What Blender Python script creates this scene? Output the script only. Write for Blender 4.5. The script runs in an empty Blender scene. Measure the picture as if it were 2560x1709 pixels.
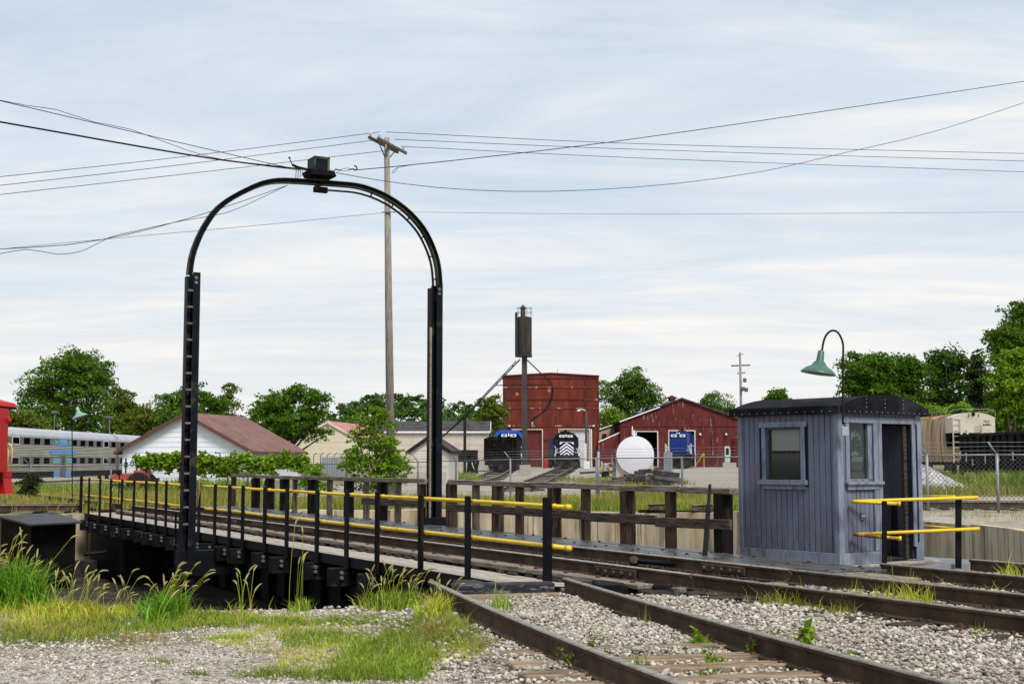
import bpy, bmesh, math, random
import numpy as np
from mathutils import Vector, Matrix
R = math.radians
random.seed(7)
rng = np.random.default_rng(11)
scene = bpy.context.scene
COL = scene.collection

# ------------------------------------------------------------------ camera
F_PX, PITCH, CAM_H = 3400.0, R(5.015), 1.58          # focal length in pixels of a 2560 px wide frame
cam_data = bpy.data.cameras.new('camera')
cam_data.sensor_width = 36.0
cam_data.lens = F_PX / 2560.0 * 36.0
cam_data.clip_start = 0.1
cam_data.clip_end = 6000
cam = bpy.data.objects.new('camera', cam_data)
cam.location = (0, 0, CAM_H)
cam.rotation_euler = (math.pi / 2 + PITCH, 0, 0)
COL.objects.link(cam)
scene.camera = cam

# ------------------------------------------------------------------ sky, sun, exposure
SUN_EL, SUN_AZ = R(52), R(150)                         # azimuth clockwise from +Y: behind the camera, to the right
world = bpy.data.worlds.new('World')
scene.world = world
world.use_nodes = True
wn = world.node_tree
wn.nodes.clear()
def WN(t, **k):
    n = wn.nodes.new(t)
    for a, v in k.items():
        setattr(n, a, v)
    return n
WL = wn.links.new
w_out = WN('ShaderNodeOutputWorld')
w_bg = WN('ShaderNodeBackground')
w_sky = WN('ShaderNodeTexSky', sky_type='NISHITA', sun_disc=False, sun_elevation=SUN_EL, sun_rotation=SUN_AZ)
w_sky.air_density = 1.0
w_sky.dust_density = 1.5
w_tc = WN('ShaderNodeTexCoord')
w_sep = WN('ShaderNodeSeparateXYZ')
WL(w_tc.outputs['Generated'], w_sep.inputs[0])
def wmath(op, a, b=None, clamp=False):
    n = WN('ShaderNodeMath', operation=op, use_clamp=clamp)
    for i, v in enumerate((a, b)):
        if v is None:
            continue
        if isinstance(v, (int, float)):
            n.inputs[i].default_value = v
        else:
            WL(v, n.inputs[i])
    return n.outputs[0]
wz = wmath('ADD', wmath('MAXIMUM', w_sep.outputs[2], 0.0), 0.07)
wx = wmath('DIVIDE', w_sep.outputs[0], wz)
wy = wmath('DIVIDE', w_sep.outputs[1], wz)
w_cmb = WN('ShaderNodeCombineXYZ')
WL(wx, w_cmb.inputs[0]); WL(wy, w_cmb.inputs[1])
def wnoise(scale, loc, sc, detail=5, rough=.55, dist=0.0):
    m = WN('ShaderNodeMapping')
    m.inputs['Location'].default_value = loc
    m.inputs['Scale'].default_value = sc
    WL(w_cmb.outputs[0], m.inputs[0])
    n = WN('ShaderNodeTexNoise')
    n.inputs['Scale'].default_value = scale
    n.inputs['Detail'].default_value = detail
    n.inputs['Roughness'].default_value = rough
    n.inputs['Distortion'].default_value = dist
    WL(m.outputs[0], n.inputs[0])
    return n.outputs[0]
def wramp(fac, stops):
    r = WN('ShaderNodeValToRGB')
    el = r.color_ramp.elements
    while len(el) < len(stops):
        el.new(0.5)
    for e, (p, c) in zip(el, stops):
        e.position = p
        e.color = (*c, 1) if len(c) == 3 else c
    WL(fac, r.inputs[0])
    return r.outputs[0]
def wmix(fac, a, b, blend='MIX'):
    m = WN('ShaderNodeMix', data_type='RGBA', blend_type=blend)
    if isinstance(fac, (int, float)):
        m.inputs[0].default_value = fac
    else:
        WL(fac, m.inputs[0])
    for i, v in ((6, a), (7, b)):
        if isinstance(v, tuple):
            m.inputs[i].default_value = (*v, 1)
        else:
            WL(v, m.inputs[i])
    return m.outputs[2]
n_big = wnoise(0.34, (3.1, 1.7, 0), (0.9, 1.0, 1), 4, .5, .4)
n_mid = wnoise(0.85, (7.3, 2.2, 0), (0.62, 1.15, 1), 8, .62, .8)
n_fin = wnoise(1.6, (1.3, 9.2, 0), (0.42, 1.25, 1), 8, .66, .8)
sky_blue = wmix(1.0, w_sky.outputs[0], (0.12, 0.12, 0.12), 'MULTIPLY')
veil = wmix(0.80, sky_blue, (0.60, 0.74, 0.88))                 # blue seen through thin cloud
cloud = wmix(wramp(n_fin, [(.33, (0, 0, 0)), (.67, (1, 1, 1))]), (0.69, 0.795, 0.915), (0.98, 0.955, 0.93))
cover = wramp(wmath('ADD', wmath('MULTIPLY', n_big, .45), wmath('MULTIPLY', n_mid, .55)), [(.35, (0.0,) * 3), (.45, (.5,) * 3), (.55, (1,) * 3)])
body = wmix(cover, veil, cloud)
hz = wramp(w_sep.outputs[2], [(0.0, (.92,) * 3), (.05, (.5,) * 3), (.12, (.2,) * 3), (.20, (.06,) * 3), (.34, (0,) * 3)])
full = wmix(hz, body, (0.99, 0.955, 0.90))
WL(full, w_bg.inputs[0])
w_bg.inputs[1].default_value = 0.86
WL(w_bg.outputs[0], w_out.inputs[0])

sun_data = bpy.data.lights.new('sun', 'SUN')
sun_data.energy = 3.5
sun_data.angle = R(18)
sun_data.color = (1.0, 0.955, 0.89)
sun = bpy.data.objects.new('sun', sun_data)
S_DIR = Vector((math.sin(SUN_AZ) * math.cos(SUN_EL), math.cos(SUN_AZ) * math.cos(SUN_EL), math.sin(SUN_EL)))
sun.rotation_euler = (-S_DIR).to_track_quat('-Z', 'Y').to_euler()
sun.location = (20, -30, 60)
COL.objects.link(sun)

scene.view_settings.view_transform = 'Standard'
scene.view_settings.look = 'None'
scene.view_settings.exposure = 0.2
scene.view_settings.gamma = 1.0
scene.view_settings.use_curve_mapping = False
scene.render.engine = 'CYCLES'
scene.cycles.use_denoising = True
scene.cycles.max_bounces = 6
scene.cycles.diffuse_bounces = 3
scene.cycles.transparent_max_bounces = 8

# ------------------------------------------------------------------ survey helpers
def ray(px, py):
    u, v = (px - 1280) / F_PX, (py - 854.5) / F_PX
    return np.array([u, math.cos(PITCH) + v * math.sin(PITCH), math.sin(PITCH) - v * math.cos(PITCH)])
EYE = np.array([0, 0, CAM_H])
def G(px, py, z=0.0):
    d = ray(px, py)
    return EYE + d * ((z - CAM_H) / d[2])
def P(px, py, Y):
    d = ray(px, py)
    return EYE + d * (Y / d[1])
def sm(a, b, x):
    t = np.clip((x - a) / (b - a), 0, 1)
    return t * t * (3 - 2 * t)

ANG = R(28.37)                                   # heading of the bridge, to the left of +Y
PIV = np.array([-3.70, 28.91])                   # pivot of the turntable
NV = np.array([math.cos(ANG), math.sin(ANG)])    # across the bridge, away from the camera
UV = np.array([-math.sin(ANG), math.cos(ANG)])   # along the bridge, away from the camera
PIT_R, PIT_Z = 15.0, -1.75
PITC = PIV + UV * .9                              # centre of the round pit and of the bridge
def B(s, w, z=0.0):
    p = PIV + UV * s + NV * w
    return np.array([p[0], p[1], z])
def s_of(px, w, z=0.6):                          # place along the bridge seen at column px
    k = (px - 1280) / F_PX
    c, s = math.cos(PITCH), math.sin(PITCH)
    q = PIV + NV * w
    dz = (z - CAM_H) * s
    return (k * (q[1] * c + dz) - q[0]) / (UV[0] - k * UV[1] * c)
def gz(x, y):                                    # ground height
    x = np.asarray(x, float); y = np.asarray(y, float)
    yard = 0.80 * sm(58, 165, y) * sm(-30, -12, x)
    left = -0.32 * sm(48, 100, y) * (1 - sm(-30, -16, x))
    wav = 0.02 * np.sin(x * 1.7 + 1) * np.sin(y * 1.3) + 0.012 * np.sin(x * 4.1) * np.sin(y * 3.7 + 2)
    bed = 0.035 * (1 - sm(19, 23, y)) * sm(-1.7, -1.0, x - (-.15 + .272 * (15.73 - y)))
    rgt = 0.12 * sm(4, 9, x) * sm(21, 28, y) * (1 - sm(60, 85, y))
    far = 14 * sm(230, 420, y) * sm(-85, -45, x) * (1 - sm(-10, 30, x))
    return yard + left + wav + far + bed + rgt
def gzf(x, y):
    return float(gz(x, y))

# ------------------------------------------------------------------ object helpers
ORG = {}
class MB:
    def __init__(s):
        s.v, s.f, s.m = [], [], []
        s.mi = 0
    def add(s, vs, fs):
        b = len(s.v)
        s.v += [tuple(map(float, p)) for p in vs]
        s.f += [tuple(b + i for i in f) for f in fs]
        s.m += [s.mi] * len(fs)
        return s
    def box(s, x0, x1, y0, y1, z0, z1):
        return s.add([(x0, y0, z0), (x1, y0, z0), (x1, y1, z0), (x0, y1, z0), (x0, y0, z1), (x1, y0, z1), (x1, y1, z1), (x0, y1, z1)],
                     [(0, 3, 2, 1), (4, 5, 6, 7), (0, 1, 5, 4), (1, 2, 6, 5), (2, 3, 7, 6), (3, 0, 4, 7)])
    def beam(s, p0, p1, w, h, up=(0, 0, 1), w2=None, h2=None):
        p0, p1, up = Vector(p0), Vector(p1), Vector(up)
        d = (p1 - p0).normalized()
        if abs(d.dot(up)) > .98:
            up = Vector((0, 1, 0))
        a = d.cross(up).normalized(); b = a.cross(d).normalized()
        w2 = w if w2 is None else w2; h2 = h if h2 is None else h2
        vs = []
        for p, ww, hh in ((p0, w, h), (p1, w2, h2)):
            for i, j in ((-1, -1), (1, -1), (1, 1), (-1, 1)):
                vs.append(p + a * (i * ww / 2) + b * (j * hh / 2))
        return s.add(vs, [(0, 3, 2, 1), (4, 5, 6, 7), (0, 1, 5, 4), (1, 2, 6, 5), (2, 3, 7, 6), (3, 0, 4, 7)])
    def tube(s, pts, r, seg=8, cap=True):
        pts = [Vector(p) for p in pts]
        rs = r if isinstance(r, (list, tuple)) else [r] * len(pts)
        vs, fs = [], []
        ref = None
        for i, p in enumerate(pts):
            d = (pts[min(i + 1, len(pts) - 1)] - pts[max(i - 1, 0)]).normalized()
            if ref is None:
                ref = Vector((0, 0, 1)) if abs(d.z) < .9 else Vector((1, 0, 0))
            a = d.cross(ref)
            a = a.normalized() if a.length > 1e-6 else Vector((1, 0, 0))
            b = a.cross(d).normalized(); ref = b
            for k in range(seg):
                t = 2 * math.pi * k / seg
                vs.append(p + (a * math.cos(t) + b * math.sin(t)) * rs[i])
        for i in range(len(pts) - 1):
            for k in range(seg):
                k2 = (k + 1) % seg
                fs.append((i * seg + k, i * seg + k2, (i + 1) * seg + k2, (i + 1) * seg + k))
        if cap:
            fs.append(tuple(range(seg))[::-1]); fs.append(tuple((len(pts) - 1) * seg + k for k in range(seg)))
        return s.add(vs, fs)
    def lathe(s, prof, seg=20, M=None):
        vs, fs = [], []
        for r, z in prof:
            for k in range(seg):
                t = 2 * math.pi * k / seg
                p = Vector((r * math.cos(t), r * math.sin(t), z))
                vs.append(M @ p if M else p)
        for i in range(len(prof) - 1):
            for k in range(seg):
                k2 = (k + 1) % seg
                fs.append((i * seg + k, i * seg + k2, (i + 1) * seg + k2, (i + 1) * seg + k))
        return s.add(vs, fs)
    def prism(s, poly, f0, f1):                     # poly (a,b) -> f0/f1 map (a,b) to 3D at the two ends
        n = len(poly)
        vs = [f0(a, b) for a, b in poly] + [f1(a, b) for a, b in poly]
        fs = [tuple(range(n))[::-1], tuple(range(n, 2 * n))] + [(i, (i + 1) % n, n + (i + 1) % n, n + i) for i in range(n)]
        return s.add(vs, fs)
    def build(s, name, mat, parent=None, world=True, smooth=False, bevel=0, loc=None, rot=0):
        org = np.zeros(3)
        if world:
            if parent is not None:
                org = ORG.get(parent.name, np.zeros(3))
            elif loc is not None:
                org = np.array(loc, float)
        me = bpy.data.meshes.new(name)
        me.from_pydata([tuple(np.array(p) - org) for p in s.v] if world else s.v, [], s.f)
        mats = mat if isinstance(mat, (list, tuple)) else [mat]
        for m in mats:
            me.materials.append(m)
        if len(mats) > 1:
            me.polygons.foreach_set('material_index', s.m)
        bm = bmesh.new(); bm.from_mesh(me); bmesh.ops.recalc_face_normals(bm, faces=bm.faces); bm.to_mesh(me); bm.free()
        if smooth:
            me.polygons.foreach_set('use_smooth', [True] * len(me.polygons))
        return link(name, me, parent, org if world else None, loc, rot, bevel)
def link(name, me, parent=None, org=None, loc=None, rot=0, bevel=0):
    o = bpy.data.objects.new(name, me)
    COL.objects.link(o)
    if parent is not None:
        o.parent = parent
        ORG[o.name] = ORG.get(parent.name, np.zeros(3))
        if loc is not None:
            o.location = tuple(loc)
            o.rotation_euler = (0, 0, rot)
    else:
        if loc is not None:
            o.location = tuple(loc)
            o.rotation_euler = (0, 0, rot)
        ORG[o.name] = np.array(loc if loc is not None else (0, 0, 0), float)
    if bevel:
        b = o.modifiers.new('bevel', 'BEVEL'); b.width = bevel; b.segments = 1; b.limit_method = 'ANGLE'
    return o
def thing(name, label, cat, loc=(0, 0, 0), rot=0, group=None):
    o = bpy.data.objects.new(name, None)
    o.empty_display_size = .2
    COL.objects.link(o)
    o.location = tuple(loc); o.rotation_euler = (0, 0, rot)
    ORG[o.name] = np.array(loc, float)
    return tag(o, label, cat, group)
def tag(o, label, cat, group=None):
    o['label'] = label; o['category'] = cat
    if group:
        o['group'] = group
    return o
def kind(o, k):
    o['kind'] = k
    return o
def copy_tree(o, parent=None):
    c = o.copy(); COL.objects.link(c); c.parent = parent
    for ch in o.children:
        copy_tree(ch, c)
    return c
def npmesh(name, V, Q, mat, parent=None, world=True, loc=None, smooth=False):
    org = np.zeros(3)
    if parent is not None and world:
        org = ORG.get(parent.name, org)
    elif loc is not None:
        org = np.array(loc, float)
    me = bpy.data.meshes.new(name)
    V = np.asarray(V, np.float32) - org.astype(np.float32)
    Q = np.asarray(Q, np.int32)
    k = Q.shape[1]
    me.vertices.add(len(V)); me.vertices.foreach_set('co', V.ravel())
    me.loops.add(Q.size); me.loops.foreach_set('vertex_index', Q.ravel())
    me.polygons.add(len(Q))
    me.polygons.foreach_set('loop_start', np.arange(0, Q.size, k, dtype=np.int32))
    me.polygons.foreach_set('loop_total', np.full(len(Q), k, np.int32))
    if smooth:
        me.polygons.foreach_set('use_smooth', np.ones(len(Q), bool))
    me.update(calc_edges=True)
    me.materials.append(mat)
    return link(name, me, parent, None, None if parent is not None else loc)

# ------------------------------------------------------------------ materials
def newmat(name):
    m = bpy.data.materials.new(name); m.use_nodes = True
    nt = m.node_tree; nt.nodes.clear()
    out = nt.nodes.new('ShaderNodeOutputMaterial')
    bs = nt.nodes.new('ShaderNodeBsdfPrincipled')
    nt.links.new(bs.outputs[0], out.inputs[0])
    return m, nt, bs
class NT:
    def __init__(s, nt):
        s.nt = nt; s.tc = nt.nodes.new('ShaderNodeTexCoord'); s.L = nt.links.new
    def coord(s, scale=(1, 1, 1), which='Object', loc=(0, 0, 0)):
        m = s.nt.nodes.new('ShaderNodeMapping')
        m.inputs['Scale'].default_value = scale; m.inputs['Location'].default_value = loc
        s.L(s.tc.outputs[which], m.inputs[0]); return m.outputs[0]
    def noise(s, co, scale, detail=4, rough=.55):
        n = s.nt.nodes.new('ShaderNodeTexNoise')
        n.inputs['Scale'].default_value = scale; n.inputs['Detail'].default_value = detail; n.inputs['Roughness'].default_value = rough
        s.L(co, n.inputs[0]); return n.outputs[0]
    def ramp(s, fac, stops):
        r = s.nt.nodes.new('ShaderNodeValToRGB'); el = r.color_ramp.elements
        while len(el) < len(stops):
            el.new(.5)
        for e, (p, c) in zip(el, stops):
            e.position = p; e.color = (*c, 1) if not isinstance(c, (int, float)) else (c, c, c, 1)
        s.L(fac, r.inputs[0]); return r.outputs[0]
    def mix(s, fac, a, b, blend='MIX'):
        m = s.nt.nodes.new('ShaderNodeMix'); m.data_type = 'RGBA'; m.blend_type = blend
        for i, v in ((0, fac), (6, a), (7, b)):
            if isinstance(v, (int, float)):
                m.inputs[i].default_value = v if i == 0 else (v, v, v, 1)
            elif isinstance(v, tuple):
                m.inputs[i].default_value = (*v, 1)
            else:
                s.L(v, m.inputs[i])
        return m.outputs[2]
    def bump(s, h, bs, strength=.5, dist=.02):
        b = s.nt.nodes.new('ShaderNodeBump'); b.inputs['Strength'].default_value = strength; b.inputs['Distance'].default_value = dist
        s.L(h, b.inputs['Height']); s.L(b.outputs[0], bs.inputs['Normal'])
    def objrand(s):
        return s.nt.nodes.new('ShaderNodeObjectInfo').outputs['Random']
    def island(s):
        return s.nt.nodes.new('ShaderNodeNewGeometry').outputs['Random Per Island']
def dk(c, k):
    return tuple(min(1, v * k) for v in c)
def mat(name, col, rough=.75, var=.25, scale=5, stretch=(1, 1, 1), col2=None, amt=.35, scale2=2.5, stretch2=None, bump=0, bscale=25, metal=0, spec=.2, orand=.18, dist=.01, soft=.12):
    m, nt, bs = newmat(name); t = NT(nt)
    co = t.coord(stretch)
    n1 = t.noise(co, scale, 5, .6)
    c = t.mix(t.ramp(n1, [(.3, 0), (.7, 1)]), dk(col, 1 - var), dk(col, 1 + var))
    if col2 is not None:
        n2 = t.noise(t.coord(stretch2 or stretch, loc=(3.3, 1.1, 7.7)), scale2, 6, .62)
        c = t.mix(t.ramp(n2, [(.5 + (.5 - amt) * .4 - soft / 2, 0), (.5 + (.5 - amt) * .4 + soft / 2, 1)]), c, col2)
    if orand:
        c = t.mix(1.0, c, t.ramp(t.objrand(), [(0, 1 - orand), (1, 1.0)]), 'MULTIPLY')
    nt.links.new(c, bs.inputs['Base Color'])
    bs.inputs['Roughness'].default_value = rough
    bs.inputs['Metallic'].default_value = metal
    bs.inputs['Specular IOR Level'].default_value = spec
    if bump:
        t.bump(t.noise(t.coord(stretch), bscale, 4, .6), bs, bump, dist)
    return m
def leafmat(name, cols, trans=.35, rough=.6):
    m, nt, bs = newmat(name); t = NT(nt)
    n = len(cols)
    c = t.ramp(t.island(), [(i / max(1, n - 1), cc) for i, cc in enumerate(cols)])
    nz = t.noise(t.coord(), .45, 3)
    c = t.mix(1.0, c, t.ramp(nz, [(.32, .62), (.68, 1.3)]), 'MULTIPLY')
    nt.links.new(c, bs.inputs['Base Color'])
    bs.inputs['Roughness'].default_value = rough
    bs.inputs['Specular IOR Level'].default_value = .06
    tr = nt.nodes.new('ShaderNodeBsdfTranslucent'); nt.links.new(c, tr.inputs[0])
    mx = nt.nodes.new('ShaderNodeMixShader'); mx.inputs[0].default_value = trans
    nt.links.new(bs.outputs[0], mx.inputs[1]); nt.links.new(tr.outputs[0], mx.inputs[2])
    nt.links.new(mx.outputs[0], [x for x in nt.nodes if x.type == 'OUTPUT_MATERIAL'][0].inputs[0])
    return m
def glassmat(name, tint, alpha, rough=.05):
    m, nt, bs = newmat(name)
    bs.inputs['Base Color'].default_value = (*tint, 1); bs.inputs['Roughness'].default_value = rough
    bs.inputs['Alpha'].default_value = alpha; bs.inputs['Specular IOR Level'].default_value = .45
    return m

M = {}
M['black_steel'] = mat('black_steel', (.0055, .0065, .010), .55, .4, 4, col2=(.022, .015, .010), amt=.1, scale2=3, bump=.15, spec=.10)
M['arch_steel'] = mat('arch_steel', (.005, .007, .011), .5, .4, 3, col2=(.05, .056, .028), amt=.13, scale2=1.3, bump=.15, spec=.10)
M['arch_green'] = mat('arch_green', (.075, .085, .045), .6, .35, 3, col2=(.008, .01, .014), amt=.42, scale2=1.6, bump=.2, spec=.15)
M['creosote'] = mat('creosote', (.0085, .008, .0085), .8, .5, 6, (1, 1, 1), col2=(.045, .04, .034), amt=.2, scale2=5, bump=.6, bscale=20, spec=.08)
M['tie_wood'] = mat('tie_wood', (.055, .044, .034), .85, .4, 6, (1, 8, 8), col2=(.012, .011, .01), amt=.4, scale2=3, bump=.7, bscale=22)
M['old_timber'] = mat('old_timber', (.235, .195, .16), .9, .35, 5, (6, .6, 6), col2=(.09, .07, .058), amt=.35, scale2=5, stretch2=(6, .5, 6), bump=.7, bscale=18, dist=.015)
M['post_brown'] = mat('post_brown', (.105, .070, .050), .9, .5, 6, (4, 4, .5), col2=(.03, .022, .018), amt=.38, scale2=4, stretch2=(4, 4, .4), bump=.8, bscale=16, dist=.02, spec=.06)
M['post_dark'] = mat('post_dark', (.012, .0105, .010), .9, .5, 6, (4, 4, .5), col2=(.05, .035, .026), amt=.2, scale2=4, bump=.8, bscale=16, spec=.08)
M['post_grey'] = mat('post_grey', (.20, .155, .118), .9, .4, 6, (4, 4, .5), col2=(.06, .044, .034), amt=.42, scale2=5, stretch2=(4, 4, .4), bump=.8, bscale=16, spec=.1)
M['rail_board'] = mat('rail_board', (.23, .19, .155), .9, .4, 6, (5, .5, 5), col2=(.10, .078, .06), amt=.33, scale2=5, bump=.7, bscale=18, spec=.06)
M['rail_low'] = mat('rail_low', (.095, .068, .055), .9, .4, 6, (5, .5, 5), col2=(.035, .027, .023), amt=.35, scale2=5, bump=.7, bscale=18, spec=.06)
M['deck'] = mat('deck', (.36, .325, .285), .85, .2, 7, (6, .7, 6), col2=(.20, .17, .145), amt=.25, scale2=2.2, bump=.5, bscale=40, spec=.15)
M['deck_dark'] = mat('deck_dark', (.10, .098, .098), .38, .5, 4, (5, .6, 5), col2=(.03, .029, .029), amt=.5, scale2=2.5, bump=.5, bscale=18, spec=.5)
M['rail_rust'] = mat('rail_rust', (.098, .064, .045), .85, .3, 2, (2, 2, 2), col2=(.036, .025, .020), amt=.36, scale2=1.2, bump=.3, bscale=30, spec=.1, soft=.35)
M['rail_head'] = mat('rail_head', (.36, .335, .31), .42, .2, 5, (3, 3, 3), col2=(.19, .16, .135), amt=.3, scale2=4, metal=.45, spec=.5)
M['rail_brown'] = mat('rail_brown', (.25, .225, .195), .5, .25, 5, (3, 3, 3), col2=(.15, .125, .105), amt=.35, scale2=4, metal=.25)
M['rust_plate'] = mat('rust_plate', (.06, .04, .03), .85, .4, 9, col2=(.14, .062, .032), amt=.25, scale2=6, bump=.4)
M['yellow'] = mat('yellow', (.80, .54, .035), .5, .15, 4, col2=(.36, .19, .05), amt=.13, scale2=7, spec=.3, bump=.15)
M['yellow_rust'] = mat('yellow_rust', (.62, .4, .05), .6, .2, 4, (1, 1, 1), col2=(.13, .06, .03), amt=.55, scale2=4)
M['yellow_pale'] = mat('yellow_pale', (.78, .60, .20), .5, .12, 4)
M['concrete'] = None
M['gravel_stone'] = None
M['shed_blue'] = mat('shed_blue', (.150, .163, .215), .8, .2, 7, (3, 3, .5), col2=(.135, .12, .155), amt=.40, scale2=1.1, bump=.4, bscale=30, orand=.22, soft=.3, spec=.1)
sb, nt, bs = newmat('shed_paint'); t = NT(nt)
n1 = t.noise(t.coord((3, 3, .5)), 7, 5, .65)
c = t.mix(t.ramp(n1, [(.3, 0), (.7, 1)]), (.118, .136, .188), (.165, .183, .243))
c = t.mix(t.ramp(t.noise(t.coord((1, 1, .6), loc=(2, 5, 1)), 1.3, 5), [(.45, 0), (.65, .6)]), c, (.14, .13, .17))
sx = nt.nodes.new('ShaderNodeSeparateXYZ'); nt.links.new(t.tc.outputs['Object'], sx.inputs[0])
low = nt.nodes.new('ShaderNodeMath'); low.operation = 'MULTIPLY_ADD'; low.inputs[1].default_value = -1.1; low.inputs[2].default_value = .95; nt.links.new(sx.outputs[2], low.inputs[0])
mul = nt.nodes.new('ShaderNodeMath'); mul.operation = 'MULTIPLY'; mul.use_clamp = True; nt.links.new(low.outputs[0], mul.inputs[0]); nt.links.new(t.ramp(t.noise(t.coord((5, 5, 1.5), loc=(7, 7, 7)), 3, 6, .7), [(.4, 0), (.65, 1)]), mul.inputs[1])
c = t.mix(mul.outputs[0], c, (.085, .068, .066))
c = t.mix(t.ramp(t.noise(t.coord((12, 12, 3), loc=(1, 2, 3)), 3, 5, .7), [(.66, 0), (.70, .7)]), c, (.27, .25, .22))
c = t.mix(1.0, c, t.ramp(t.objrand(), [(0, .91), (1, 1.05)]), 'MULTIPLY')
nt.links.new(c, bs.inputs['Base Color']); bs.inputs['Roughness'].default_value = .8; bs.inputs['Specular IOR Level'].default_value = .1
t.bump(t.noise(t.coord((4, 4, .5)), 25, 4), bs, .4, .01)
M['shed_blue'] = sb
M['shed_trim'] = mat('shed_trim', (.19, .22, .28), .7, .2, 6, (3, 3, .8), col2=(.12, .125, .17), amt=.3, scale2=2, bump=.25, bscale=30, orand=.12, spec=.1)
M['shed_groove'] = mat('shed_groove', (.018, .022, .045), .8, .2)
M['roofing'] = mat('roofing', (.009, .0095, .013), .85, .35, 5, col2=(.022, .024, .032), amt=.35, scale2=1.5, bump=.5, bscale=60, spec=.08)
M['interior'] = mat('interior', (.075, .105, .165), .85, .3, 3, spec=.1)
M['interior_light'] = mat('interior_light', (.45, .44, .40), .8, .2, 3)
M['glass'] = glassmat('glass', (.015, .03, .032), .70)
M['glass_milky'] = glassmat('glass_milky', (.30, .31, .29), .58, .12)
M['nail'] = mat('nail', (.6, .6, .62), .4, .1, metal=.4)
M['grey_box'] = mat('grey_box', (.36, .385, .42), .5, .15)
M['lamp_green'] = mat('lamp_green', (.045, .115, .085), .4, .15, 3, spec=.35)
M['lamp_green_pale'] = mat('lamp_green_pale', (.20, .36, .30), .4, .15, 3, spec=.35)
M['lamp_inner'] = mat('lamp_inner', (.42, .36, .29), .6, .2, 5)
M['dark_pipe'] = mat('dark_pipe', (.018, .016, .017), .7, .3, spec=.1)
M['pole_wood'] = mat('pole_wood', (.30, .27, .235), .9, .3, 4, (6, 6, .35), col2=(.15, .125, .105), amt=.4, scale2=4, stretch2=(7, 7, .3), bump=.6, bscale=10)
M['wire'] = mat('wire', (.012, .012, .013), .7, .1, spec=.1)
M['insulator'] = mat('insulator', (.62, .62, .64), .3, .05)
M['galv'] = mat('galv', (.27, .285, .305), .55, .15, 4, metal=.3)
M['galv_dark'] = mat('galv_dark', (.14, .145, .155), .55, .15, 4, metal=.3)
M['corten'] = mat('corten', (.14, .13, .12), .6, .3, 3, metal=.2)
M['white_paint'] = mat('white_paint', (.80, .82, .86), .55, .06, 3)
M['white_siding'] = mat('white_siding', (.74, .78, .87), .6, .06, 3, orand=.06)
M['brown_roof'] = mat('brown_roof', (.19, .105, .09), .85, .2, 2, col2=(.14, .08, .07), amt=.4, scale2=1.2, bump=.4, bscale=30)
M['brown_trim'] = mat('brown_trim', (.115, .06, .05), .8, .2)
M['red_roof'] = mat('red_roof', (.36, .15, .13), .8, .2, 1.5, col2=(.45, .27, .24), amt=.3)
M['dark_roof'] = mat('dark_roof', (.055, .05, .052), .9, .35, 1.5, (1, 1, 1), col2=(.03, .027, .028), amt=.35, scale2=.8)
M['beige_wall'] = mat('beige_wall', (.58, .53, .40), .8, .08, 1.2, orand=.05)
M['block_wall'] = mat('block_wall', (.50, .445, .39), .85, .08, 1.2, orand=.05)
M['cream_wall'] = mat('cream_wall', (.60, .57, .50), .8, .1, 2)
M['grey_block'] = mat('grey_block', (.42, .39, .34), .9, .12, 2)
M['barn_red'] = mat('barn_red', (.155, .034, .023), .85, .35, .8, (1, 1, .35), col2=(.085, .023, .018), amt=.42, scale2=.5, stretch2=(1.4, 1.4, .25), orand=.1, soft=.3, spec=.06)
M['barn_peel'] = mat('barn_peel', (.105, .026, .024), .85, .35, 1.2, (1, 1, .3), col2=(.30, .25, .235), amt=.13, scale2=1.1, stretch2=(2.6, 2.6, .5), orand=.08, soft=.08, spec=.06)
M['barn_dark'] = mat('barn_dark', (.085, .018, .017), .8, .25, 1)
M['girt_peel'] = mat('girt_peel', (.15, .038, .03), .8, .3, 2, col2=(.48, .38, .32), amt=.26, scale2=1.7)
M['door_red'] = mat('door_red', (.12, .024, .022), .75, .15, 2)
M['white_door'] = mat('white_door', (.56, .56, .58), .6, .06, 2)
M['frame_white'] = mat('frame_white', (.62, .58, .52), .7, .1)
M['black_void'] = mat('black_void', (.004, .004, .004), 1, 0)
M['soot'] = mat('soot', (.0075, .007, .0065), .9, .5, 2, col2=(.025, .022, .019), amt=.22, spec=.06)
M['loco_navy'] = mat('loco_navy', (.007, .014, .075), .5, .2, 2, spec=.15)
M['loco_blue'] = mat('loco_blue', (.014, .085, .52), .4, .15, 2, spec=.5)
M['loco_black'] = mat('loco_black', (.005, .005, .007), .6, .3, spec=.12)
M['loco_frame'] = mat('loco_frame', (.013, .012, .012), .85, .4, 3, col2=(.05, .042, .036), amt=.25, spec=.08)
M['win_dark'] = mat('win_dark', (.006, .007, .010), .2, .1, spec=.35)
M['caboose_red'] = mat('caboose_red', (.42, .006, .010), .5, .12, 1.5, spec=.2)
M['stainless'] = mat('stainless', (.46, .445, .40), .5, .2, 1.5, (1, .3, 3), metal=.25, orand=.04)
M['stainless_roof'] = mat('stainless_roof', (.42, .44, .48), .55, .1, 1, metal=.25)
M['panel_blue'] = mat('panel_blue', (.12, .28, .68), .5, .08)
M['panel_teal'] = mat('panel_teal', (.10, .38, .30), .5, .08)
M['tractor_red'] = mat('tractor_red', (.40, .06, .05), .55, .2)
M['hopper_end'] = mat('hopper_end', (.56, .52, .44), .7, .1, 1, col2=(.44, .39, .31), amt=.3, scale2=.8)
M['hopper_side'] = mat('hopper_side', (.50, .46, .36), .75, .25, 1, (1, 1.6, .08), col2=(.34, .135, .035), amt=.44, scale2=1.5, stretch2=(1, 1.4, .10), soft=.28)
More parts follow.
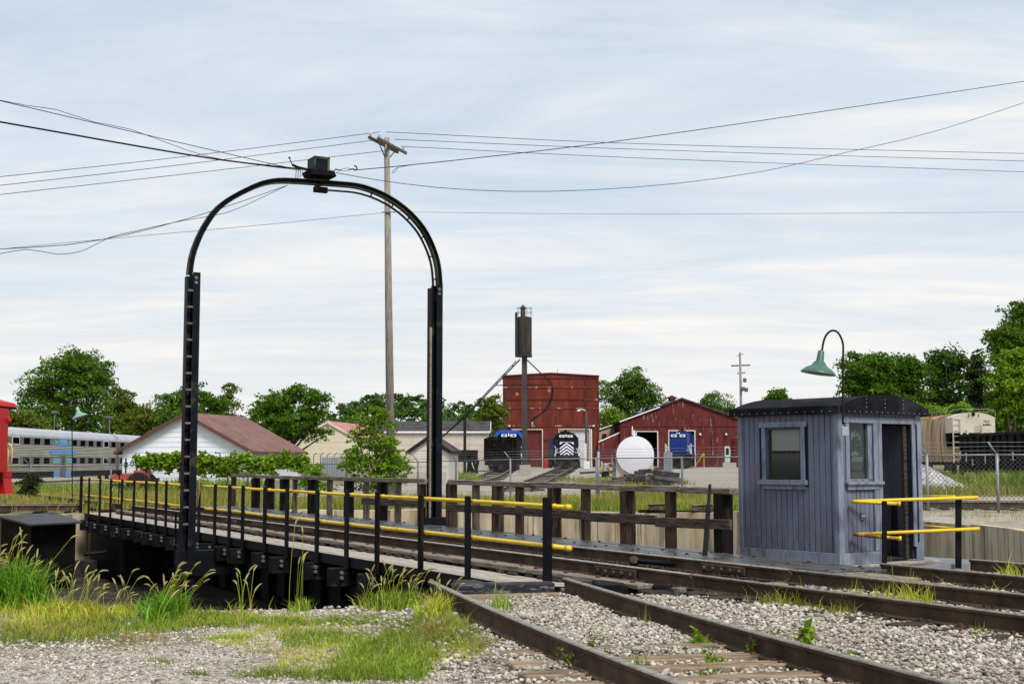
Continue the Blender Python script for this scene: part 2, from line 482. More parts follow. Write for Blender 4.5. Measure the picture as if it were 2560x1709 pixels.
M['hopper_roof'] = mat('hopper_roof', (.20, .085, .04), .85, .4, 1, (1, 1, 1), col2=(.42, .30, .18), amt=.3, scale2=.7)
M['gondola'] = mat('gondola', (.011, .010, .0095), .85, .4, 2, col2=(.04, .03, .024), amt=.3, spec=.08)
M['graffiti'] = mat('graffiti', (.55, .55, .58), .7, .3, 6, col2=(.5, .33, .06), amt=.3)
M['tank_white'] = mat('tank_white', (.78, .79, .86), .5, .03, 1)
M['lettering'] = mat('lettering', (.02, .02, .022), .7, .05)
M['board_white'] = mat('board_white', (.80, .82, .84), .5, .04)
M['light_lens'] = mat('light_lens', (.9, .88, .8), .2, .02)
M['pump_yellow'] = mat('pump_yellow', (.60, .44, .14), .6, .25)
M['cable'] = mat('cable', (.30, .22, .12), .8, .3)
M['barrel_red'] = mat('barrel_red', (.45, .02, .03), .5, .1)
M['orange'] = mat('orange', (.75, .16, .03), .6, .1)
M['coach_pane'] = mat('coach_pane', (.004, .005, .008), .7, .1, spec=.0)
M['coach_dark'] = mat('coach_dark', (.10, .098, .09), .7, .2, 2, spec=.1)
# ------------------------------------------------------------------ ground, pit
def gmask(x, y):
    x = np.asarray(x, float); y = np.asarray(y, float)
    n = .5 + .25 * np.sin(x * .9 + 1.3 * np.sin(y * .5)) + .25 * np.sin(y * 1.1 + 1.7 * np.sin(x * .37 + 1))
    rr = np.hypot(x - PITC[0], y - PITC[1])
    back = sm(15.1, 16.3, rr) * sm(37, 42, y) * (1 - sm(50, 60, y + .12 * x)) * (1 - sm(7, 10, x))
    lefty = sm(36, 42, y) * (1 - sm(-14, -8, x)) * (1 - sm(105, 140, y))
    front = .85 * (1 - sm(-.6, .8, x - .02 * y)) * (1 - sm(14.0, 16.5, y)) * sm(.35, .75, n)
    fl = (1 - sm(-3.6, -2.2, x)) * sm(11.2, 12.6, y) * (1 - sm(22, 30, y))
    right = sm(.265, .295, x / np.maximum(y, 1)) * sm(52, 60, y)
    leftside = (1 - sm(-17, -14, x)) * (1 - sm(36, 42, y)) * sm(14, 17, y)
    far = sm(215, 240, y)
    dirt = .42 * sm(6, 8, x) * sm(27, 31, y) * (1 - sm(44, 50, y))
    return np.clip(np.maximum.reduce([back, lefty, front, fl, right * .9, far, leftside, dirt]), 0, 1)
NA = 420
radii = [PIT_R + .06]
while radii[-1] < 2600:
    r = radii[-1]
    radii.append(r + max(.22, (r - 15) * .045 if r > 21 else .22))
tt = np.linspace(0, 2 * math.pi, NA, endpoint=False)
RR, TT = np.meshgrid(radii, tt, indexing='ij')
gx = PITC[0] + RR * np.cos(TT); gy = PITC[1] + RR * np.sin(TT)
gzv = gz(gx, gy)
gzv[0] -= .03
V = np.stack([gx, gy, gzv], -1).reshape(-1, 3)
i, k = np.meshgrid(np.arange(len(radii) - 1), np.arange(NA), indexing='ij')
k2 = (k + 1) % NA
Q = np.stack([i * NA + k, i * NA + k2, (i + 1) * NA + k2, (i + 1) * NA + k], -1).reshape(-1, 4)[:, ::-1]

gm, nt, bs = newmat('ground_gravel'); t = NT(nt)
co = t.coord()
vor = nt.nodes.new('ShaderNodeTexVoronoi'); vor.inputs['Scale'].default_value = 26; nt.links.new(co, vor.inputs[0])
sepc = nt.nodes.new('ShaderNodeSeparateColor'); nt.links.new(vor.outputs['Color'], sepc.inputs[0])
stone = t.ramp(sepc.outputs[0], [(0, (.22, .20, .17)), (.5, (.40, .37, .325)), (1, (.58, .55, .50))])
vor2 = nt.nodes.new('ShaderNodeTexVoronoi'); vor2.inputs['Scale'].default_value = 90; nt.links.new(co, vor2.inputs[0])
sep2 = nt.nodes.new('ShaderNodeSeparateColor'); nt.links.new(vor2.outputs['Color'], sep2.inputs[0])
fine = t.ramp(sep2.outputs[0], [(0, (.25, .225, .195)), (.55, (.44, .41, .365)), (1, (.62, .585, .54))])
grav = t.mix(t.ramp(t.noise(co, 1.3, 4), [(.42, 0), (.58, 1)]), stone, fine)
grav = t.mix(t.ramp(t.noise(t.coord((.35, 1, 1)), .22, 4), [(.38, 0), (.55, 1)]), grav, t.mix(.6, grav, (.30, .245, .175)))
at = nt.nodes.new('ShaderNodeAttribute'); at.attribute_name = 'grass'
soil = t.mix(t.ramp(t.noise(co, 3.0, 5), [(.35, 0), (.65, 1)]), (.13, .135, .045), (.26, .225, .15))
gfac = nt.nodes.new('ShaderNodeMath'); gfac.operation = 'ADD'; gfac.use_clamp = True
nz = nt.nodes.new('ShaderNodeMath'); nz.operation = 'MULTIPLY_ADD'; nz.inputs[1].default_value = .9; nz.inputs[2].default_value = -.45
nt.links.new(t.noise(co, 2.2, 5, .65), nz.inputs[0]); nt.links.new(nz.outputs[0], gfac.inputs[0]); nt.links.new(at.outputs['Fac'], gfac.inputs[1])
nt.links.new(t.mix(t.ramp(gfac.outputs[0], [(.35, 0), (.62, 1)]), grav, soil), bs.inputs['Base Color'])
bs.inputs['Roughness'].default_value = .95; bs.inputs['Specular IOR Level'].default_value = .2
hsum = nt.nodes.new('ShaderNodeMath'); hsum.operation = 'ADD'
nt.links.new(vor.outputs['Distance'], hsum.inputs[0]); nt.links.new(t.noise(co, 60, 3), hsum.inputs[1])
t.bump(hsum.outputs[0], bs, .9, .03)
ground = npmesh('ground', V, Q, gm, smooth=True)
ca = ground.data.attributes.new('grass', 'FLOAT', 'POINT')
ca.data.foreach_set('value', gmask(V[:, 0], V[:, 1]).astype(np.float32))
kind(ground, 'structure')

pf = MB()
ring = [(PIT_R + .2, PIT_Z), (13.8, PIT_Z + .03), (6, PIT_Z - .05), (.01, PIT_Z - .1)]
pf.lathe(ring, 72, Matrix.Translation((PITC[0], PITC[1], 0)))
M['pit_soil_and_shade'] = mat('pit_soil_and_shade', (.055, .047, .038), .95, .4, 3, col2=(.02, .018, .016), amt=.4, bump=.6)
kind(pf.build('pit_floor', M['pit_soil_and_shade'], smooth=True), 'structure')

# concrete: vertical run marks
cm, nt, bs = newmat('concrete'); t = NT(nt)
base = t.mix(t.ramp(t.noise(t.coord((1.1, 1.1, .22)), 1.6, 7, .7), [(.3, 0), (.7, 1)]), (.30, .235, .15), (.70, .60, .43))
base = t.mix(t.ramp(t.noise(t.coord((3.6, 3.6, .10), loc=(5, 2, 1)), 1.3, 7, .75), [(.50, 0), (.62, .92)]), base, (.085, .068, .048))
base = t.mix(t.ramp(t.noise(t.coord((1, 1, .6), loc=(1, 8, 3)), 1.1, 4), [(.52, 0), (.72, .55)]), base, (.60, .41, .20))
base = t.mix(1.0, base, t.ramp(t.objrand(), [(0, .8), (1, 1.05)]), 'MULTIPLY')
nt.links.new(base, bs.inputs['Base Color']); bs.inputs['Roughness'].default_value = .9
t.bump(t.noise(t.coord(), 25, 4), bs, .3, .01)
M['concrete'] = cm
wall = thing('pit_wall', 'stained round concrete wall of the turntable pit behind the timber railing', 'wall', (PITC[0], PITC[1], PIT_Z))
NP = 40
for j in range(NP):
    mb = MB()
    a0 = 2 * math.pi * j / NP + .0009; a1 = 2 * math.pi * (j + 1) / NP - .0009
    n = 5
    am = (a0 + a1) / 2
    top = -.012 + .012 * random.random() + max(0, gzf(PITC[0] + 15.4 * math.cos(am), PITC[1] + 15.4 * math.sin(am)))
    vs, fs = [], []
    for q in range(n + 1):
        a = a0 + (a1 - a0) * q / n
        for r, z in ((PIT_R, PIT_Z), (PIT_R, top), (PIT_R + .34, top), (PIT_R + .34, PIT_Z)):
            vs.append((PITC[0] + r * math.cos(a), PITC[1] + r * math.sin(a), z))
    for q in range(n):
        for e in range(4):
            fs.append((q * 4 + e, q * 4 + (e + 1) % 4, q * 4 + 4 + (e + 1) % 4, q * 4 + 4 + e))
    fs += [(0, 1, 2, 3), (n * 4, n * 4 + 3, n * 4 + 2, n * 4 + 1)]
    mb.add(vs, fs).build('concrete_panel', cm, wall)
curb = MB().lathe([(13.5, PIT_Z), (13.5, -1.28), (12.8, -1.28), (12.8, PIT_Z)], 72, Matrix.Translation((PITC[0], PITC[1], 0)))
tag(curb.build('pit_kerb', M['pit_soil_and_shade'], loc=(PITC[0], PITC[1], PIT_Z)), 'low concrete kerb ring on the dark pit floor', 'kerb')  # kerb is concrete; its dark colour stands for the shade in the pit

# ------------------------------------------------------------------ rails and tracks
RAILP = [(-.07, 0), (.07, 0), (.07, .012), (.012, .03), (.012, .135), (.036, .145), (.036, .170), (.029, .18), (-.029, .18), (-.036, .170), (-.036, .145), (-.012, .135), (-.012, .03), (-.07, .012)]
def rail_mesh(mb, pts, z0, sc=1.0):
    pts = [Vector((p[0], p[1], 0)) for p in pts]
    n = len(RAILP); b = []
    zf = z0 if callable(z0) else (lambda x, y: z0)
    vs = []
    for i, p in enumerate(pts):
        d = (pts[min(i + 1, len(pts) - 1)] - pts[max(0, i - 1)]).normalized()
        lat = Vector((d.y, -d.x, 0))
        for a, h in RAILP:
            q = p + lat * (a * sc)
            vs.append((q.x, q.y, zf(p.x, p.y) + h * sc))
    for i in range(len(pts) - 1):
        for k in range(n):
            k2 = (k + 1) % n
            mb.mi = 1 if k in (6, 7, 8) else 0
            mb.add([], [])
            mb.f.append((i * n + k, i * n + k2, (i + 1) * n + k2, (i + 1) * n + k)); mb.m.append(mb.mi)
    mb.mi = 0
    mb.v += vs
    mb.f.append(tuple(range(n))[::-1]); mb.m.append(0)
    mb.f.append(tuple((len(pts) - 1) * n + k for k in range(n))); mb.m.append(0)
    return mb
def offset(pts, d):
    out = []
    for i, p in enumerate(pts):
        a = np.array(pts[max(0, i - 1)][:2], float); b = np.array(pts[min(len(pts) - 1, i + 1)][:2], float)
        v = (b - a) / np.hypot(*(b - a))
        out.append((p[0] + v[1] * d, p[1] - v[0] * d))
    return out
def resample(pts, step):
    pts = np.array(pts, float)
    # Catmull-Rom
    P4 = np.vstack([2 * pts[0] - pts[1], pts, 2 * pts[-1] - pts[-2]])
    out = []
    for i in range(1, len(P4) - 2):
        p0, p1, p2, p3 = P4[i - 1:i + 3]
        n = max(2, int(np.linalg.norm(p2 - p1) / step))
        for q in range(n):
            t_ = q / n
            out.append(.5 * ((2 * p1) + (-p0 + p2) * t_ + (2 * p0 - 5 * p1 + 4 * p2 - p3) * t_ ** 2 + (-p0 + 3 * p1 - 3 * p2 + p3) * t_ ** 3))
    out.append(pts[-1])
    return np.array(out)
def rail_mats(head):
    return [M['rail_rust'], M[head]]
def spike_set(mb, x, y, ang, z):
    c, s = math.cos(ang), math.sin(ang)                      # (c,s) lateral direction
    def pt(a, b, h):
        return (x + c * a - s * b, y + s * a + c * b, z + h)
    def bx(a0, a1, b0, b1, h0, h1):
        mb.add([pt(a0, b0, h0), pt(a1, b0, h0), pt(a1, b1, h0), pt(a0, b1, h0), pt(a0, b0, h1), pt(a1, b0, h1), pt(a1, b1, h1), pt(a0, b1, h1)],
               [(4, 5, 6, 7), (0, 1, 5, 4), (1, 2, 6, 5), (2, 3, 7, 6), (3, 0, 4, 7)])
    bx(-.19, .19, -.09, .09, 0, .014)
    for a in (-.085, .085):
        for b in (-.05, .06):
            bx(a - .018, a + .018, b - .018, b + .018, .012, .05)
def track(name, label, centre, half=.755, ties=None, tie_z=.055, rail_z=.06, head='rail_brown', step=1.0, plates=True, tie_mat='tie_wood', tie_len=2.5, group=None, tie_up=0):
    pts = resample(centre, step) if len(centre) > 2 else np.array(centre, float)
    th = thing(name, label, 'track', (pts[0][0], pts[0][1], rail_z(*pts[0][:2]) if callable(rail_z) else rail_z), group=group)
    zf = rail_z if not callable(rail_z) else rail_z
    for d in (-half, half):
        rail_mesh(MB(), offset(pts, d), zf).build('rail', rail_mats(head), th)
    if ties is not None:
        L = np.concatenate([[0], np.cumsum(np.hypot(*np.diff(pts[:, :2], axis=0).T))])
        pl = MB()
        for s_ in ties:
            x = np.interp(s_, L, pts[:, 0]); y = np.interp(s_, L, pts[:, 1])
            x2 = np.interp(s_ + .2, L, pts[:, 0]); y2 = np.interp(s_ + .2, L, pts[:, 1]); x1 = np.interp(s_ - .2, L, pts[:, 0]); y1 = np.interp(s_ - .2, L, pts[:, 1])
            d = np.array([x2 - x1, y2 - y1]); d /= np.hypot(*d)
            lat = np.array([d[1], -d[0]])
            rz = rail_z(x, y) if callable(rail_z) else rail_z
            tz = rz - .012 + tie_up
            j = random.uniform(-.12, .12); w = random.uniform(.20, .235); tl = tie_len / 2
            a = (x + lat[0] * (tl + j), y + lat[1] * (tl + j), tz - .09); b = (x - lat[0] * (tl - j), y - lat[1] * (tl - j), tz - .09)
            MB().beam(a, b, w, .18).build('tie', M[tie_mat], th, bevel=.012)
            if plates:
                for sg in (-half, half):
                    spike_set(pl, x + lat[0] * sg, y + lat[1] * sg, math.atan2(lat[1], lat[0]), rz - .012)
        if plates and pl.v:
            kind(pl.build('tie_plates', M['rust_plate'], th), 'stuff')
    return th
M['ballast_tie'] = mat('ballast_tie', (.25, .185, .13), .9, .35, 6, (.6, 6, 6), col2=(.10, .075, .055), amt=.36, scale2=4, stretch2=(.6, 6, 6), bump=.5, bscale=14, spec=.06)
near_c = [(-.15, 15.73), (.55, 12.95), (1.26, 10.4), (2.02, 7.9), (2.8, 5.4)]
NEAR_PTS = resample(near_c, .5)
near_ties = [.14, .62, 4.65, 5.25, 5.72, 6.25, 6.8, 7.4]
track('railway_track', 'brown rusty track in the foreground running toward the viewer over ballast', near_c, .79, near_ties, head='rail_brown', tie_mat='ballast_tie', tie_up=.034)
ap = [B(-13.76, 0)[:2], B(-33, 0)[:2]]
track('railway_track', 'dark track leading off to the right from the end of the bridge', [tuple(p) for p in ap], .755, [.35, .95, 1.5, 2.05, 2.6, 3.2, 3.8, 4.3, 4.9, 5.5, 6.1], tie_mat='tie_wood', tie_up=.02)
ap2 = [B(-13.5, 3.3)[:2], B(-33, 3.3)[:2]]
track('railway_track', 'short dark track end on the far right beside the steel platform', [tuple(p) for p in ap2], .82, [.4, 1.0, 1.6, 2.3, 3.0, 3.8], tie_mat='tie_wood')
APPROACH = [(np.array(ap[0]), np.array(ap[1]), .755), (np.array(ap2[0]), np.array(ap2[1]), .82)]
# ------------------------------------------------------------------ turntable bridge (local frame: x across = w, y along = s)
BR = thing('turntable_bridge', 'black turntable bridge with worn deck and track crossing the round pit', 'turntable', (PIV[0], PIV[1], 0), ANG)
def bl(mb, name, m, parent=None, **k):
    return mb.build(name, m, parent or BR, world=False, **k)
for w in (-.98, .98):                                        # plate girders, fish-bellied
    mb = MB()
    poly = [(-13.3, -.30), (15.0, -.30), (15.0, -.85), (11.2, -1.42), (-9.5, -1.42), (-13.3, -.85)]
    mb.prism(poly, lambda a, b: (w - .012, a, b), lambda a, b: (w + .012, a, b))
    mb.box(w - .17, w + .17, -13.3, 15.0, -.30, -.262)
    for (a, za), (b, zb) in zip(poly[2:], poly[3:]):
        mb.beam((w, a, za), (w, b, zb), .34, .04)
    for s in np.arange(-12.6, 14.8, 1.05):
        zb = -1.40 if -9.5 < s < 11.2 else -1.40 + ((-s - 9.5) if s < 0 else (s - 11.2)) / 3.8 * .55
        mb.box(w - .15, w + .15, s - .012, s + .012, zb, -.30)
    bl(mb, 'girder', M['black_steel'])
for s in np.arange(-12, 14.6, 2.4):
    bl(MB().box(-.95, .95, s - .05, s + .05, -1.1, -.5), 'cross_frame', M['black_steel'])
mb = MB(); mb.lathe([(1.1, PIT_Z), (1.1, -1.3), (.7, -1.0), (.7, -.3)], 24, Matrix.Translation((0, .9, 0))); mb.box(-.9, .9, .4, 1.4, -1.3, -.3)
bl(mb, 'centre_pivot', M['black_steel'])
for s in (-12.3, 14.1):
    for w in (-.9, .9):
        mb = MB(); mb.lathe([(.02, -.07), (.36, -.07), (.36, .05), (.33, .05), (.33, .09), (.02, .09)], 20, Matrix.Translation((w, s, -1.0)) @ Matrix.Rotation(math.pi / 2, 4, 'X'))
        bl(mb, 'end_wheel', M['black_steel'])
bl(MB().box(-2.15, -.3, 10.6, 14.5, -1.55, -.5), 'end_truck', M['black_steel'])
# railing posts seen along the near side
post_px = [184, 223.5, 251, 278, 306, 336, 366, 392, 416.5, 455, 499, 539, 575, 608.6, 663.6, 719, 794.5, 868.7, 945, 1054, 1171.6, 1369.5]
post_s = [float(np.clip(s_of(p, -2.12), -13.65, 15.7)) for p in post_px]
post_s[0] = 16.25
# ties under the rails
for s in np.arange(-13.5, 15.2, .40):
    mb = MB(); j = random.uniform(-.06, .06)
    mb.box(-1.33 + j, 1.30 + j, s - .11, s + .11, -.20, .046 + random.uniform(-.006, .004))
    bl(mb, 'tie', M['tie_wood'], bevel=.012)
# long outrigger timbers carrying the walkway, one under each railing post
for i, s in enumerate(post_s[1:-1]):
    mb = MB(); e = random.uniform(-.10, .05)
    mb.box(-2.36 + e, -.9, s - .02, s + .23, -.47, -.165)
    o = bl(mb, 'outrigger_timber', M['creosote'], bevel=.015)
    nb = MB()
    for zz in (-.24, -.32):
        nb.lathe([(.001, .045), (.032, .04), (.036, .0)], 8, Matrix.Translation((-2.20 + e, s - .02, zz)) @ Matrix.Rotation(math.pi / 2, 4, 'X'))
    bl(nb, 'bolt', M['galv_dark'], o)
# rails
for w, in ((-.755,), (.755,)):
    mb = MB(); rail_mesh(mb, [(w, -13.72), (w, -7), (w, 0), (w, 7), (w, 15.4)], .06)
    bl(mb, 'rail', rail_mats('rail_head'))
pl = MB()
for s in np.arange(-13.5, 15.2, .40):
    for w in (-.755, .755):
        spike_set(pl, w, s, 0, .047)
kind(bl(pl, 'tie_plates', M['rust_plate']), 'stuff')
def joint(w, s0, s1, side, parent=None):
    mb = MB()
    x0, x1 = (w - .055, w - .013) if side < 0 else (w + .013, w + .055)
    mb.box(x0, x1, s0, s1, .092, .20)
    o = bl(mb, 'joint_bar', M['rust_plate'], bevel=.008)
    nb = MB()
    for q in np.linspace(s0 + .1, s1 - .1, 5):
        xx = x0 if side < 0 else x1
        nb.lathe([(.001, .035), (.022, .035), (.026, 0)], 6, Matrix.Translation((xx, q, .145)) @ Matrix.Rotation(-math.pi / 2 if side < 0 else math.pi / 2, 4, 'Y'))
    bl(nb, 'bolt', M['rust_plate'], o)
s_a, s_b = s_of(1495, -.755, .15), s_of(1597, -.755, .15)
joint(-.755, min(s_a, s_b), max(s_a, s_b), -1)
s_a, s_b = s_of(1759, .755, .15), s_of(1869, .755, .15)
joint(.755, min(s_a, s_b), max(s_a, s_b), -1)
for px in (583, 650, 770):
    s_a = s_of(px, -.755, .15); joint(-.755, s_a - .45, s_a + .45, -1)
# guard timber outside the near rail
cuts = [-13.4, -10.6, -7.7, -4.9, -1.5, 1.8, 5.2, 8.6, 12.0, 15.2]
for a, b in zip(cuts, cuts[1:]):
    mb = MB(); j = random.uniform(-.015, .015)
    mb.box(-1.31 + j, -1.07 + j, a + .012, b - .012, .046, .115 + random.uniform(-.012, .012))
    o = bl(mb, 'guard_timber', M['old_timber'], bevel=.012)
    nb = MB()
    for s in np.arange(a + .3, b, .8):
        nb.lathe([(.001, .028), (.03, .024), (.034, 0)], 7, Matrix.Translation((-1.19 + j, s, .112)))
    bl(nb, 'bolt', M['rust_plate'], o)
# near walkway boards
wcuts = [-13.2, -10.1, -7.0, -4.1, -1.0, 2.0, 5.0, 8.0, 11.0, 13.75, 16.3]
for a, b in zip(wcuts, wcuts[1:]):
    for q in range(5):
        x0 = -2.08 + q * .154
        a2 = a
        if a == -13.2:
            a2 = -13.2 + [1.5, 1.1, .7, .35, 0][q]
        mb = MB(); mb.box(x0 + .004, x0 + .150, a2 + .006, b - .006, -.06, random.uniform(-.004, .004))
        bl(mb, 'deck_board', M['deck'], bevel=.004)
mb = MB(); mb.box(-2.10, -2.085, -11.6, 16.3, -.15, .012); mb.box(-2.085, -2.02, -11.6, 16.3, -.15, -.135)
bl(mb, 'edge_channel', M['black_steel'])
mb = MB()                                                    # toothed grating edge along the cut corner
for q in np.linspace(0, 1, 46):
    x = -2.08 + .77 * q; y = -11.68 - 1.55 * q
    mb.box(x - .012, x + .004, y - .02, y + .015, -.07, .022)
mb.beam((-2.09, -11.66, -.05), (-1.30, -13.26, -.05), .03, .09)
bl(mb, 'grating_edge', M['black_steel'])
# far deck boards, laid lengthwise, wet and dark
fc = [-13.65, -10.2, -6.8, -3.3, .4, 3.7, 7.2, 10.5, 13.6, 15.4]
for a, b in zip(fc, fc[1:]):
    for q in range(6):
        x0 = .88 + q * .27
        mb = MB(); mb.box(x0 + .006, x0 + .264, a + .008 + random.uniform(0, .02), b - .008, .05, .172 + random.uniform(-.006, .006))
        o = bl(mb, 'deck_plank', M['deck_dark'] if q else M['old_timber'], bevel=.006)
        nb = MB()
        for s in np.arange(a + .25, b, 1.15):
            nb.lathe([(.001, .026), (.028, .022), (.032, 0)], 6, Matrix.Translation((x0 + .13, s + random.uniform(-.2, .2), .17)))
        bl(nb, 'bolt', M['rust_plate'], o)
mb = MB(); mb.box(.9, 2.5, -13.6, 15.3, -.05, .045)
bl(mb, 'deck_bearer', M['creosote'])
# end stub timbers seen at the near end of the bridge
for (x0, x1, y0, y1, z0, z1) in ((-1.25, -.98, -14.1, -13.75, -.2, .04), (-.45, .3, -13.9, -13.72, -.2, .045)):
    pass

# pipe railing on the near side
PR = thing('pipe_railing', 'yellow two-bar pipe railing on black posts along the near edge of the bridge', 'railing', B(0, -2.12), ANG)
def prl(mb, name, m, parent=None, **k):
    return mb.build(name, m, parent or PR, world=False, **k)
for i, s in enumerate(post_s):
    th_ = .10 if i in (0, len(post_s) - 1) else .065
    mb = MB(); zt = 1.10 + random.uniform(-.012, .012)
    zb = -.18 if 0 < i < len(post_s) - 1 else -.12
    mb.box(-th_ / 2, th_ / 2 * .2, s - th_, s + th_, zb, zt) if th_ < .08 else mb.box(-.045, .03, s - .055, s + .055, zb, zt + .03)
    prl(mb, 'post', M['post_dark'] if i in (18, 19) else M['black_steel'], bevel=.004)
gap = (post_s[9] + .15, post_s[10] - .0)
for z in (1.035, .545):
    segs = [(-13.05, post_s[15] + .0), (post_s[15], post_s[10] - (.25 if z < 1 else .0)), (post_s[9], post_s[4]), (post_s[4], post_s[0])]
    for a, b in segs:
        if b < a:
            a, b = b, a
        n = 14
        pts = [(.055, a + (b - a) * q / n, z + .004 * math.sin(q * .5 + a)) for q in range(n + 1)]
        mb = MB(); mb.tube(pts, .027 if a < 4 else .031, 10)
        o = prl(mb, 'pipe_bar', M['yellow'], smooth=True)
        for s in post_s:
            if min(a, b) < s < max(a, b):
                prl(MB().tube([(.055, s - .085, z), (.055, s - .06, z)], .034, 10), 'coupling', M['yellow'], o, smooth=True)
        prl(MB().tube([(.055, a - .02, z + .004 * math.sin(a)), (.055, a + .06, z + .004 * math.sin(a))], .036, 10), 'coupling', M['yellow'], o, smooth=True)
# coil of cable hung on the railing by the arch
mb = MB()
sc_ = post_s[10] - .1
for q in range(5):
    pts = []
    for k in range(17):
        t_ = 2 * math.pi * k / 16
        pts.append((-.08 - .012 * q + .02 * math.sin(3 * t_ + q), sc_ + (.16 + .012 * q) * math.cos(t_ + .3 * q) * (1 + .1 * q), .86 + (.24 + .03 * q) * math.sin(t_)))
    mb.tube([Vector(B(0, -2.12)) + Matrix.Rotation(ANG, 3, 'Z') @ Vector(p) for p in pts], .007, 5)
tag(mb.build('cable_coil', M['cable'], loc=B(sc_, -2.2, .6)), 'loose coil of brown cable hung beside the left arch leg', 'cable')

# heavy timber railing on the far side
TR = thing('timber_railing', 'weathered timber railing with thick square posts along the far edge of the bridge', 'railing', B(0, 2.5), ANG)
def trl(mb, name, m, parent=None, **k):
    return mb.build(name, m, parent or TR, world=False, **k)
tim = [(586, .17, 'post_brown'), (642, .27, 'post_dark'), (677, .28, 'post_dark'), (714, .28, 'post_dark'), (740, .15, 'post_grey'), (784, .28, 'post_dark'), (827, .16, 'post_grey'), (875, .26, 'post_dark'), (919, .16, 'post_grey'), (958, .26, 'post_dark'), (998, .16, 'post_grey'), (1057, .19, 'post_brown'), (1132, .24, 'post_brown'), (1193, .16, 'post_grey'), (1247.5, .24, 'post_brown'), (1302.5, .17, 'post_brown'), (1390, .25, 'post_brown'), (1468, .17, 'post_brown'), (1573, .25, 'post_brown'), (1681, .18, 'post_brown'), (1812, .27, 'post_dark')]
tim_s = []
for px, wd, m in tim:
    s = s_of(px, 2.55); tim_s.append(s)
    mb = MB(); h = wd / 2
    tilt = random.uniform(-.012, .012)
    mb.beam((.02, s, -.35), (.02 + tilt, s + tilt, 1.085 + random.uniform(-.015, .01)), wd * .8, wd * .88)
    trl(mb, 'post', M[m], bevel=.012)
bcuts = [s_of(p, 2.42, 1.1) for p in (577, 640, 760, 905, 1062, 1118, 1180, 1288, 1322, 1560, 1700, 1826)]
for a, b in zip(bcuts, bcuts[1:]):
    if abs(a - bcuts[4]) < 1e-6:
        continue
    a, b = min(a, b), max(a, b)
    j = random.uniform(-.012, .012)
    mb = MB(); mb.beam((.0, a + .006, 1.13 + j), (0, b - .006, 1.13 + random.uniform(-.012, .012)), .17, .10)
    trl(mb, 'top_rail', M['rail_board'], bevel=.01)
lcuts = [s_of(p, 2.35, .6) for p in (905, 1062, 1116, 1230, 1465, 1640, 1828)]
for a, b in zip(lcuts, lcuts[1:]):
    if abs(a - lcuts[1]) < 1e-6:
        continue
    a, b = min(a, b), max(a, b)
    mb = MB(); mb.beam((-.15, a + .006, .62 + random.uniform(-.015, .015)), (-.15, b - .006, .60 + random.uniform(-.015, .015)), .055, .155)
    trl(mb, 'low_rail', M['rail_low'], bevel=.008)

# ------------------------------------------------------------------ steel arch over the bridge
AS = .9
ARB = B(AS, 0)
AR = thing('steel_arch', 'tall black steel arch straddling the middle of the turntable bridge', 'arch', ARB, ANG)
def arl(mb, name, m, parent=None, **k):
    return mb.build(name, m, parent or AR, world=False, **k)
def arch_wz(px, py):                                        # where the sight line meets the upright plane of the arch
    d = ray(px, py)
    A = np.array([[d[0], -NV[0]], [d[1], -NV[1]]])
    t_, w = np.linalg.solve(A, ARB[:2] - EYE[:2])
    return float(w), float(EYE[2] + t_ * d[2])
WL_, ZL_ = arch_wz(481, 682); WR_, ZR_ = arch_wz(1087, 712)
c8 = lambda x, y: arch_wz(400 + x * .3252, 300 + y * .3252)
outer = [c8(205, 1190), c8(215, 1100), c8(238, 1000), c8(300, 850), c8(390, 708), c8(470, 630), c8(580, 560), c8(720, 492), c8(810, 462), c8(900, 449), c8(1000, 449), c8(1100, 455), c8(1230, 464), c8(1370, 474), c8(1500, 487), c8(1600, 512), c8(1710, 556), c8(1810, 613), c8(1910, 690), c8(2000, 785), c8(2060, 875), c8(2115, 995), c8(2150, 1120), c8(2164, 1275)]
oc = resample([(a, b) for a, b in outer], .12)
dd = np.gradient(oc, axis=0); dd /= np.linalg.norm(dd, axis=1)[:, None]
inn = np.stack([dd[:, 1], -dd[:, 0]], 1)
def ribbon(off, th_, s0, s1, sel=slice(None)):              # a curved flat bar following the arch
    a = (oc + inn * off)[sel]; b = (oc + inn * (off + th_))[sel]
    vs, fs = [], []
    for p, q in zip(a, b):
        vs += [(p[0], s0, p[1]), (p[0], s1, p[1]), (q[0], s1, q[1]), (q[0], s0, q[1])]
    for i_ in range(len(a) - 1):
        for e in range(4):
            fs.append((i_ * 4 + e, i_ * 4 + (e + 1) % 4, i_ * 4 + 4 + (e + 1) % 4, i_ * 4 + 4 + e))
    n_ = (len(a) - 1) * 4
    fs += [(0, 1, 2, 3), (n_, n_ + 3, n_ + 2, n_ + 1)]
    return MB().add(vs, fs)
arl(ribbon(0, .012, -.075, .075), 'arch_flange', M['arch_green'])
arl(ribbon(.012, .088, -.012, .012), 'arch_web', M['arch_steel'])
arl(ribbon(.100, .012, -.075, .075), 'arch_flange', M['arch_green'])
half_i = len(oc) // 2 + 1
arl(ribbon(.195, .032, -.03, .03, slice(half_i, None)), 'conduit_bar', M['arch_steel'])
for i_ in range(half_i + 8, len(oc), 4):
    a = oc[i_] + inn[i_] * .11; b = oc[i_] + inn[i_] * .20
    arl(MB().beam((a[0], 0, a[1]), (b[0], 0, b[1]), .03, .03, (0, 1, 0)), 'conduit_bracket', M['arch_steel'])
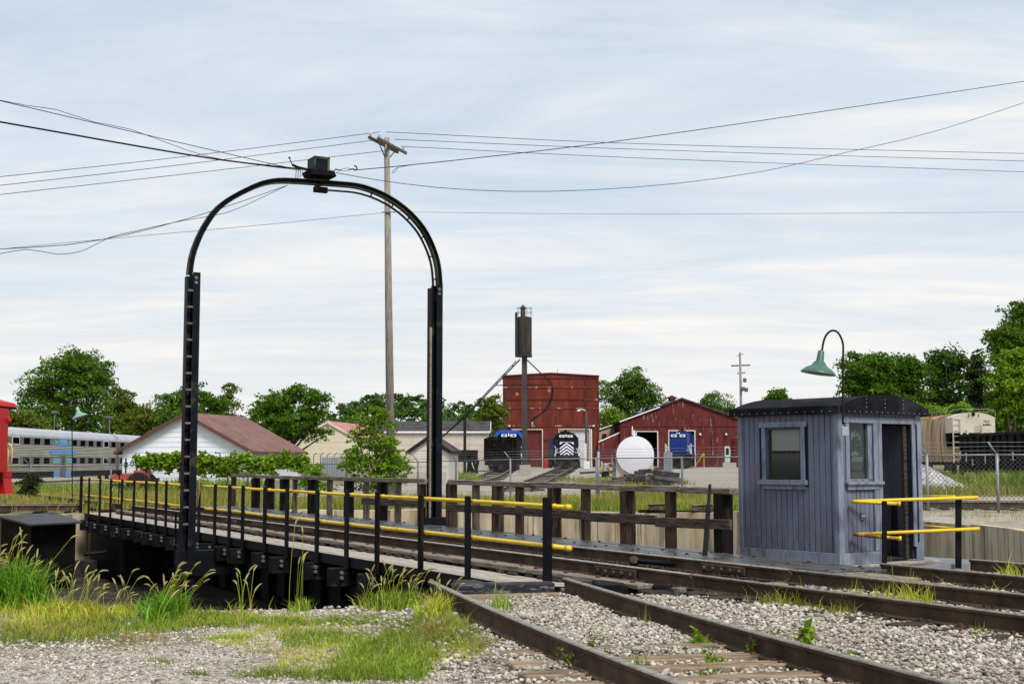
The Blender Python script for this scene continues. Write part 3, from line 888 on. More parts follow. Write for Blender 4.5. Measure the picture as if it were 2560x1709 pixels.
for sg, w0, zt in ((-1, WL_, ZL_), (1, WR_, ZR_)):
    mb = MB()
    zb = -1.45 if sg < 0 else -.3
    # channel column: web facing along the bridge, flanges across
    mb.box(w0 - .02, w0 + .135, -.15, -.135, zb, zt)
    mb.box(w0 - .02, w0 + .135, .135, .15, zb, zt)
    mb.box(w0 + .12, w0 + .135, -.135, .135, zb, zt)
    mb.box(w0 - .13, w0 - .118, -.12, .12, zb, zt - .08)
    mb.box(w0 - .118, w0 - .02, -.02, .02, zb, zt - .08)
    leg = arl(mb, 'leg', M['arch_steel'], bevel=.003)
    nb = MB()
    for zz in (zt - .12, zt - .22):
        nb.lathe([(.001, .03), (.035, .03), (.04, 0)], 8, Matrix.Translation((w0 + .04, -.15, zz)) @ Matrix.Rotation(math.pi / 2, 4, 'X'))
    arl(nb, 'bolt', M['galv_dark'], leg)
    if sg < 0:
        lb = MB()
        xx = w0 - .2
        for y in (-.17, .15):
            lb.box(xx - .02, xx + .02, y - .008, y + .008, -1.7, .55)
        for zz in np.arange(-1.5, .6, .34):
            lb.box(xx - .02, xx + .02, -.162, .142, zz - .012, zz + .012)
        arl(lb, 'ladder', M['arch_steel'])
        for zz in np.arange(.3, zt - .2, .345):
            arl(MB().box(w0 - .125, w0 - .02, -.165, -.12, zz - .02, zz + .02), 'rung', M['corten'])
        fb = MB(); fb.box(w0 - .2, w0 + .9, -.2, .2, -.75, -.45); fb.box(w0 - .2, w0 + 1.6, -.12, .12, -.45, -.25)
        arl(fb, 'bracket', M['black_steel'])
    else:
        cb = MB(); cb.tube([(w0 - .17, -.16, z) for z in np.linspace(-.1, zt - 1.0, 12)], .028, 8)
        arl(cb, 'conduit', M['old_timber'], smooth=True)
        fb = MB(); fb.box(w0 - .28, w0 + .30, -.25, .25, .10, .33)
        arl(fb, 'base_shoe', M['black_steel'], bevel=.01)
# power box on top
wb0, zb0 = arch_wz(772, 428); wb1, zb1 = arch_wz(821, 394)
PB = thing('power_box', 'small weathered metal box with cables on top of the black arch', 'box', B(AS, (wb0 + wb1) / 2, zb0), ANG)
def pbl(mb, name, m, parent=None, **k):
    return mb.build(name, m, parent or PB, world=False, **k)
hw = (wb1 - wb0) / 2 * .82
zb1 = zb0 + (zb1 - zb0) * .88
mb = MB(); mb.box(-hw, hw, -.2, .22, 0, zb1 - zb0); pbl(mb, 'case', M['arch_steel'], bevel=.01)
mb = MB()
for x in (-hw, hw - .05):
    mb.box(x, x + .05, -.206, -.2, 0, zb1 - zb0)
mb.box(-hw, hw, -.206, -.2, zb1 - zb0 - .05, zb1 - zb0 + .002)
pbl(mb, 'frame', M['arch_green'])
mb = MB(); mb.prism([(-hw - .1, 0), (hw + .09, 0), (hw + .14, -.11), (-hw - .05, -.11)], lambda a, b: (a, -.26, b), lambda a, b: (a, .28, b)); pbl(mb, 'tray', M['soot'])
mb = MB(); mb.lathe([(.1, -.30), (.05, -.22), (.05, -.11)], 10); mb.tube([(-.15, 0, -.1), (-.14, 0, -.26)], .02, 6); mb.box(-.1, .2, -.06, .06, -.45, -.33)
pbl(mb, 'stem', M['soot'])
mb = MB()
mb.tube([(hw + .1, 0, -.01), (hw + .2, 0, -.03), (hw + .26, 0, .02), (hw + .34, 0, -.01), (hw + .43, 0, .0)], .014, 6)
mb.tube([(hw + .43, -.02, .02), (hw + .6, -.02, .03)], .006, 5); mb.tube([(hw + .43, .02, -.03), (hw + .6, .02, -.02)], .006, 5)
mb.tube([(hw + .6, 0, .0), (hw + .72, 0, .01), (hw + .78, 0, -.02), (hw + .83, 0, .02), (hw + .8, 0, .07), (hw + .75, 0, .08)], .016, 6)
mb.v = [(x * .9, y, z + .06 + .12 * (x - hw)) for x, y, z in mb.v]
pbl(mb, 'turnbuckle', M['soot'])
mb = MB()
for q in range(5):
    x = -hw - .05 - .05 * q
    mb.tube([(x, -.05, .03), (x - .1, -.07, .0 + .02 * q), (x - .12, -.08, -.12 - .03 * q)], .007, 5)
mb.tube([(-hw, 0, .02), (-hw - .3, 0, .06), (-hw - .42, 0, .1)], .03, 7); mb.tube([(-hw - .42, 0, .1), (-hw - .48, 0, .22)], .012, 5)
mb.lathe([(.001, -.03), (.03, 0), (.001, .03)], 8, Matrix.Translation((-hw - .49, 0, .25)))
pbl(mb, 'cable_end', M['soot'])
# ------------------------------------------------------------------ operator's shed (local: x along the right face, y along the left face)
S0 = G(2099, 1409.7, .08)
SA = R(38.0)
L1, L2, HW = 1.92, 1.99, 2.25
SH = thing('operator_shed', 'small blue-grey plank shed with a curved black roof beside the bridge', 'shed', S0, SA)
def shl(mb, name, m, parent=None, **k):
    return mb.build(name, m, parent or SH, world=False, **k)
WIN1 = (.66, 1.36, 1.22, 2.02)              # left face opening: y0,y1,z0,z1
WIN2 = (.235, .80, 1.20, 2.07)              # right face window: x0,x1,z0,z1
DOOR = (1.005, 1.76, .0, 2.07)
def boards(face, length, step, openings, zlo, zhi):
    n = int(round(length / step)); st = length / n
    for i in range(n):
        a, b = i * st + .006, (i + 1) * st - .006
        segs = [(zlo, zhi)]
        for o0, o1, z0, z1 in openings:
            if b > o0 + .01 and a < o1 - .01:
                new = []
                for p, q in segs:
                    if z0 > p + .02:
                        new.append((p, min(q, z0)))
                    if z1 < q - .02:
                        new.append((max(p, z1), q))
                segs = new
        for p, q in segs:
            mb = MB(); d = random.uniform(.0, .004)
            if face == 'L':
                mb.box(-.018 - d, 0.0, a, b, p, q)
            else:
                mb.box(a, b, -.018 - d, 0.0, p, q)
            shl(mb, 'board', M['shed_blue'], bevel=.003)
boards('L', L1, .108, [(WIN1[0] - .06, WIN1[1] + .06, WIN1[2] - .1, WIN1[3] + .04)], .16, HW)
boards('R', L2, .100, [(WIN2[0] - .04, WIN2[1] + .06, WIN2[2] - .08, WIN2[3] + .04), (DOOR[0] - .06, DOOR[1] + .06, -1, DOOR[3] + .03)], .16, HW)
def panel_with_hole(face, length, h, th, hole_list, m, name):
    # wall core built from strips round the openings
    xs = sorted(set([0, length] + [v for o in hole_list for v in o[:2]]))
    mb = MB()
    for a, b in zip(xs, xs[1:]):
        segs = [(0, h)]
        for o0, o1, z0, z1 in hole_list:
            if a >= o0 - 1e-6 and b <= o1 + 1e-6:
                segs = [s for s in ((0, z0), (z1, h)) if s[1] - s[0] > .01]
        for p, q in segs:
            if face == 'L':
                mb.box(.001, th, a, b, p, q)
            elif face == 'R':
                mb.box(a, b, .001, th, p, q)
            elif face == 'BL':
                mb.box(length * 0 + L2 - th, L2, a, b, p, q)
            else:
                mb.box(a, b, L1 - th, L1, p, q)
    return shl(mb, name, m)
panel_with_hole('L', L1, HW, .05, [WIN1], M['shed_groove'], 'wall_frame')
panel_with_hole('R', L2, HW, .05, [WIN2, DOOR], M['shed_groove'], 'wall_frame')
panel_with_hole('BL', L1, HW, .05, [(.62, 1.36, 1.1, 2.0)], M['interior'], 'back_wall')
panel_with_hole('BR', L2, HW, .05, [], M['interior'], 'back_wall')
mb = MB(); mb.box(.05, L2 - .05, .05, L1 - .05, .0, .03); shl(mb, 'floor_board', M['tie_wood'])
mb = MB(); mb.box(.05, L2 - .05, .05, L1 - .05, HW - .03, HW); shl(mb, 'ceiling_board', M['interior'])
# skirt boards
mb = MB(); mb.box(-.045, -.019, -.03, L1, -.02, .158); shl(mb, 'skirt_board', M['shed_trim'], bevel=.004)
mb = MB(); mb.box(-.045, DOOR[0] - .005, -.047, -.021, -.02, .158); shl(mb, 'skirt_board', M['shed_trim'], bevel=.004)
mb = MB(); mb.box(DOOR[1] + .06, L2, -.047, -.021, -.02, .19); shl(mb, 'skirt_board', M['shed_trim'], bevel=.004)
# corner boards
for (x0, x1, y0, y1) in ((-.04, -.021, -.022, .045), (-.038, .085, -.042, -.0215), (L2 - .13, L2 + .012, -.042, -.0215), (-.04, -.021, L1 - .07, L1 + .01)):
    mb = MB(); mb.box(x0, x1, y0, y1, .16, HW); shl(mb, 'corner_board', M['shed_trim'], bevel=.003)
# left window
y0, y1, z0, z1 = WIN1
W1 = MB(); W1.box(-.045, -.0215, y0 - .075, y0, z0 - .0, z1); w1 = shl(W1, 'window', M['shed_trim'], bevel=.003)
for bx in ((-.045, -.0215, y1, y1 + .075, z0, z1), (-.05, -.0215, y0 - .12, y1 + .12, z1, z1 + .085), (-.095, -.0215, y0 - .12, y1 + .12, z0 - .075, z0), (-.055, -.0215, y0 - .09, y1 + .09, z0 - .145, z0 - .076)):
    mb = MB(); mb.box(*bx); shl(mb, 'window_trim', M['shed_trim'], w1, bevel=.004)
for bx in ((-.02, .049, y0, y0 + .03, z0, z1), (-.02, .049, y1 - .03, y1, z0, z1), (-.02, .049, y0, y1, z1 - .03, z1)):
    mb = MB(); mb.box(*bx); shl(mb, 'window_jamb', M['interior'], w1)
zm = z0 + .40
for bx in ((.012, .03, y0 + .03, y1 - .03, z0, z0 + .05), (.012, .03, y0 + .03, y0 + .07, z0 + .05, zm), (.012, .03, y1 - .07, y1 - .03, z0 + .05, zm), (.012, .034, y0 + .03, y1 - .03, zm, zm + .045), (.03, .045, y0 + .03, y0 + .065, zm + .045, z1 - .03), (.03, .045, y1 - .065, y1 - .03, zm + .045, z1 - .03)):
    mb = MB(); mb.box(*bx); shl(mb, 'sash', M['tie_wood'], w1)
mb = MB(); mb.box(.02, .023, y0 + .07, y1 - .07, z0 + .05, zm); shl(mb, 'pane', M['glass'], w1)
mb = MB(); mb.box(.036, .039, y0 + .065, y1 - .065, zm + .045, z1 - .03); shl(mb, 'pane', M['glass_milky'], w1)
# right window and door casing
x0, x1, z0, z1 = WIN2
mb = MB(); mb.box(.10, L2 - .10, -.052, -.0215, z1 + .002, z1 + .095); shl(mb, 'header_board', M['shed_trim'], bevel=.004)
W2 = MB(); W2.box(x0 - .085, x0, -.046, -.0215, z0 - .0, z1); w2 = shl(W2, 'window', M['shed_trim'], bevel=.003)
for bx in ((x0 - .11, x1 + .19, -.095, -.0215, z0 - .045, z0 - .001), (x0 - .07, x1 + .10, -.06, -.0215, z0 - .12, z0 - .046)):
    mb = MB(); mb.box(*bx); shl(mb, 'window_trim', M['shed_trim'], w2, bevel=.004)
for bx in ((x0, x0 + .03, -.02, .049, z0, z1), (x1 - .1, x1, -.02, .049, z0, z1), (x0, x1, -.02, .049, z0, z0 + .04)):
    mb = MB(); mb.box(*bx); shl(mb, 'window_jamb', M['shed_trim'], w2)
mb = MB(); mb.box(x0 + .03, x1 - .10, .02, .023, z0 + .04, z1); shl(mb, 'pane', M['glass'], w2)
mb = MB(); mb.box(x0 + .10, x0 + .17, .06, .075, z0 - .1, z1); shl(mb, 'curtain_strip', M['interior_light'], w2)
for bx in ((x1 + .005, x1 + .11, -.049, -.0215, .165, z1), (DOOR[0] - .085, DOOR[0], -.05, -.0216, .16, z1), (DOOR[1], DOOR[1] + .085, -.05, -.0216, .19, z1)):
    mb = MB(); mb.box(*bx); shl(mb, 'casing', M['shed_trim'], bevel=.004)
mb = MB(); mb.box(DOOR[1] + .09, DOOR[1] + .115, -.06, -.0216, .26, z1); shl(mb, 'door_stop', M['shed_groove'])
D_ = MB(); D_.box(DOOR[1] - .06, DOOR[1] - .02, .06, .78, .04, 2.05); dr = shl(D_, 'door', M['shed_blue'])
mb = MB(); mb.box(DOOR[1] - .17, DOOR[1] - .09, -.01, .045, .04, 2.05); shl(mb, 'door_post', M['tie_wood'])
mb = MB(); mb.box(DOOR[0] + .28, DOOR[0] + .33, 1.2, 1.26, .05, 2.0); shl(mb, 'inner_post', M['interior'])
mb = MB(); mb.box(.3, .9, 1.1, 1.7, .75, .80); mb.box(.3, .35, 1.1, 1.7, 0, .75); shl(mb, 'inner_desk', M['tie_wood'])
mb = MB(); mb.box(1.15, 1.62, 1.845, 1.868, 1.45, 2.0); shl(mb, 'reflection_panel', M['interior_light'])  # pale panel added inside to stand for a reflection in the upper pane
mb = MB(); mb.box(.25, 1.9, 1.6, 1.86, 1.18, 1.22); shl(mb, 'shelf', M['tie_wood'])
# barrel roof
def rz(x):
    u = (x - L2 / 2) / (L2 / 2 + .1)
    return 2.295 + .205 * (1 - abs(u) ** 2.2)
xs = np.linspace(-.105, L2 + .105, 19)
prof = [(x, rz(x)) for x in xs]
mb = MB()
poly = prof + [(x, z - .028) for x, z in prof[::-1]]
mb.prism(poly, lambda a, b: (a, -.11, b), lambda a, b: (a, L1 + .11, b))
roof = shl(mb, 'roof', M['roofing'], smooth=False)
for y in (-.118, L1 + .112):
    mb = MB(); mb.prism([(x, z + .006) for x, z in prof] + [(L2 + .115, 2.215), (-.115, 2.215)], lambda a, b: (a, y - .004, b), lambda a, b: (a, y + .007, b))
    shl(mb, 'fascia', M['roofing'], roof)
for x in (-.118, L2 + .108):
    mb = MB(); mb.box(x, x + .012, -.12, L1 + .12, 2.205, 2.325); shl(mb, 'fascia', M['roofing'], roof, bevel=.003)
mb = MB()
for y in np.linspace(.02, L1, 13):
    mb.box(-.124, -.117, y - .005, y + .005, 2.235, 2.245)
for x in np.linspace(0, L2, 16):
    mb.box(x - .005, x + .005, -.128, -.121, 2.235, 2.245)
for x in (.55, 1.0, 1.45):
    for z in (2.31, 2.37, 2.43):
        mb.box(x - .005, x + .005, -.128, -.121, z, z + .01)
shl(mb, 'nail_heads', M['nail'], roof)
mb = MB(); mb.box(.50, .515, -.125, -.121, 2.22, 2.50); shl(mb, 'roof_seam', M['roofing'], roof)
# outlet box
ob = MB(); ob.box(.47, .555, -.045, -.022, .63, .75); obx = shl(ob, 'outlet_box', M['galv_dark'], bevel=.004)
mb = MB()
for x in (.495, .53):
    mb.lathe([(.014, 0), (.014, .012), (.001, .014)], 10, Matrix.Translation((x, -.045, .69)) @ Matrix.Rotation(math.pi / 2, 4, 'X'))
shl(mb, 'outlet', M['insulator'], obx)

# gooseneck lamp on the shed corner
def sh_world(x, y, z):
    c, s = math.cos(SA), math.sin(SA)
    return np.array([S0[0] + c * x - s * y, S0[1] + s * x + c * y, S0[2] + z])
def gooseneck(name, label, base, top_pts, shade_at, tilt_axis, tilt, rad, m_sh, m_pipe, extra=None, pr=.016):
    th_ = thing(name, label, 'lamp', base)
    mb = MB(); mb.tube(top_pts, pr, 8); mb.build('pipe', m_pipe, th_, smooth=True)
    Mx = Matrix.Translation(Vector(shade_at)) @ Matrix.Rotation(tilt, 4, Vector(tilt_axis))
    k = rad / .265
    prof_o = [(.001, .35), (.035, .35), (.046, .335), (.058, .195), (.064, .185), (.085, .170), (.108, .130), (.135, .108), (.19, .078), (.24, .036), (.262, .008), (.265, 0)]
    o = MB().lathe([(r * k, z * k) for r, z in prof_o], 28, Mx).build('lamp_shade', m_sh, th_, smooth=True)
    MB().lathe([(.262 * k, .002 * k), (.20 * k, .06 * k), (.12 * k, .105 * k), (.001, .13 * k)], 28, Mx).build('reflector', M['lamp_inner'], o, smooth=True)
    MB().lathe([(.001, .02 * k), (.04 * k, .04 * k), (.045 * k, .09 * k), (.02 * k, .14 * k)], 12, Mx).build('bulb', M['insulator'], o, smooth=True)
    return th_
yl = S0[1] - .15
c4 = lambda x, y: P(1800 + x * .3252, 780 + y * .3252, yl)
pts = [c4(945, 860), c4(945, 700), c4(945, 500), c4(947, 300), c4(946, 250), c4(938, 215), c4(920, 175), c4(898, 150), c4(870, 141), c4(845, 148), c4(820, 172), c4(803, 205), c4(792, 245), c4(783, 300)]
sp = c4(755, 472)
lamp = gooseneck('gooseneck_lamp', 'large green shaded gooseneck lamp rising above the blue shed roof', c4(945, 900), resample(pts, .05), sp, (0, 1, .25), R(9), .262, M['lamp_green'], M['dark_pipe'])
e = c4(958, 915)
MB().box(e[0] - .05, e[0] + .05, e[1] - .04, e[1] + .02, e[2] - .07, e[2] + .065).build('junction_box', M['grey_box'], lamp, bevel=.006)
# gooseneck lamp at the far corner of the bridge
yl2 = B(16.2, -2.15)[1]
c1 = lambda x, y: P(x * .2742, 850 + y * .2742, yl2)
pts = [c1(659, 1480), c1(659, 1200), c1(658, 900), c1(654, 760), c1(640, 690), c1(624, 640), c1(622, 590), c1(630, 555), c1(648, 540), c1(668, 548), c1(683, 570), c1(700, 612)]
gooseneck('gooseneck_lamp', 'small pale green gooseneck lamp at the far left end of the bridge', c1(659, 1480), resample(pts, .06), c1(730, 702), (0, -1, .1), R(20), .25, M['lamp_green_pale'], M['dark_pipe'])

# platform under and beside the shed
PL = thing('platform', 'wood and checker steel platform carrying the blue shed', 'platform', S0 - np.array([0, 0, .1]), SA)
for q in range(9):
    mb = MB(); y = -.16 + q * .26
    mb.box(-.25, 2.25, y + .005, y + .255, -.06, .075 + random.uniform(-.004, .004)); mb.build('plank', M['deck'], PL, world=False, bevel=.006)
M['checker'] = mat('checker', (.23, .235, .25), .45, .25, 8, col2=(.11, .105, .105), amt=.35, scale2=3, metal=.4, bump=.9, bscale=70, dist=.01)
mb = MB(); mb.box(.1, 3.05, -.62, -.165, -.02, .045); mb.build('steel_plate', M['checker'], PL, world=False, bevel=.004)
mb = MB(); mb.box(2.26, 3.05, -.16, 1.6, -.02, .045); mb.build('steel_plate', M['checker'], PL, world=False, bevel=.004)
mb = MB(); mb.box(.1, 3.05, -.66, -.625, -.14, .06); mb.build('edge_angle', M['galv'], PL, world=False)
mb = MB(); mb.box(-.2, 2.9, -.3, 1.6, -.45, -.10); mb.build('bearer', M['creosote'], PL, world=False)
# crossing planks between the far rail and the shed platform
for i_, (w0, w1, s0, s1) in enumerate(((.90, 1.22, -16.4, -13.72), (1.24, 1.55, -15.9, -13.70), (1.57, 1.9, -15.2, -13.72))):
    mb = MB(); mb.prism([(w0, s0 + .2 * i_), (w1, s0 + .4), (w1, s1), (w0, s1)], lambda a, b: B(b, a, .03), lambda a, b: B(b, a, .165))
    tag(mb.build('crossing_plank', M['old_timber'], loc=B(s1, w0, .03), bevel=.01), ['pale worn plank right beside the far rail below the blue shed', 'middle one of the three pale planks below the blue shed', 'short plank touching the shed platform edge'][i_], 'plank', 'planks beside the far rail')

# yellow guard rail by the shed
gp = [G(2211, 1430, -.02), G(2239, 1411, -.02), G(2396, 1420, -.02)]
GR = thing('guard_rail', 'short yellow U-shaped pipe guard rail on black posts right of the blue shed', 'railing', gp[0])
tops = [(2211, 1252), (2239, 1244), (2396, 1239)]
for g_, (tx, ty), wd in zip(gp, tops, (.065, .10, .085)):
    t_ = P(tx, ty, g_[1])
    MB().beam(g_, t_, wd, .05, (0, 1, 0)).build('post', M['black_steel'], GR, bevel=.004)
def lerp_pt(px, py, Y):
    return P(px, py, Y)
ya, yb, yc = gp[0][1] - .04, gp[0][1] + .75, gp[2][1] - .04
for k_, (cap, bend, endr, m1) in enumerate((((2246, 1258.5), (2139, 1253), (2444, 1243), 'yellow'), ((2248, 1345.5), (2145, 1336), (2448, 1321), 'yellow_rust'))):
    a, b, c_ = P(*cap, ya), P(*bend, ya + .22), P(*endr, yc)
    bb = b + np.array([-.02, .09, 0])
    MB().tube([a, b, b + np.array([-.025, .04, 0]), bb], .027, 10).build('pipe_bar', M[m1], GR, smooth=True)
    MB().tube([bb, (bb + c_) / 2, c_], .027, 10).build('pipe_bar', M['yellow'], GR, smooth=True)
    d = (a - b) / np.linalg.norm(a - b)
    MB().tube([a - d * .01, a + d * .03], .037, 10).build('end_cap', M['yellow'], GR, smooth=True)
    MB().tube([a - d * .30, a - d * .28], .033, 10).build('coupling', M[m1], GR, smooth=True)
for y_, k_ in ((936, 1.03), (1182, .55)):
    a, b = P(1820 + 1612 * .29977, 960 + y_ * .29977, gp[2][1] + 1.3), P(1820 + 1890 * .29977, 960 + (y_ + 3 + (20 if k_ < 1 else 0)) * .29977, gp[2][1] + .1)
    MB().tube([a, b], .025, 10).build('pipe_bar', M['yellow'], GR, smooth=True)

# ------------------------------------------------------------------ loose things round the bridge end
a, b = G(1128, 1478, .05), G(1384, 1474, .05)
mb = MB(); mb.beam(a + np.array([0, .1, .02]), b + np.array([0, .1, .02]), .22, .14)
M['painted_timber'] = mat('painted_timber', (.02, .02, .026), .6, .4, 5, (1, 5, 5), col2=(.20, .20, .24), amt=.25, scale2=4, stretch2=(1, 5, 5), bump=.6)
tag(mb.build('stop_timber', M['painted_timber'], loc=a, bevel=.02), 'black painted timber laid across between the foreground rails at the pit edge', 'timber')
a, b = G(1140, 1463, -.02), G(1196, 1461, -.02)
tag(MB().beam(a, b, .3, .12).build('wood_block', M['tie_wood'], loc=a, bevel=.01), 'small brown wood block just behind the black stop timber', 'block')
a, b = G(1175, 1503, .02), G(1425, 1493, .02)
tag(MB().beam(a + np.array([0, .06, 0]), b + np.array([0, .06, 0]), .16, .10).build('plank', M['old_timber'], loc=a, bevel=.01), 'pale plank half buried in ballast in front of the black stop timber', 'plank')
blocks = [(1568, 1610, 1452, 1470, .22, 'tie_wood', 'brown timber stub under the near rail at the end of the bridge'), (1637, 1677, 1463, 1485, .24, 'post_dark', 'black square timber end standing on ballast near the rail joint'), (1500, 1572, 1462, 1484, .18, 'creosote', 'dark timber wedge between the foreground track and the bridge end')]
for x0, x1, yt, yb_, dep, m, lab in blocks:
    a, b = G(x0, yb_, 0.0), G(x1, yb_, 0.0)
    h = P((x0 + x1) / 2, yt, a[1])[2]
    mb = MB(); mb.beam((a + b) / 2 + np.array([0, .05, h / 2 - .05]), (a + b) / 2 + np.array([-.06, .75, h / 2 - .05]), abs(b[0] - a[0]), h + .1)
    tag(mb.build('timber_block', M[m], loc=a, bevel=.015), lab, 'timber')
for k_, (x0, y0, x1, y1, w, m, lab) in enumerate(((1690, 1478, 1762, 1472, .16, 'old_timber', 'pale timber offcut beside the near rail right of the bridge end'), (1762, 1492, 1870, 1488, .2, 'tie_wood', 'rotten brown board lying on ballast below the near rail'), (1850, 1502, 1930, 1498, .15, 'tie_wood', 'rightmost rotten board end on the ballast below the near rail'))):
    a, b = G(x0, y0, .03), G(x1, y1, .03)
    tag(MB().beam(a, b, w, .09).build('wood_scrap', M[m], loc=a, bevel=.01), lab, 'timber')
# pale timber baulk between the rails at the end of the bridge
a = B(-13.85, .35, .06); b = B(-13.85, -.35, .06)
mb = MB(); mb.prism([(-.45, -14.4), (.45, -14.05), (.5, -13.8), (-.5, -13.8)], lambda p, q: B(q, p, -.05), lambda p, q: B(q, p, .10))
tag(mb.build('end_timber', M['old_timber'], loc=B(-13.9, 0, 0), bevel=.012), 'pale worn timber between the two rails at the end of the bridge', 'timber')
# locking bar between the rails
a = G(1584, 1402, .14); b = G(2035, 1432.5, .14)
mb = MB(); mb.tube([a, a + (b - a) * .45, a + (b - a) * .8, b], .03, 8)
LB = tag(mb.build('locking_bar', M['black_steel'], loc=a, smooth=True), 'long dark steel locking bar lying between the bridge rails', 'bar')
mb = MB(); mb.lathe([(.001, -.09), (.06, -.08), (.08, 0), (.06, .08), (.001, .09)], 10, Matrix.Translation(Vector(a + (b - a) * .0)) @ Matrix.Rotation(1.2, 4, 'X')); mb.build('clevis', M['rust_plate'], LB)
# leaning hand lever by the timber railing
a = G(1762, 1389, .17); t_ = P(1775, 1210, a[1] + .3)
mb = MB(); mb.beam(a, a + (t_ - a) * .72, .075, .05, (0, 1, 0), .06, .05); mb.beam(a + (t_ - a) * .70, t_, .05, .04, (0, 1, 0), .04, .035)
tag(mb.build('hand_lever', M['black_steel'], loc=a, bevel=.004), 'leaning black steel hand lever standing in front of the timber railing', 'lever')
# drive cover at the far left end of the bridge
q = [G(-12, 1287, 0), G(135, 1279, 0), G(206, 1303, 0), G(75, 1309.5, 0)]
HB = thing('drive_cover', 'flat topped black sheet metal drive housing at the far left of the pit', 'housing', (q[3][0], q[3][1], PIT_Z))
cx = sum(p[0] for p in q) / 4; cy = sum(p[1] for p in q) / 4
mb = MB(); vs = [(p[0], p[1], -.05) for p in q] + [(p[0], p[1], 0.0) for p in q]
mb.add(vs, [(3, 2, 1, 0), (4, 5, 6, 7), (0, 1, 5, 4), (1, 2, 6, 5), (2, 3, 7, 6), (3, 0, 4, 7)])
M['hatch'] = mat('hatch', (.038, .040, .048), .55, .2, 2, col2=(.075, .077, .085), amt=.15, scale2=1.5)
mb.build('lid', M['hatch'], HB, bevel=.004)
mb = MB(); vs = [(cx + (p[0] - cx) * .86, cy + (p[1] - cy) * .86, PIT_Z + .2) for p in q] + [(cx + (p[0] - cx) * .86, cy + (p[1] - cy) * .86, -.05) for p in q]
mb.add(vs, [(3, 2, 1, 0), (4, 5, 6, 7), (0, 1, 5, 4), (1, 2, 6, 5), (2, 3, 7, 6), (3, 0, 4, 7)])
mb.build('case', M['soot'], HB)  # case blackened to stand for the deep shade below the lid
mb = MB(); a = G(210, 1385, -1.0); mb.tube(resample([a, a + np.array([.7, .4, .1]), a + np.array([1.1, .8, .45]), a + np.array([1.8, 1.0, .5])], .15), .05, 7)
tag(mb.build('drain_hose', M['dark_pipe'], loc=a, smooth=True), 'dark hose hanging in the pit beside the drive housing', 'hose')
# fixed timbers of radial track ends on the far rim
def rim_track(dirv, label, n=3, length=14, grp=None, z=.02):
    d = np.array(dirv, float); d /= np.hypot(*d)
    a = PITC + d * (PIT_R - .1); b = PITC + d * (PIT_R + length)
    return track('railway_track', label, [tuple(a), tuple(b)], .755, [.35 + .7 * i for i in range(n)], rail_z=lambda x, y: .10 + gzf(x, y) * 0, head='rail_brown', tie_mat='post_dark')
rim_track((.60, .80), 'stub track end on the far rim behind the timber railing', 4, 9)
rim_track((-.49, .872), 'track end on the far rim straight beyond the bridge', 4, 16)
lt = [(-13.6, 43.3), (-18, 42.4), (-26, 40.6)]
track('railway_track', 'dark rail ends running off to the left behind the drive housing', lt, .755, [.3, 1.2, 2.2], rail_z=lambda x, y: .06, tie_mat='post_dark')
mb = MB(); a = G(295, 1276, .05); mb.beam(a, a + np.array([0, 0, .0]) + np.array([0.02, 0, 1.15]), .03, .03); mb.box(a[0] - .06, a[0] + .06, a[1] - .04, a[1] + .04, 1.15, 1.28)
tag(mb.build('switch_stand', M['black_steel'], loc=a), 'thin black rod stand seen through the far left part of the pipe railing', 'stand')
# ------------------------------------------------------------------ lettering
def lettering(body, size, m, parent, Mx, name='lettering', align='CENTER', bold=0.0):
    cu = bpy.data.curves.new(name, 'FONT'); cu.body = body; cu.size = size; cu.align_x = align; cu.align_y = 'CENTER'; cu.extrude = .004; cu.offset = bold
    tmp = bpy.data.objects.new('tmp_text', cu); COL.objects.link(tmp)
    dg = bpy.context.evaluated_depsgraph_get()
    me = bpy.data.meshes.new_from_object(tmp.evaluated_get(dg))
    bpy.data.objects.remove(tmp); me.transform(Mx); me.materials.clear(); me.materials.append(m)
    me.name = name
    return link(name, me, parent)
FACE = Matrix.Rotation(math.pi / 2, 4, 'X')                     # text upright, facing -Y

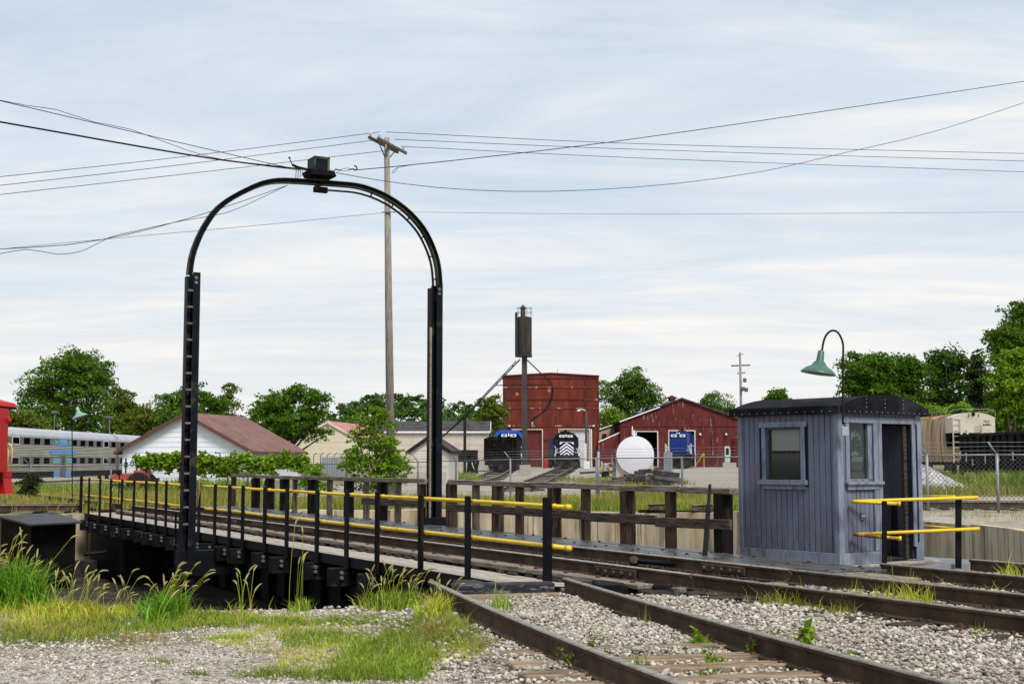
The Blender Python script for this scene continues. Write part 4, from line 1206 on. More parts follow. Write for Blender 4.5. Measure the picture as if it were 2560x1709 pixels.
# ------------------------------------------------------------------ buildings
def front_wall(mb, topf, breaks, openings, y0, y1, z0):
    xs = sorted(set(breaks + [v for o in openings for v in o[:2]]))
    for a, b in zip(xs, xs[1:]):
        if b - a < 1e-4:
            continue
        lo = [(z0, None)]
        segs = [(z0, None)]
        for o0, o1, p, q in openings:
            if a >= o0 - 1e-6 and b <= o1 + 1e-6:
                segs = ([(z0, p)] if p > z0 + .01 else []) + [(q, None)]
        for p, q in segs:
            ta, tb = (topf(a), topf(b)) if q is None else (q, q)
            mb.add([(a, y0, p), (b, y0, p), (b, y1, p), (a, y1, p), (a, y0, ta), (b, y0, tb), (b, y1, tb), (a, y1, ta)],
                   [(0, 3, 2, 1), (4, 5, 6, 7), (0, 1, 5, 4), (1, 2, 6, 5), (2, 3, 7, 6), (3, 0, 4, 7)])
def gable_house(name, label, base, rot, W, D, eave, apex, wall, roof, trim, openings=(), af=.5, oh=.35, siding=0, side_mat=None, fill=None, trim_h=.18):
    th_ = thing(name, label, 'building', base, rot)
    def L(mb, nm, m, parent=None, **k):
        return mb.build(nm, m, parent or th_, world=False, **k)
    ax = W * af
    top = lambda x: eave + (apex - eave) * (x / ax if x < ax else (W - x) / (W - ax))
    mb = MB(); front_wall(mb, top, [0, ax, W], [o[:4] for o in openings], 0, .15, 0)
    L(mb, 'front_wall', wall)
    if siding:
        n = int(apex / siding) + 1
        for i in range(n):
            z0, z1 = i * siding + .008, (i + 1) * siding - .008
            if z0 > apex - .05:
                continue
            def span(z):
                if z <= eave:
                    return 0, W
                u = (z - eave) / (apex - eave)
                return ax * u, W - (W - ax) * u
            a0, b0 = span(z0); a1, b1 = span(min(z1, apex))
            cuts = [(a0, b0, a1, b1)]
            for o in openings:
                if z1 > o[2] and z0 < o[3]:
                    new = []
                    for (p, q, r, s) in cuts:
                        if p < o[0] - .09 and q > o[1] + .09:
                            new += [(p, o[0] - .09, r, o[0] - .09), (o[1] + .09, q, o[1] + .09, s)]
                        else:
                            new.append((p, q, r, s))
                    cuts = new
            for (p, q, r, s) in cuts:
                mb = MB(); mb.add([(p, -.035, z0), (q, -.035, z0), (s, -.015, z1), (r, -.015, z1), (p, -.001, z0), (q, -.001, z0), (s, -.001, z1), (r, -.001, z1)],
                                  [(0, 1, 2, 3), (7, 6, 5, 4), (0, 4, 5, 1), (1, 5, 6, 2), (2, 6, 7, 3), (3, 7, 4, 0)])
                L(mb, 'siding_board', wall)
    for x0, x1 in ((0, .15), (W - .15, W)):
        mb = MB(); mb.box(x0, x1, .15, D, 0, eave - .02); L(mb, 'side_wall', side_mat or wall)
    mb = MB(); front_wall(mb, top, [0, ax, W], [], D - .15, D, 0); L(mb, 'back_wall', wall)
    for sg in (0, 1):
        x_e, sl = (0, (apex - eave) / ax) if sg == 0 else (W, (apex - eave) / (W - ax))
        ex = -oh if sg == 0 else W + oh
        ez = eave - sl * oh
        mb = MB(); vs = []
        for y in (-oh, D + oh):
            vs += [(ex, y, ez), (ax, y, apex), (ax, y, apex + .12), (ex, y, ez + .12)]
        mb.add(vs, [(0, 1, 2, 3), (7, 6, 5, 4), (0, 4, 5, 1), (1, 5, 6, 2), (2, 6, 7, 3), (3, 7, 4, 0)])
        ro = L(mb, 'roof', roof)
        mb = MB(); mb.beam((ex, -oh - .02, ez - .02), (ax, -oh - .02, apex - .02), .05, trim_h * 1.2, (0, 0, 1)); L(mb, 'barge_board', trim, ro)
        mb = MB(); mb.box(min(ex, ex + (.05 if sg else -.05)), max(ex, ex + (.05 if sg else -.05)), -oh, D + oh, ez - .1, ez + .08); L(mb, 'eave_board', trim, ro)
    for o in openings:
        x0, x1, z0, z1, m = o[:5]
        mb = MB(); mb.box(x0, x1, .06, .1, z0, z1); w_ = L(mb, o[5], m)
        for bx in ((x0 - .09, x0, -.05, .02, z0, z1 + .09), (x1, x1 + .09, -.05, .02, z0, z1 + .09), (x0, x1, -.05, .02, z1, z1 + .09)):
            mb = MB(); mb.box(*bx); L(mb, 'frame', fill or wall, w_)
    return th_
b0 = P(305, 1215, 98); b0[2] = -.30
H1 = gable_house('white_house', 'white clapboard house with a brown gable roof left of centre', b0, R(-12), 9.7, 9.9, 2.72, 5.25, M['white_siding'], M['brown_roof'], M['brown_trim'],
                 [(1.35, 2.15, 0, 2.25, M['win_dark'], 'door'), (7.3, 8.1, .75, 2.2, M['win_dark'], 'window')], oh=.45, siding=.36)
mb = MB(); mb.box(4.6, 5.1, -.1, -.04, 3.7, 4.3); mb.build('gable_vent', M['brown_trim'], H1, world=False)
mb = MB(); mb.tube([(2.2, 4.5, 3.2), (2.2, 4.5, 5.0)], .12, 10); mb.lathe([(.2, 5.0), (.2, 5.15), (.02, 5.3)], 10, Matrix.Translation((2.2, 4.5, 0))); mb.build('stove_pipe', M['galv'], H1, world=False)
mb = MB(); mb.lathe([(.12, 0), (.1, .15), (.01, .2)], 8, Matrix.Translation((9.2, -.15, 2.3))); mb.build('wall_lamp', M['insulator'], H1, world=False)
b0 = P(734, 1160, 128); b0[2] = .2
gable_house('beige_building', 'pale yellow building with a faded red roof behind the shrub', b0, R(-8), 6.3, 15, 3.45, 5.05, M['beige_wall'], M['red_roof'], M['beige_wall'], [(4.6, 5.3, .2, 1.6, M['door_red'], 'door')], af=.52, oh=.12, siding=1.05)
b0 = P(1219, 1160, 140); b0[2] = .55
gable_house('warehouse', 'long tan block warehouse with a dark shingle roof left of the red building', b0, R(90), 8.0, 11.5, 4.1, 5.15, M['block_wall'], M['dark_roof'], M['white_paint'], oh=.25)
# long side of the warehouse: block courses and a window strip
wb = [o for o in bpy.data.objects if o.name == 'warehouse'][0]
for i in range(6):
    for j in range(6):
        mb = MB(); mb.box(-.03, -.001, 11.5 / 6 * j + .02, 11.5 / 6 * (j + 1) - .02, .68 * i + .015, .68 * (i + 1) - .015); mb.build('wall_panel', M['block_wall'], wb, world=False)
mb = MB(); mb.box(-.06, -.031, 1.0, 4.4, 1.0, 2.2); mb.build('window', M['win_dark'], wb, world=False)
b0 = P(1024, 1190, 86); b0[2] = .25
gable_house('pump_house', 'little cream gabled hut beside the right arch leg', b0, R(-8), 2.5, 3.4, 2.0, 2.82, M['cream_wall'], M['dark_roof'], M['dark_pipe'], oh=.18, siding=.5, af=.48)
mb = MB(); a = P(1065, 1200, 82); mb.box(a[0] - 1.1, a[0] + 1.2, a[1] - .1, a[1] + .3, gzf(a[0], a[1]) - .1, .95)
tag(mb.build('block_wall', M['grey_block'], loc=a), 'low grey block wall in front of the little cream hut', 'wall')

# tall red engine house
YB = 190.0
mpx = YB / F_PX / 1.0
def at(px, py, Y):
    p = P(px, py, Y); return p
zb = .84
bl_, br_ = at(1258, 1166, YB), at(1497, 1166, YB)
TB = thing('red_engine_house', 'tall dark red metal engine house with two bay doors', 'building', (bl_[0], YB, zb))
Wt = br_[0] - bl_[0]
zz = lambda py: P(1380, py, YB)[2] - zb
xx = lambda px: P(px, 1100, YB)[0] - bl_[0]
topf = lambda x: zz(940) + (zz(933.5) - zz(940)) * (1 - abs(x - xx(1377)) / (Wt / 2))
def tb(mb, nm, m, parent=None, **k):
    return mb.build(nm, m, parent or TB, world=False, **k)
d1 = (xx(1281), xx(1355), 0, zz(1074)); d2 = (xx(1398), xx(1473), 0, zz(1073))
mb = MB(); front_wall(mb, topf, [0, xx(1377), Wt], [d1, d2], 0, .2, 0); tb(mb, 'front_wall', M['barn_red'])
for x0, x1 in ((0, .2), (Wt - .2, Wt)):
    mb = MB(); mb.box(x0, x1, .2, 26, 0, zz(940)); tb(mb, 'side_wall', M['barn_dark'])
mb = MB(); mb.box(0, Wt, 25.8, 26, 0, zz(940)); tb(mb, 'back_wall', M['barn_dark'])
mb = MB(); mb.prism([(-.15, zz(940) - .05), (xx(1377), zz(933.5) - .02), (Wt + .15, zz(940) - .05), (Wt + .15, zz(940) + .12), (xx(1377), zz(933.5) + .15), (-.15, zz(940) + .12)], lambda a, b: (a, -.15, b), lambda a, b: (a, 26, b)); tb(mb, 'roof', M['barn_dark'])
for py, m, x0, x1 in ((968, 'girt_peel', 0, Wt), (999, 'barn_dark', 0, xx(1462)), (998.6, 'girt_peel', xx(1462), Wt), (1020, 'girt_peel', 0, Wt), (1064, 'girt_peel', 0, Wt), (1100, 'barn_dark', xx(1357), xx(1396)), (945, 'barn_dark', 0, Wt)):
    mb = MB(); mb.box(x0, x1, -.09, -.002, zz(py) - .07, zz(py) + .07); tb(mb, 'girt', M[m])
for px in (1390, 1463, 1496, 1259):                          # downpipe and corner trims
    mb = MB(); mb.box(xx(px) - .12, xx(px) + .12, -.07, -.003, 0 if px in (1496, 1259) else zz(1062), zz(942) if px != 1390 else zz(1040)); tb(mb, 'trim', M['barn_dark'])
# sheet cladding: narrow vertical sheets on the front
sx = np.linspace(0, Wt, 23)
for a, b in zip(sx, sx[1:]):
    for p, q in ((zz(1062), zz(1021.5)), (zz(1018.5), zz(1000.5)), (zz(966.5), zz(946))):
        mb = MB(); d = random.uniform(.004, .02); mb.box(a + .012, b - .012, -d - .002, -.002, p, q); tb(mb, 'cladding_sheet', M['barn_red'])
# painted-over window band
gx0, gx1, gz0, gz1 = xx(1289), xx(1465), zz(997), zz(972)
nx, nz_ = 22, 3
for i_ in range(nx):
    for j_ in range(nz_):
        a, b = gx0 + (gx1 - gx0) * i_ / nx, gx0 + (gx1 - gx0) * (i_ + 1) / nx
        p, q = gz0 + (gz1 - gz0) * j_ / nz_, gz0 + (gz1 - gz0) * (j_ + 1) / nz_
        mb = MB(); mb.box(a + .035, b - .035, -.02, -.002, p + .035, q - .035)
        m = M['barn_red']
        if (i_, j_) in ((0, 1), (10, 2)):
            m = M['orange_pane'] if 'orange_pane' in M else M.setdefault('orange_pane', mat('orange_pane', (.5, .17, .05), .7, .4, 3))
        tb(mb, 'window_pane', m)
mb = MB(); mb.box(d1[0], d1[1], .3, .35, 0, d1[3]); tb(mb, 'bay_door', M['door_red'])
sl = np.linspace(0, d2[3], 22)
bd = None
for p, q in zip(sl, sl[1:]):
    mb = MB(); mb.box(d2[0], d2[1], .30, .36, p + .012, q - .012)
    if bd is None:
        bd = tb(mb, 'bay_door', M['white_door'])
    else:
        tb(mb, 'door_slat', M['white_door'], bd)
for d in (d1, d2):
    for bx in ((d[0] - .1, d[0], -.06, .02, 0, d[3] + .1), (d[1], d[1] + .12, -.06, .02, 0, d[3] + .1), (d[0], d[1], -.06, .02, d[3], d[3] + .1)):
        mb = MB(); mb.box(*bx); tb(mb, 'door_frame', M['frame_white'])
for px in (1273, 1484):
    mb = MB(); mb.box(xx(px) - .15, xx(px) + .15, -.4, 0, zz(1066), zz(1062)); tb(mb, 'flood_lamp', M['insulator'])
mb = MB(); mb.tube([(xx(1397), 5, zz(935)), (xx(1397), 5, zz(917))], .03, 5); tb(mb, 'antenna', M['wire'])

# low red engine shed
YC = 188.0
zc = .85
LBx = at(1551, 1163, YC)[0]
LS = thing('red_engine_shed', 'low wide red gabled engine shed with peeling paint and open bays', 'building', (LBx, YC, zc))
def ls(mb, nm, m, parent=None, **k):
    return mb.build(nm, m, parent or LS, world=False, **k)
zz = lambda py: P(1700, py, YC)[2] - zc
xx = lambda px: P(px, 1100, YC)[0] - LBx
pk = [(1551, 1055), (1705, 997), (1872, 1056)]
def topf2(x):
    return float(np.interp(x, [xx(p[0]) for p in pk], [zz(p[1]) for p in pk]))
o1 = (xx(1592), xx(1643), 0, zz(1079)); o2 = (xx(1673), xx(1736), 0, zz(1077))
mb = MB(); front_wall(mb, topf2, [xx(p[0]) for p in pk], [o1, o2], 0, .2, 0); ls(mb, 'front_wall', M['barn_peel'])
for x in (xx(1551), xx(1872) - .2):
    mb = MB(); mb.box(x, x + .2, .2, 30, 0, zz(1057)); ls(mb, 'side_wall', M['barn_dark'])
mb = MB(); mb.box(xx(1551), xx(1872), 29.8, 30, 0, zz(1057)); ls(mb, 'back_wall', M['barn_dark'])
for i_ in (0, 1):
    a, b = pk[i_], pk[i_ + 1]
    mb = MB(); vs = []
    for y in (-.3, 30):
        vs += [(xx(a[0]) - (.3 if i_ == 0 else 0), y, zz(a[1]) - (.1 if i_ == 0 else 0)), (xx(b[0]) + (.3 if i_ else 0), y, zz(b[1]) - (.1 if i_ else 0)), (xx(b[0]) + (.3 if i_ else 0), y, zz(b[1]) + .2), (xx(a[0]) - (.3 if i_ == 0 else 0), y, zz(a[1]) + .2)]
    mb.add(vs, [(0, 1, 2, 3), (7, 6, 5, 4), (0, 4, 5, 1), (1, 5, 6, 2), (2, 6, 7, 3), (3, 7, 4, 0)])
    ro = ls(mb, 'roof', M['dark_roof'])
    if i_ == 0:
        mb = MB(); mb.beam((xx(1551) - .1, -.34, zz(1055) + .06), (xx(1650), -.34, zz(1018) + .06), .05, .13); ls(mb, 'barge_board', M['white_paint'], ro)
mb = MB(); mb.box(xx(1690), xx(1700), 6, 7, zz(1000), zz(987)); mb.lathe([(.5, 0), (.5, .5), (.9, .6), (.1, 1.0)], 8, Matrix.Translation((xx(1700), 9, zz(998)))); ls(mb, 'roof_vent', M['barn_dark'])
mb = MB(); mb.lathe([(.5, 0), (.6, .3), (.2, .6), (.01, .62)], 8, Matrix.Translation((xx(1680), 4, zz(1010)))); mb.lathe([(.5, 0), (.6, .3), (.2, .6), (.01, .62)], 8, Matrix.Translation((xx(1606), 3, zz(1035)))); ls(mb, 'roof_vent', M['galv_dark'])
for px0, px1, n in ((1553, 1870, 26),):
    sx = np.linspace(xx(px0), xx(px1), n)
    for a, b in zip(sx, sx[1:]):
        zlo = zz(1066)
        zhi = min(topf2(a), topf2(b)) - .25
        if zhi > zlo + .3:
            mb = MB(); mb.box(a + .012, b - .012, -.012 - random.uniform(0, .015), -.002, zlo, zhi); ls(mb, 'cladding_sheet', M['barn_peel'])
mb = MB(); mb.box(xx(1553), xx(1870), -.07, -.002, zz(1065) - .06, zz(1065) + .06); ls(mb, 'girt', M['barn_dark'])
for d in (o1, o2):
    for bx in ((d[0] - .12, d[0], -.07, .02, 0, d[3] + .12), (d[1], d[1] + .14, -.07, .02, 0, d[3] + .12), (d[0], d[1], -.07, .02, d[3], d[3] + .12)):
        mb = MB(); mb.box(*bx); ls(mb, 'door_frame', M['frame_white'])
for px in (1640 + 110, 1815):
    mb = MB(); mb.lathe([(.18, 0), (.12, .2), (.02, .3)], 8, Matrix.Translation((xx(px), -.25, zz(1087)))); ls(mb, 'wall_lamp', M['insulator'])
mb = MB(); mb.tube([(xx(1781), -.12, 0.5), (xx(1781), -.12, zz(1065))], .07, 7); mb.box(xx(1778), xx(1784), -.2, -.03, zz(1105), zz(1097)); ls(mb, 'conduit', M['girt_peel'])
# lean-to on its left side
mb = MB(); vs = []
for y in (.5, 9):
    vs += [(xx(1497), y, 0), (xx(1551), y, 0), (xx(1551), y, zz(1081)), (xx(1497), y, zz(1105))]
mb.add(vs, [(0, 1, 2, 3), (7, 6, 5, 4), (0, 4, 5, 1), (1, 5, 6, 2), (2, 6, 7, 3), (3, 7, 4, 0)]); ls(mb, 'lean_to', M['barn_peel'])
mb = MB(); mb.beam((xx(1497), .45, zz(1104)), (xx(1551), .45, zz(1080)), .06, .14); ls(mb, 'barge_board', M['white_paint'])
mb = MB(); vs = []
for y in (10, 22):
    vs += [(xx(1490), y, 0), (xx(1551), y, 0), (xx(1551), y, zz(1057)), (xx(1490), y, zz(1077))]
M['tan_wall'] = mat('tan_wall', (.46, .33, .22), .8, .12, 1.5)
mb.add(vs, [(0, 1, 2, 3), (7, 6, 5, 4), (0, 4, 5, 1), (1, 5, 6, 2), (2, 6, 7, 3), (3, 7, 4, 0)]); tn = ls(mb, 'tan_annex', M['tan_wall'])
mb = MB(); mb.box(xx(1518), xx(1529), 9.8, 9.99, zz(1090), zz(1080)); ls(mb, 'window', M['win_dark'], tn)
mb = MB(); mb.beam((xx(1490), 9.9, zz(1075)), (xx(1551), 9.9, zz(1055)), .3, .16); ls(mb, 'barge_board', M['white_paint'], tn)

# ------------------------------------------------------------------ locomotives
def loco(name, label, base, rot, number, long_end=False, blue=None, blue_m='loco_navy', length=17.5, frame_blue=False):
    t0 = thing(name, label, 'locomotive', base, rot)
    def L(mb, nm, m, parent=None, **k):
        return mb.build(nm, M[m], parent or t0, world=False, **k)
    # frame, pilot, trucks
    mb = MB(); mb.box(-1.48, 1.48, .6, length, 1.15, 1.55); L(mb, 'frame', 'loco_frame', bevel=.03)
    mb = MB()
    mb.add([(-1.55, .35, .18), (0, -.15, .12), (1.55, .35, .18), (1.5, .6, 1.15), (0, .25, 1.15), (-1.5, .6, 1.15), (-1.5, .8, .2), (1.5, .8, .2), (1.5, .8, 1.15), (-1.5, .8, 1.15)],
           [(0, 1, 4, 5), (1, 2, 3, 4), (2, 7, 8, 3), (0, 5, 9, 6), (3, 8, 9, 5, 4), (0, 6, 7, 2, 1)]); L(mb, 'pilot_plow', 'loco_frame')
    mb = MB(); mb.box(-.2, .2, -.1, .6, .8, 1.05); mb.box(-1.5, 1.5, .3, .6, 1.15, 1.45); L(mb, 'coupler', 'loco_frame')
    for yt in (3.0, length - 3.0):
        mb = MB(); mb.box(-1.15, -1.0, yt - 1.9, yt + 1.9, .35, .9); mb.box(1.0, 1.15, yt - 1.9, yt + 1.9, .35, .9); mb.box(-1, 1, yt - .5, yt + .5, .5, 1.1); tr = L(mb, 'truck', 'loco_frame')
        for yy in (yt - 1.5, yt, yt + 1.5):
            for x in (-.78, .78):
                mb = MB(); mb.lathe([(.01, -.07), (.5, -.07), (.5, .07), (.01, .07)], 18, Matrix.Translation((x, yy, .5)) @ Matrix.Rotation(math.pi / 2, 4, 'Y')); L(mb, 'wheel', 'loco_frame', tr)
    mb = MB(); mb.box(-1.3, 1.3, length / 2 - 2.2, length / 2 + 2.2, .35, 1.15); L(mb, 'fuel_tank', 'loco_frame', bevel=.08)
    cy0, cy1 = (1.9, 4.3) if not long_end else (length - 4.5, length - 2)
    # hood
    hx, hz = .86, 4.05
    def hood(y0, y1, top, hxx, nm, m):
        mb = MB(); mb.prism([(-hxx, 1.55), (hxx, 1.55), (hxx, top - .18), (hxx - .22, top), (-hxx + .22, top), (-hxx, top - .18)], lambda a, b: (a, y0, b), lambda a, b: (a, y1, b)); return L(mb, nm, m, bevel=.03)
    if not long_end:
        nose = hood(.95, cy0, 3.22, .85, 'nose', blue_m)
        hood(cy1, length - .8, hz, hx, 'long_hood', blue_m)
        for i_ in range(4):                                     # chevron stripes
            zt = 3.10 - i_ * .37 if i_ < 3 else 3.10 - 3 * .37
            for sg in (-1, 1):
                h = .19
                pts = [(0, zt), (sg * .82, zt - .62), (sg * .82, zt - .62 - h), (0, zt - h)]
                if zt - .62 - h < 1.66:
                    xl = (zt - h - 1.66) / .62 * .82
                    xu = min(.82, (zt - 1.66) / .62 * .82)
                    pts = [(0, zt), (sg * xu, zt - .62 * xu / .82), (sg * max(.02, xl), 1.66), (0, max(1.66, zt - h))]
                mb = MB(); mb.prism(pts, lambda a, b: (a, .935, b), lambda a, b: (a, .949, b)); L(mb, 'stripe', 'board_white', nose)
        for sg in (-1, 1):
            mb = MB(); mb.prism([(sg * .45, 3.10), (sg * .82, 3.10), (sg * .82, 2.84)], lambda a, b: (a, .935, b), lambda a, b: (a, .949, b)); L(mb, 'stripe', 'board_white', nose)
        mb = MB(); mb.box(-.8, .8, .938, .949, 3.13, 3.17); L(mb, 'stripe', 'board_white', nose)
    else:
        nose = hood(.95, length - 2.2, hz + .0, hx + .1, 'long_hood', blue_m)
    # cab
    cabm = 'loco_black' if not long_end else blue_m
    mb = MB(); mb.prism([(-1.47, 1.55), (1.47, 1.55), (1.47, 3.62), (.92, 4.22), (.5, 4.32), (-.5, 4.32), (-.92, 4.22), (-1.47, 3.62)], lambda a, b: (a, cy0, b), lambda a, b: (a, cy1, b)); cab = L(mb, 'cab', cabm, bevel=.03)
    if not long_end:
        mb = MB(); mb.box(-1.49, -.87, cy0 - .02, cy0 - .004, 1.6, 2.95); mb.box(.87, 1.49, cy0 - .02, cy0 - .004, 1.6, 2.95); L(mb, 'cab_front', blue_m, cab)
        for x0, x1 in ((-1.30, -.98), (.98, 1.30), (-.8, -.06), (.06, .8)):
            mb = MB(); mb.box(x0, x1, cy0 - .04, cy0 - .021, 3.0 if abs(x0 + x1) < 1.5 else 2.85, 3.45); L(mb, 'windshield', 'win_dark', cab)
    fy = cy0 - .05 if not long_end else .90
    bz = 3.86 if not long_end else 3.55
    for sg in (-1, 1):
        mb = MB()
        mb.prism([(sg * .48 + a, bz + b) for a, b in ((-.31, -.1), (-.27, -.145), (.27, -.145), (.31, -.1), (.31, .1), (.27, .145), (-.27, .145), (-.31, .1))], lambda a, b: (a, fy - .03, b), lambda a, b: (a, fy + .04, b)); nb = L(mb, 'number_board', 'board_white', cab)
        lettering(number, .24, M['lettering'], nb, Matrix.Translation((sg * .48, fy - .036, bz)) @ FACE, bold=.006)
    for dz in ((0, .16) if not long_end else (0,)):
        for dx in ((0,) if not long_end else (-.12, .12)):
            mb = MB(); mb.lathe([(.01, .03), (.075, .03), (.08, -.05)], 12, Matrix.Translation((dx, fy - .02, (bz + dz - .02) if not long_end else 3.83)) @ Matrix.Rotation(math.pi / 2, 4, 'X')); L(mb, 'headlight', 'light_lens', cab)
    mb = MB(); mb.box(-.45, .45, cy0 + .3, cy1 - .5, 4.3, 4.42); mb.box(-.15, .15, cy0 + .5, cy0 + .9, 4.42, 4.6); L(mb, 'roof_gear', 'soot', cab)
    if frame_blue:
        mb = MB()
        for a, b in (((-1.5, 3.62), (-.95, 4.27)), ((-.95, 4.27), (.95, 4.27)), ((.95, 4.27), (1.5, 3.62)), ((1.5, 3.62), (1.5, 1.6))):
            mb.beam((a[0], cy0 - .05, a[1]), (b[0], cy0 - .05, b[1]), .1, .34, (0, 0, 1))
        L(mb, 'cab_band', 'loco_blue', cab)
    for sg in (-1, 1):                                           # handrails at the steps
        mb = MB()
        mb.tube([(sg * 1.42, .55, .9), (sg * 1.45, .5, 1.6), (sg * 1.3, .55, 2.3), (sg * 1.36, .6, 2.6), (sg * 1.5, .6, 2.62)], .035, 6)
        mb.tube([(sg * 1.02, .5, 2.4), (sg * 1.15, .5, 2.38), (sg * 1.35, .5, 1.55)], .03, 6); mb.tube([(sg * .9, .55, 1.95), (sg * 1.25, .55, 1.95)], .025, 6)
        L(mb, 'handrail', 'board_white')
        mb = MB(); mb.tube([(sg * 1.46, 1.0, 1.55), (sg * 1.46, 1.0, 2.5), (sg * 1.46, length - 1, 2.5), (sg * 1.46, length - 1, 1.55)], .025, 6); L(mb, 'handrail', 'board_white' if long_end else 'loco_navy')
        mb = MB()
        for k_ in range(3):
            mb.box(sg * 1.3 - .2, sg * 1.3 + .2, .55, .85, .3 + .3 * k_, .34 + .3 * k_)
        L(mb, 'step', 'loco_frame')
    return t0
p = P(1419, 1172.5, 158)
loco('locomotive', 'dark blue locomotive numbered 383 with white chevrons on its nose', (p[0], 158, p[2]), R(3), '383', length=18)
p = P(1700, 1168, 152)
loco('locomotive', 'blue locomotive numbered 386 standing end-on at the low red shed', (p[0] - .2, 152, p[2]), R(-9), '386', long_end=True, blue_m='loco_navy_bright' if 'loco_navy_bright' in M else M.setdefault('loco_navy_bright', mat('loco_navy_bright', (.010, .028, .15), .5, .3, 1.5, spec=.12)) and 'loco_navy_bright')
p = P(1265, 1180, 142)
loco('locomotive', 'bright blue locomotive half hidden behind the black tender', (p[0] + .15, 142, p[2]), R(-4), '383', blue_m='loco_blue', frame_blue=True, length=15)

# black tender in front of it
p = P(1252, 1185, 130)
TD = thing('tender', 'sooty black steam tender standing end-on in front of the blue locomotive', 'rail car', (p[0], 130, p[2]), R(-3))
def tl(mb, nm, m, parent=None, **k):
    return mb.build(nm, M[m], parent or TD, world=False, **k)
mb = MB(); mb.box(-1.62, 1.58, .3, 7.5, 1.25, 3.35); tl(mb, 'tank_body', 'soot', bevel=.03)
mb = MB(); mb.prism([(-1.65, 3.35), (1.62, 3.35), (1.3, 3.5), (-1.2, 3.56)], lambda a, b: (a, .28, b), lambda a, b: (a, 7.5, b)); tl(mb, 'top_coaming', 'soot')
for x in (-1.6, -1.1, .15, 1.1, 1.52):
    mb = MB(); mb.box(x - .04, x + .04, .2, .3, 1.25, 3.4); tl(mb, 'upright', 'loco_frame')
for z in (1.3, 2.35, 3.3):
    mb = MB(); mb.box(-1.6, 1.55, .22, .299, z - .04, z + .04); tl(mb, 'cross_bar', 'loco_frame')
mb = MB()
for k_ in range(6):
    mb.box(-1.58, -1.12, .15, .2, 1.5 + .33 * k_, 1.53 + .33 * k_)
tl(mb, 'ladder', 'loco_frame')
mb = MB(); mb.box(-1.55, 1.5, 0, 7.6, .85, 1.25); mb.box(-.25, .2, -.3, 0, .75, 1.0); tl(mb, 'frame', 'loco_frame')
for yt in (1.6, 5.8):
    mb = MB(); mb.box(-1.1, -.95, yt - 1.3, yt + 1.3, .3, .8); mb.box(.95, 1.1, yt - 1.3, yt + 1.3, .3, .8); tr = tl(mb, 'truck', 'loco_frame')
    for yy in (yt - .85, yt + .85):
        for x in (-.75, .75):
            mb = MB(); mb.lathe([(.01, -.07), (.46, -.07), (.46, .07), (.01, .07)], 18, Matrix.Translation((x, yy, .46)) @ Matrix.Rotation(math.pi / 2, 4, 'Y')); tl(mb, 'wheel', 'loco_frame', tr)
# scrap heap left of the tender
for k_ in range(7):
    p = P(1150 + k_ * 9, 1172, 118 + (k_ % 3)); z0 = gzf(p[0], p[1])
    mb = MB(); a = np.array([p[0] + random.uniform(-.4, .4), p[1], z0 + .1]); mb.beam(a, a + np.array([random.uniform(-.9, .9), random.uniform(-.6, .6), random.uniform(.9, 1.7)]), .3, .09)
    tag(mb.build('scrap_plate', M['soot'], loc=a), ['first', 'second', 'third', 'fourth', 'fifth', 'sixth', 'seventh'][k_] + ' black scrap plate from the left in the heap beside the tender', 'scrap', 'scrap heap beside the tender')

# ------------------------------------------------------------------ sanding tower
YT = 112.0
ST = thing('sand_tower', 'tall black sanding tower with a round tank on a column and slanting feed pipes', 'tower', (*P(1310, 1163, YT)[:2], .5))
t3 = lambda x, y, Y=YT: P(1120 + x * .3252, 740 + y * .3252, Y)
def wt(mb, nm, m, parent=None, **k):
    return mb.build(nm, M[m], parent or ST, **k)
cx = t3(588, 800)[0]
mb = MB(); mb.lathe([(.86 * .30, .5), (.26, t3(0, 900)[2]), (.25, t3(0, 465)[2])], 4, Matrix.Translation((cx, YT, 0)) @ Matrix.Rotation(R(45), 4, 'Z')); mb.v = [(x + (x - cx) * .25, y, z) for x, y, z in mb.v]; wt(mb, 'column', 'corten_dark' if 'corten_dark' in M else M.setdefault('corten_dark', mat('corten_dark', (.045, .042, .042), .7, .35, 2, (1, 1, .3))) and 'corten_dark')
zt0, zt1 = t3(0, 468)[2], t3(0, 165)[2]
M['tank_dark'] = mat('tank_dark', (.048, .040, .036), .75, .35, 1.5, (2, 2, .3), col2=(.025, .022, .021), amt=.4, scale2=1.5, stretch2=(2, 2, .2))
mb = MB(); mb.lathe([(.3, zt0), (.66, zt0), (.66, zt0 + .16), (.63, zt0 + .16), (.63, zt1), (.25, zt1 + .1), (.01, zt1 + .12)], 24, Matrix.Translation((cx - .02, YT, 0))); wt(mb, 'tank', 'tank_dark', smooth=False)
mb = MB(); a, b = t3(526, 470), t3(526, 130); mb.box(a[0] - .12, a[0] + .10, YT - .5, YT - .2, a[2], b[2]); wt(mb, 'side_duct', 'tank_dark')
z1, z2, z3 = t3(0, 150)[2], t3(0, 93)[2], t3(0, 65)[2]
mb = MB(); mb.lathe([(.2, z1 - .3), (.2, z2), (.3, z2), (.01, z3)], 12, Matrix.Translation((cx - .12, YT, 0))); wt(mb, 'vent_cap', 'tank_dark')
mb = MB()
for z in (t3(0, 92)[2], t3(0, 127)[2]):
    mb.tube([(cx + .62 * math.cos(q), YT + .62 * math.sin(q), z) for q in np.linspace(0, 2 * math.pi, 25)], .018, 5)
for q in np.linspace(0, 2 * math.pi, 11):
    mb.tube([(cx + .62 * math.cos(q), YT + .62 * math.sin(q), zt1), (cx + .62 * math.cos(q), YT + .62 * math.sin(q), t3(0, 90)[2])], .014, 5)
wt(mb, 'guard_hoop', 'galv_dark')
pg = P(1039, 1150, YT - 6)
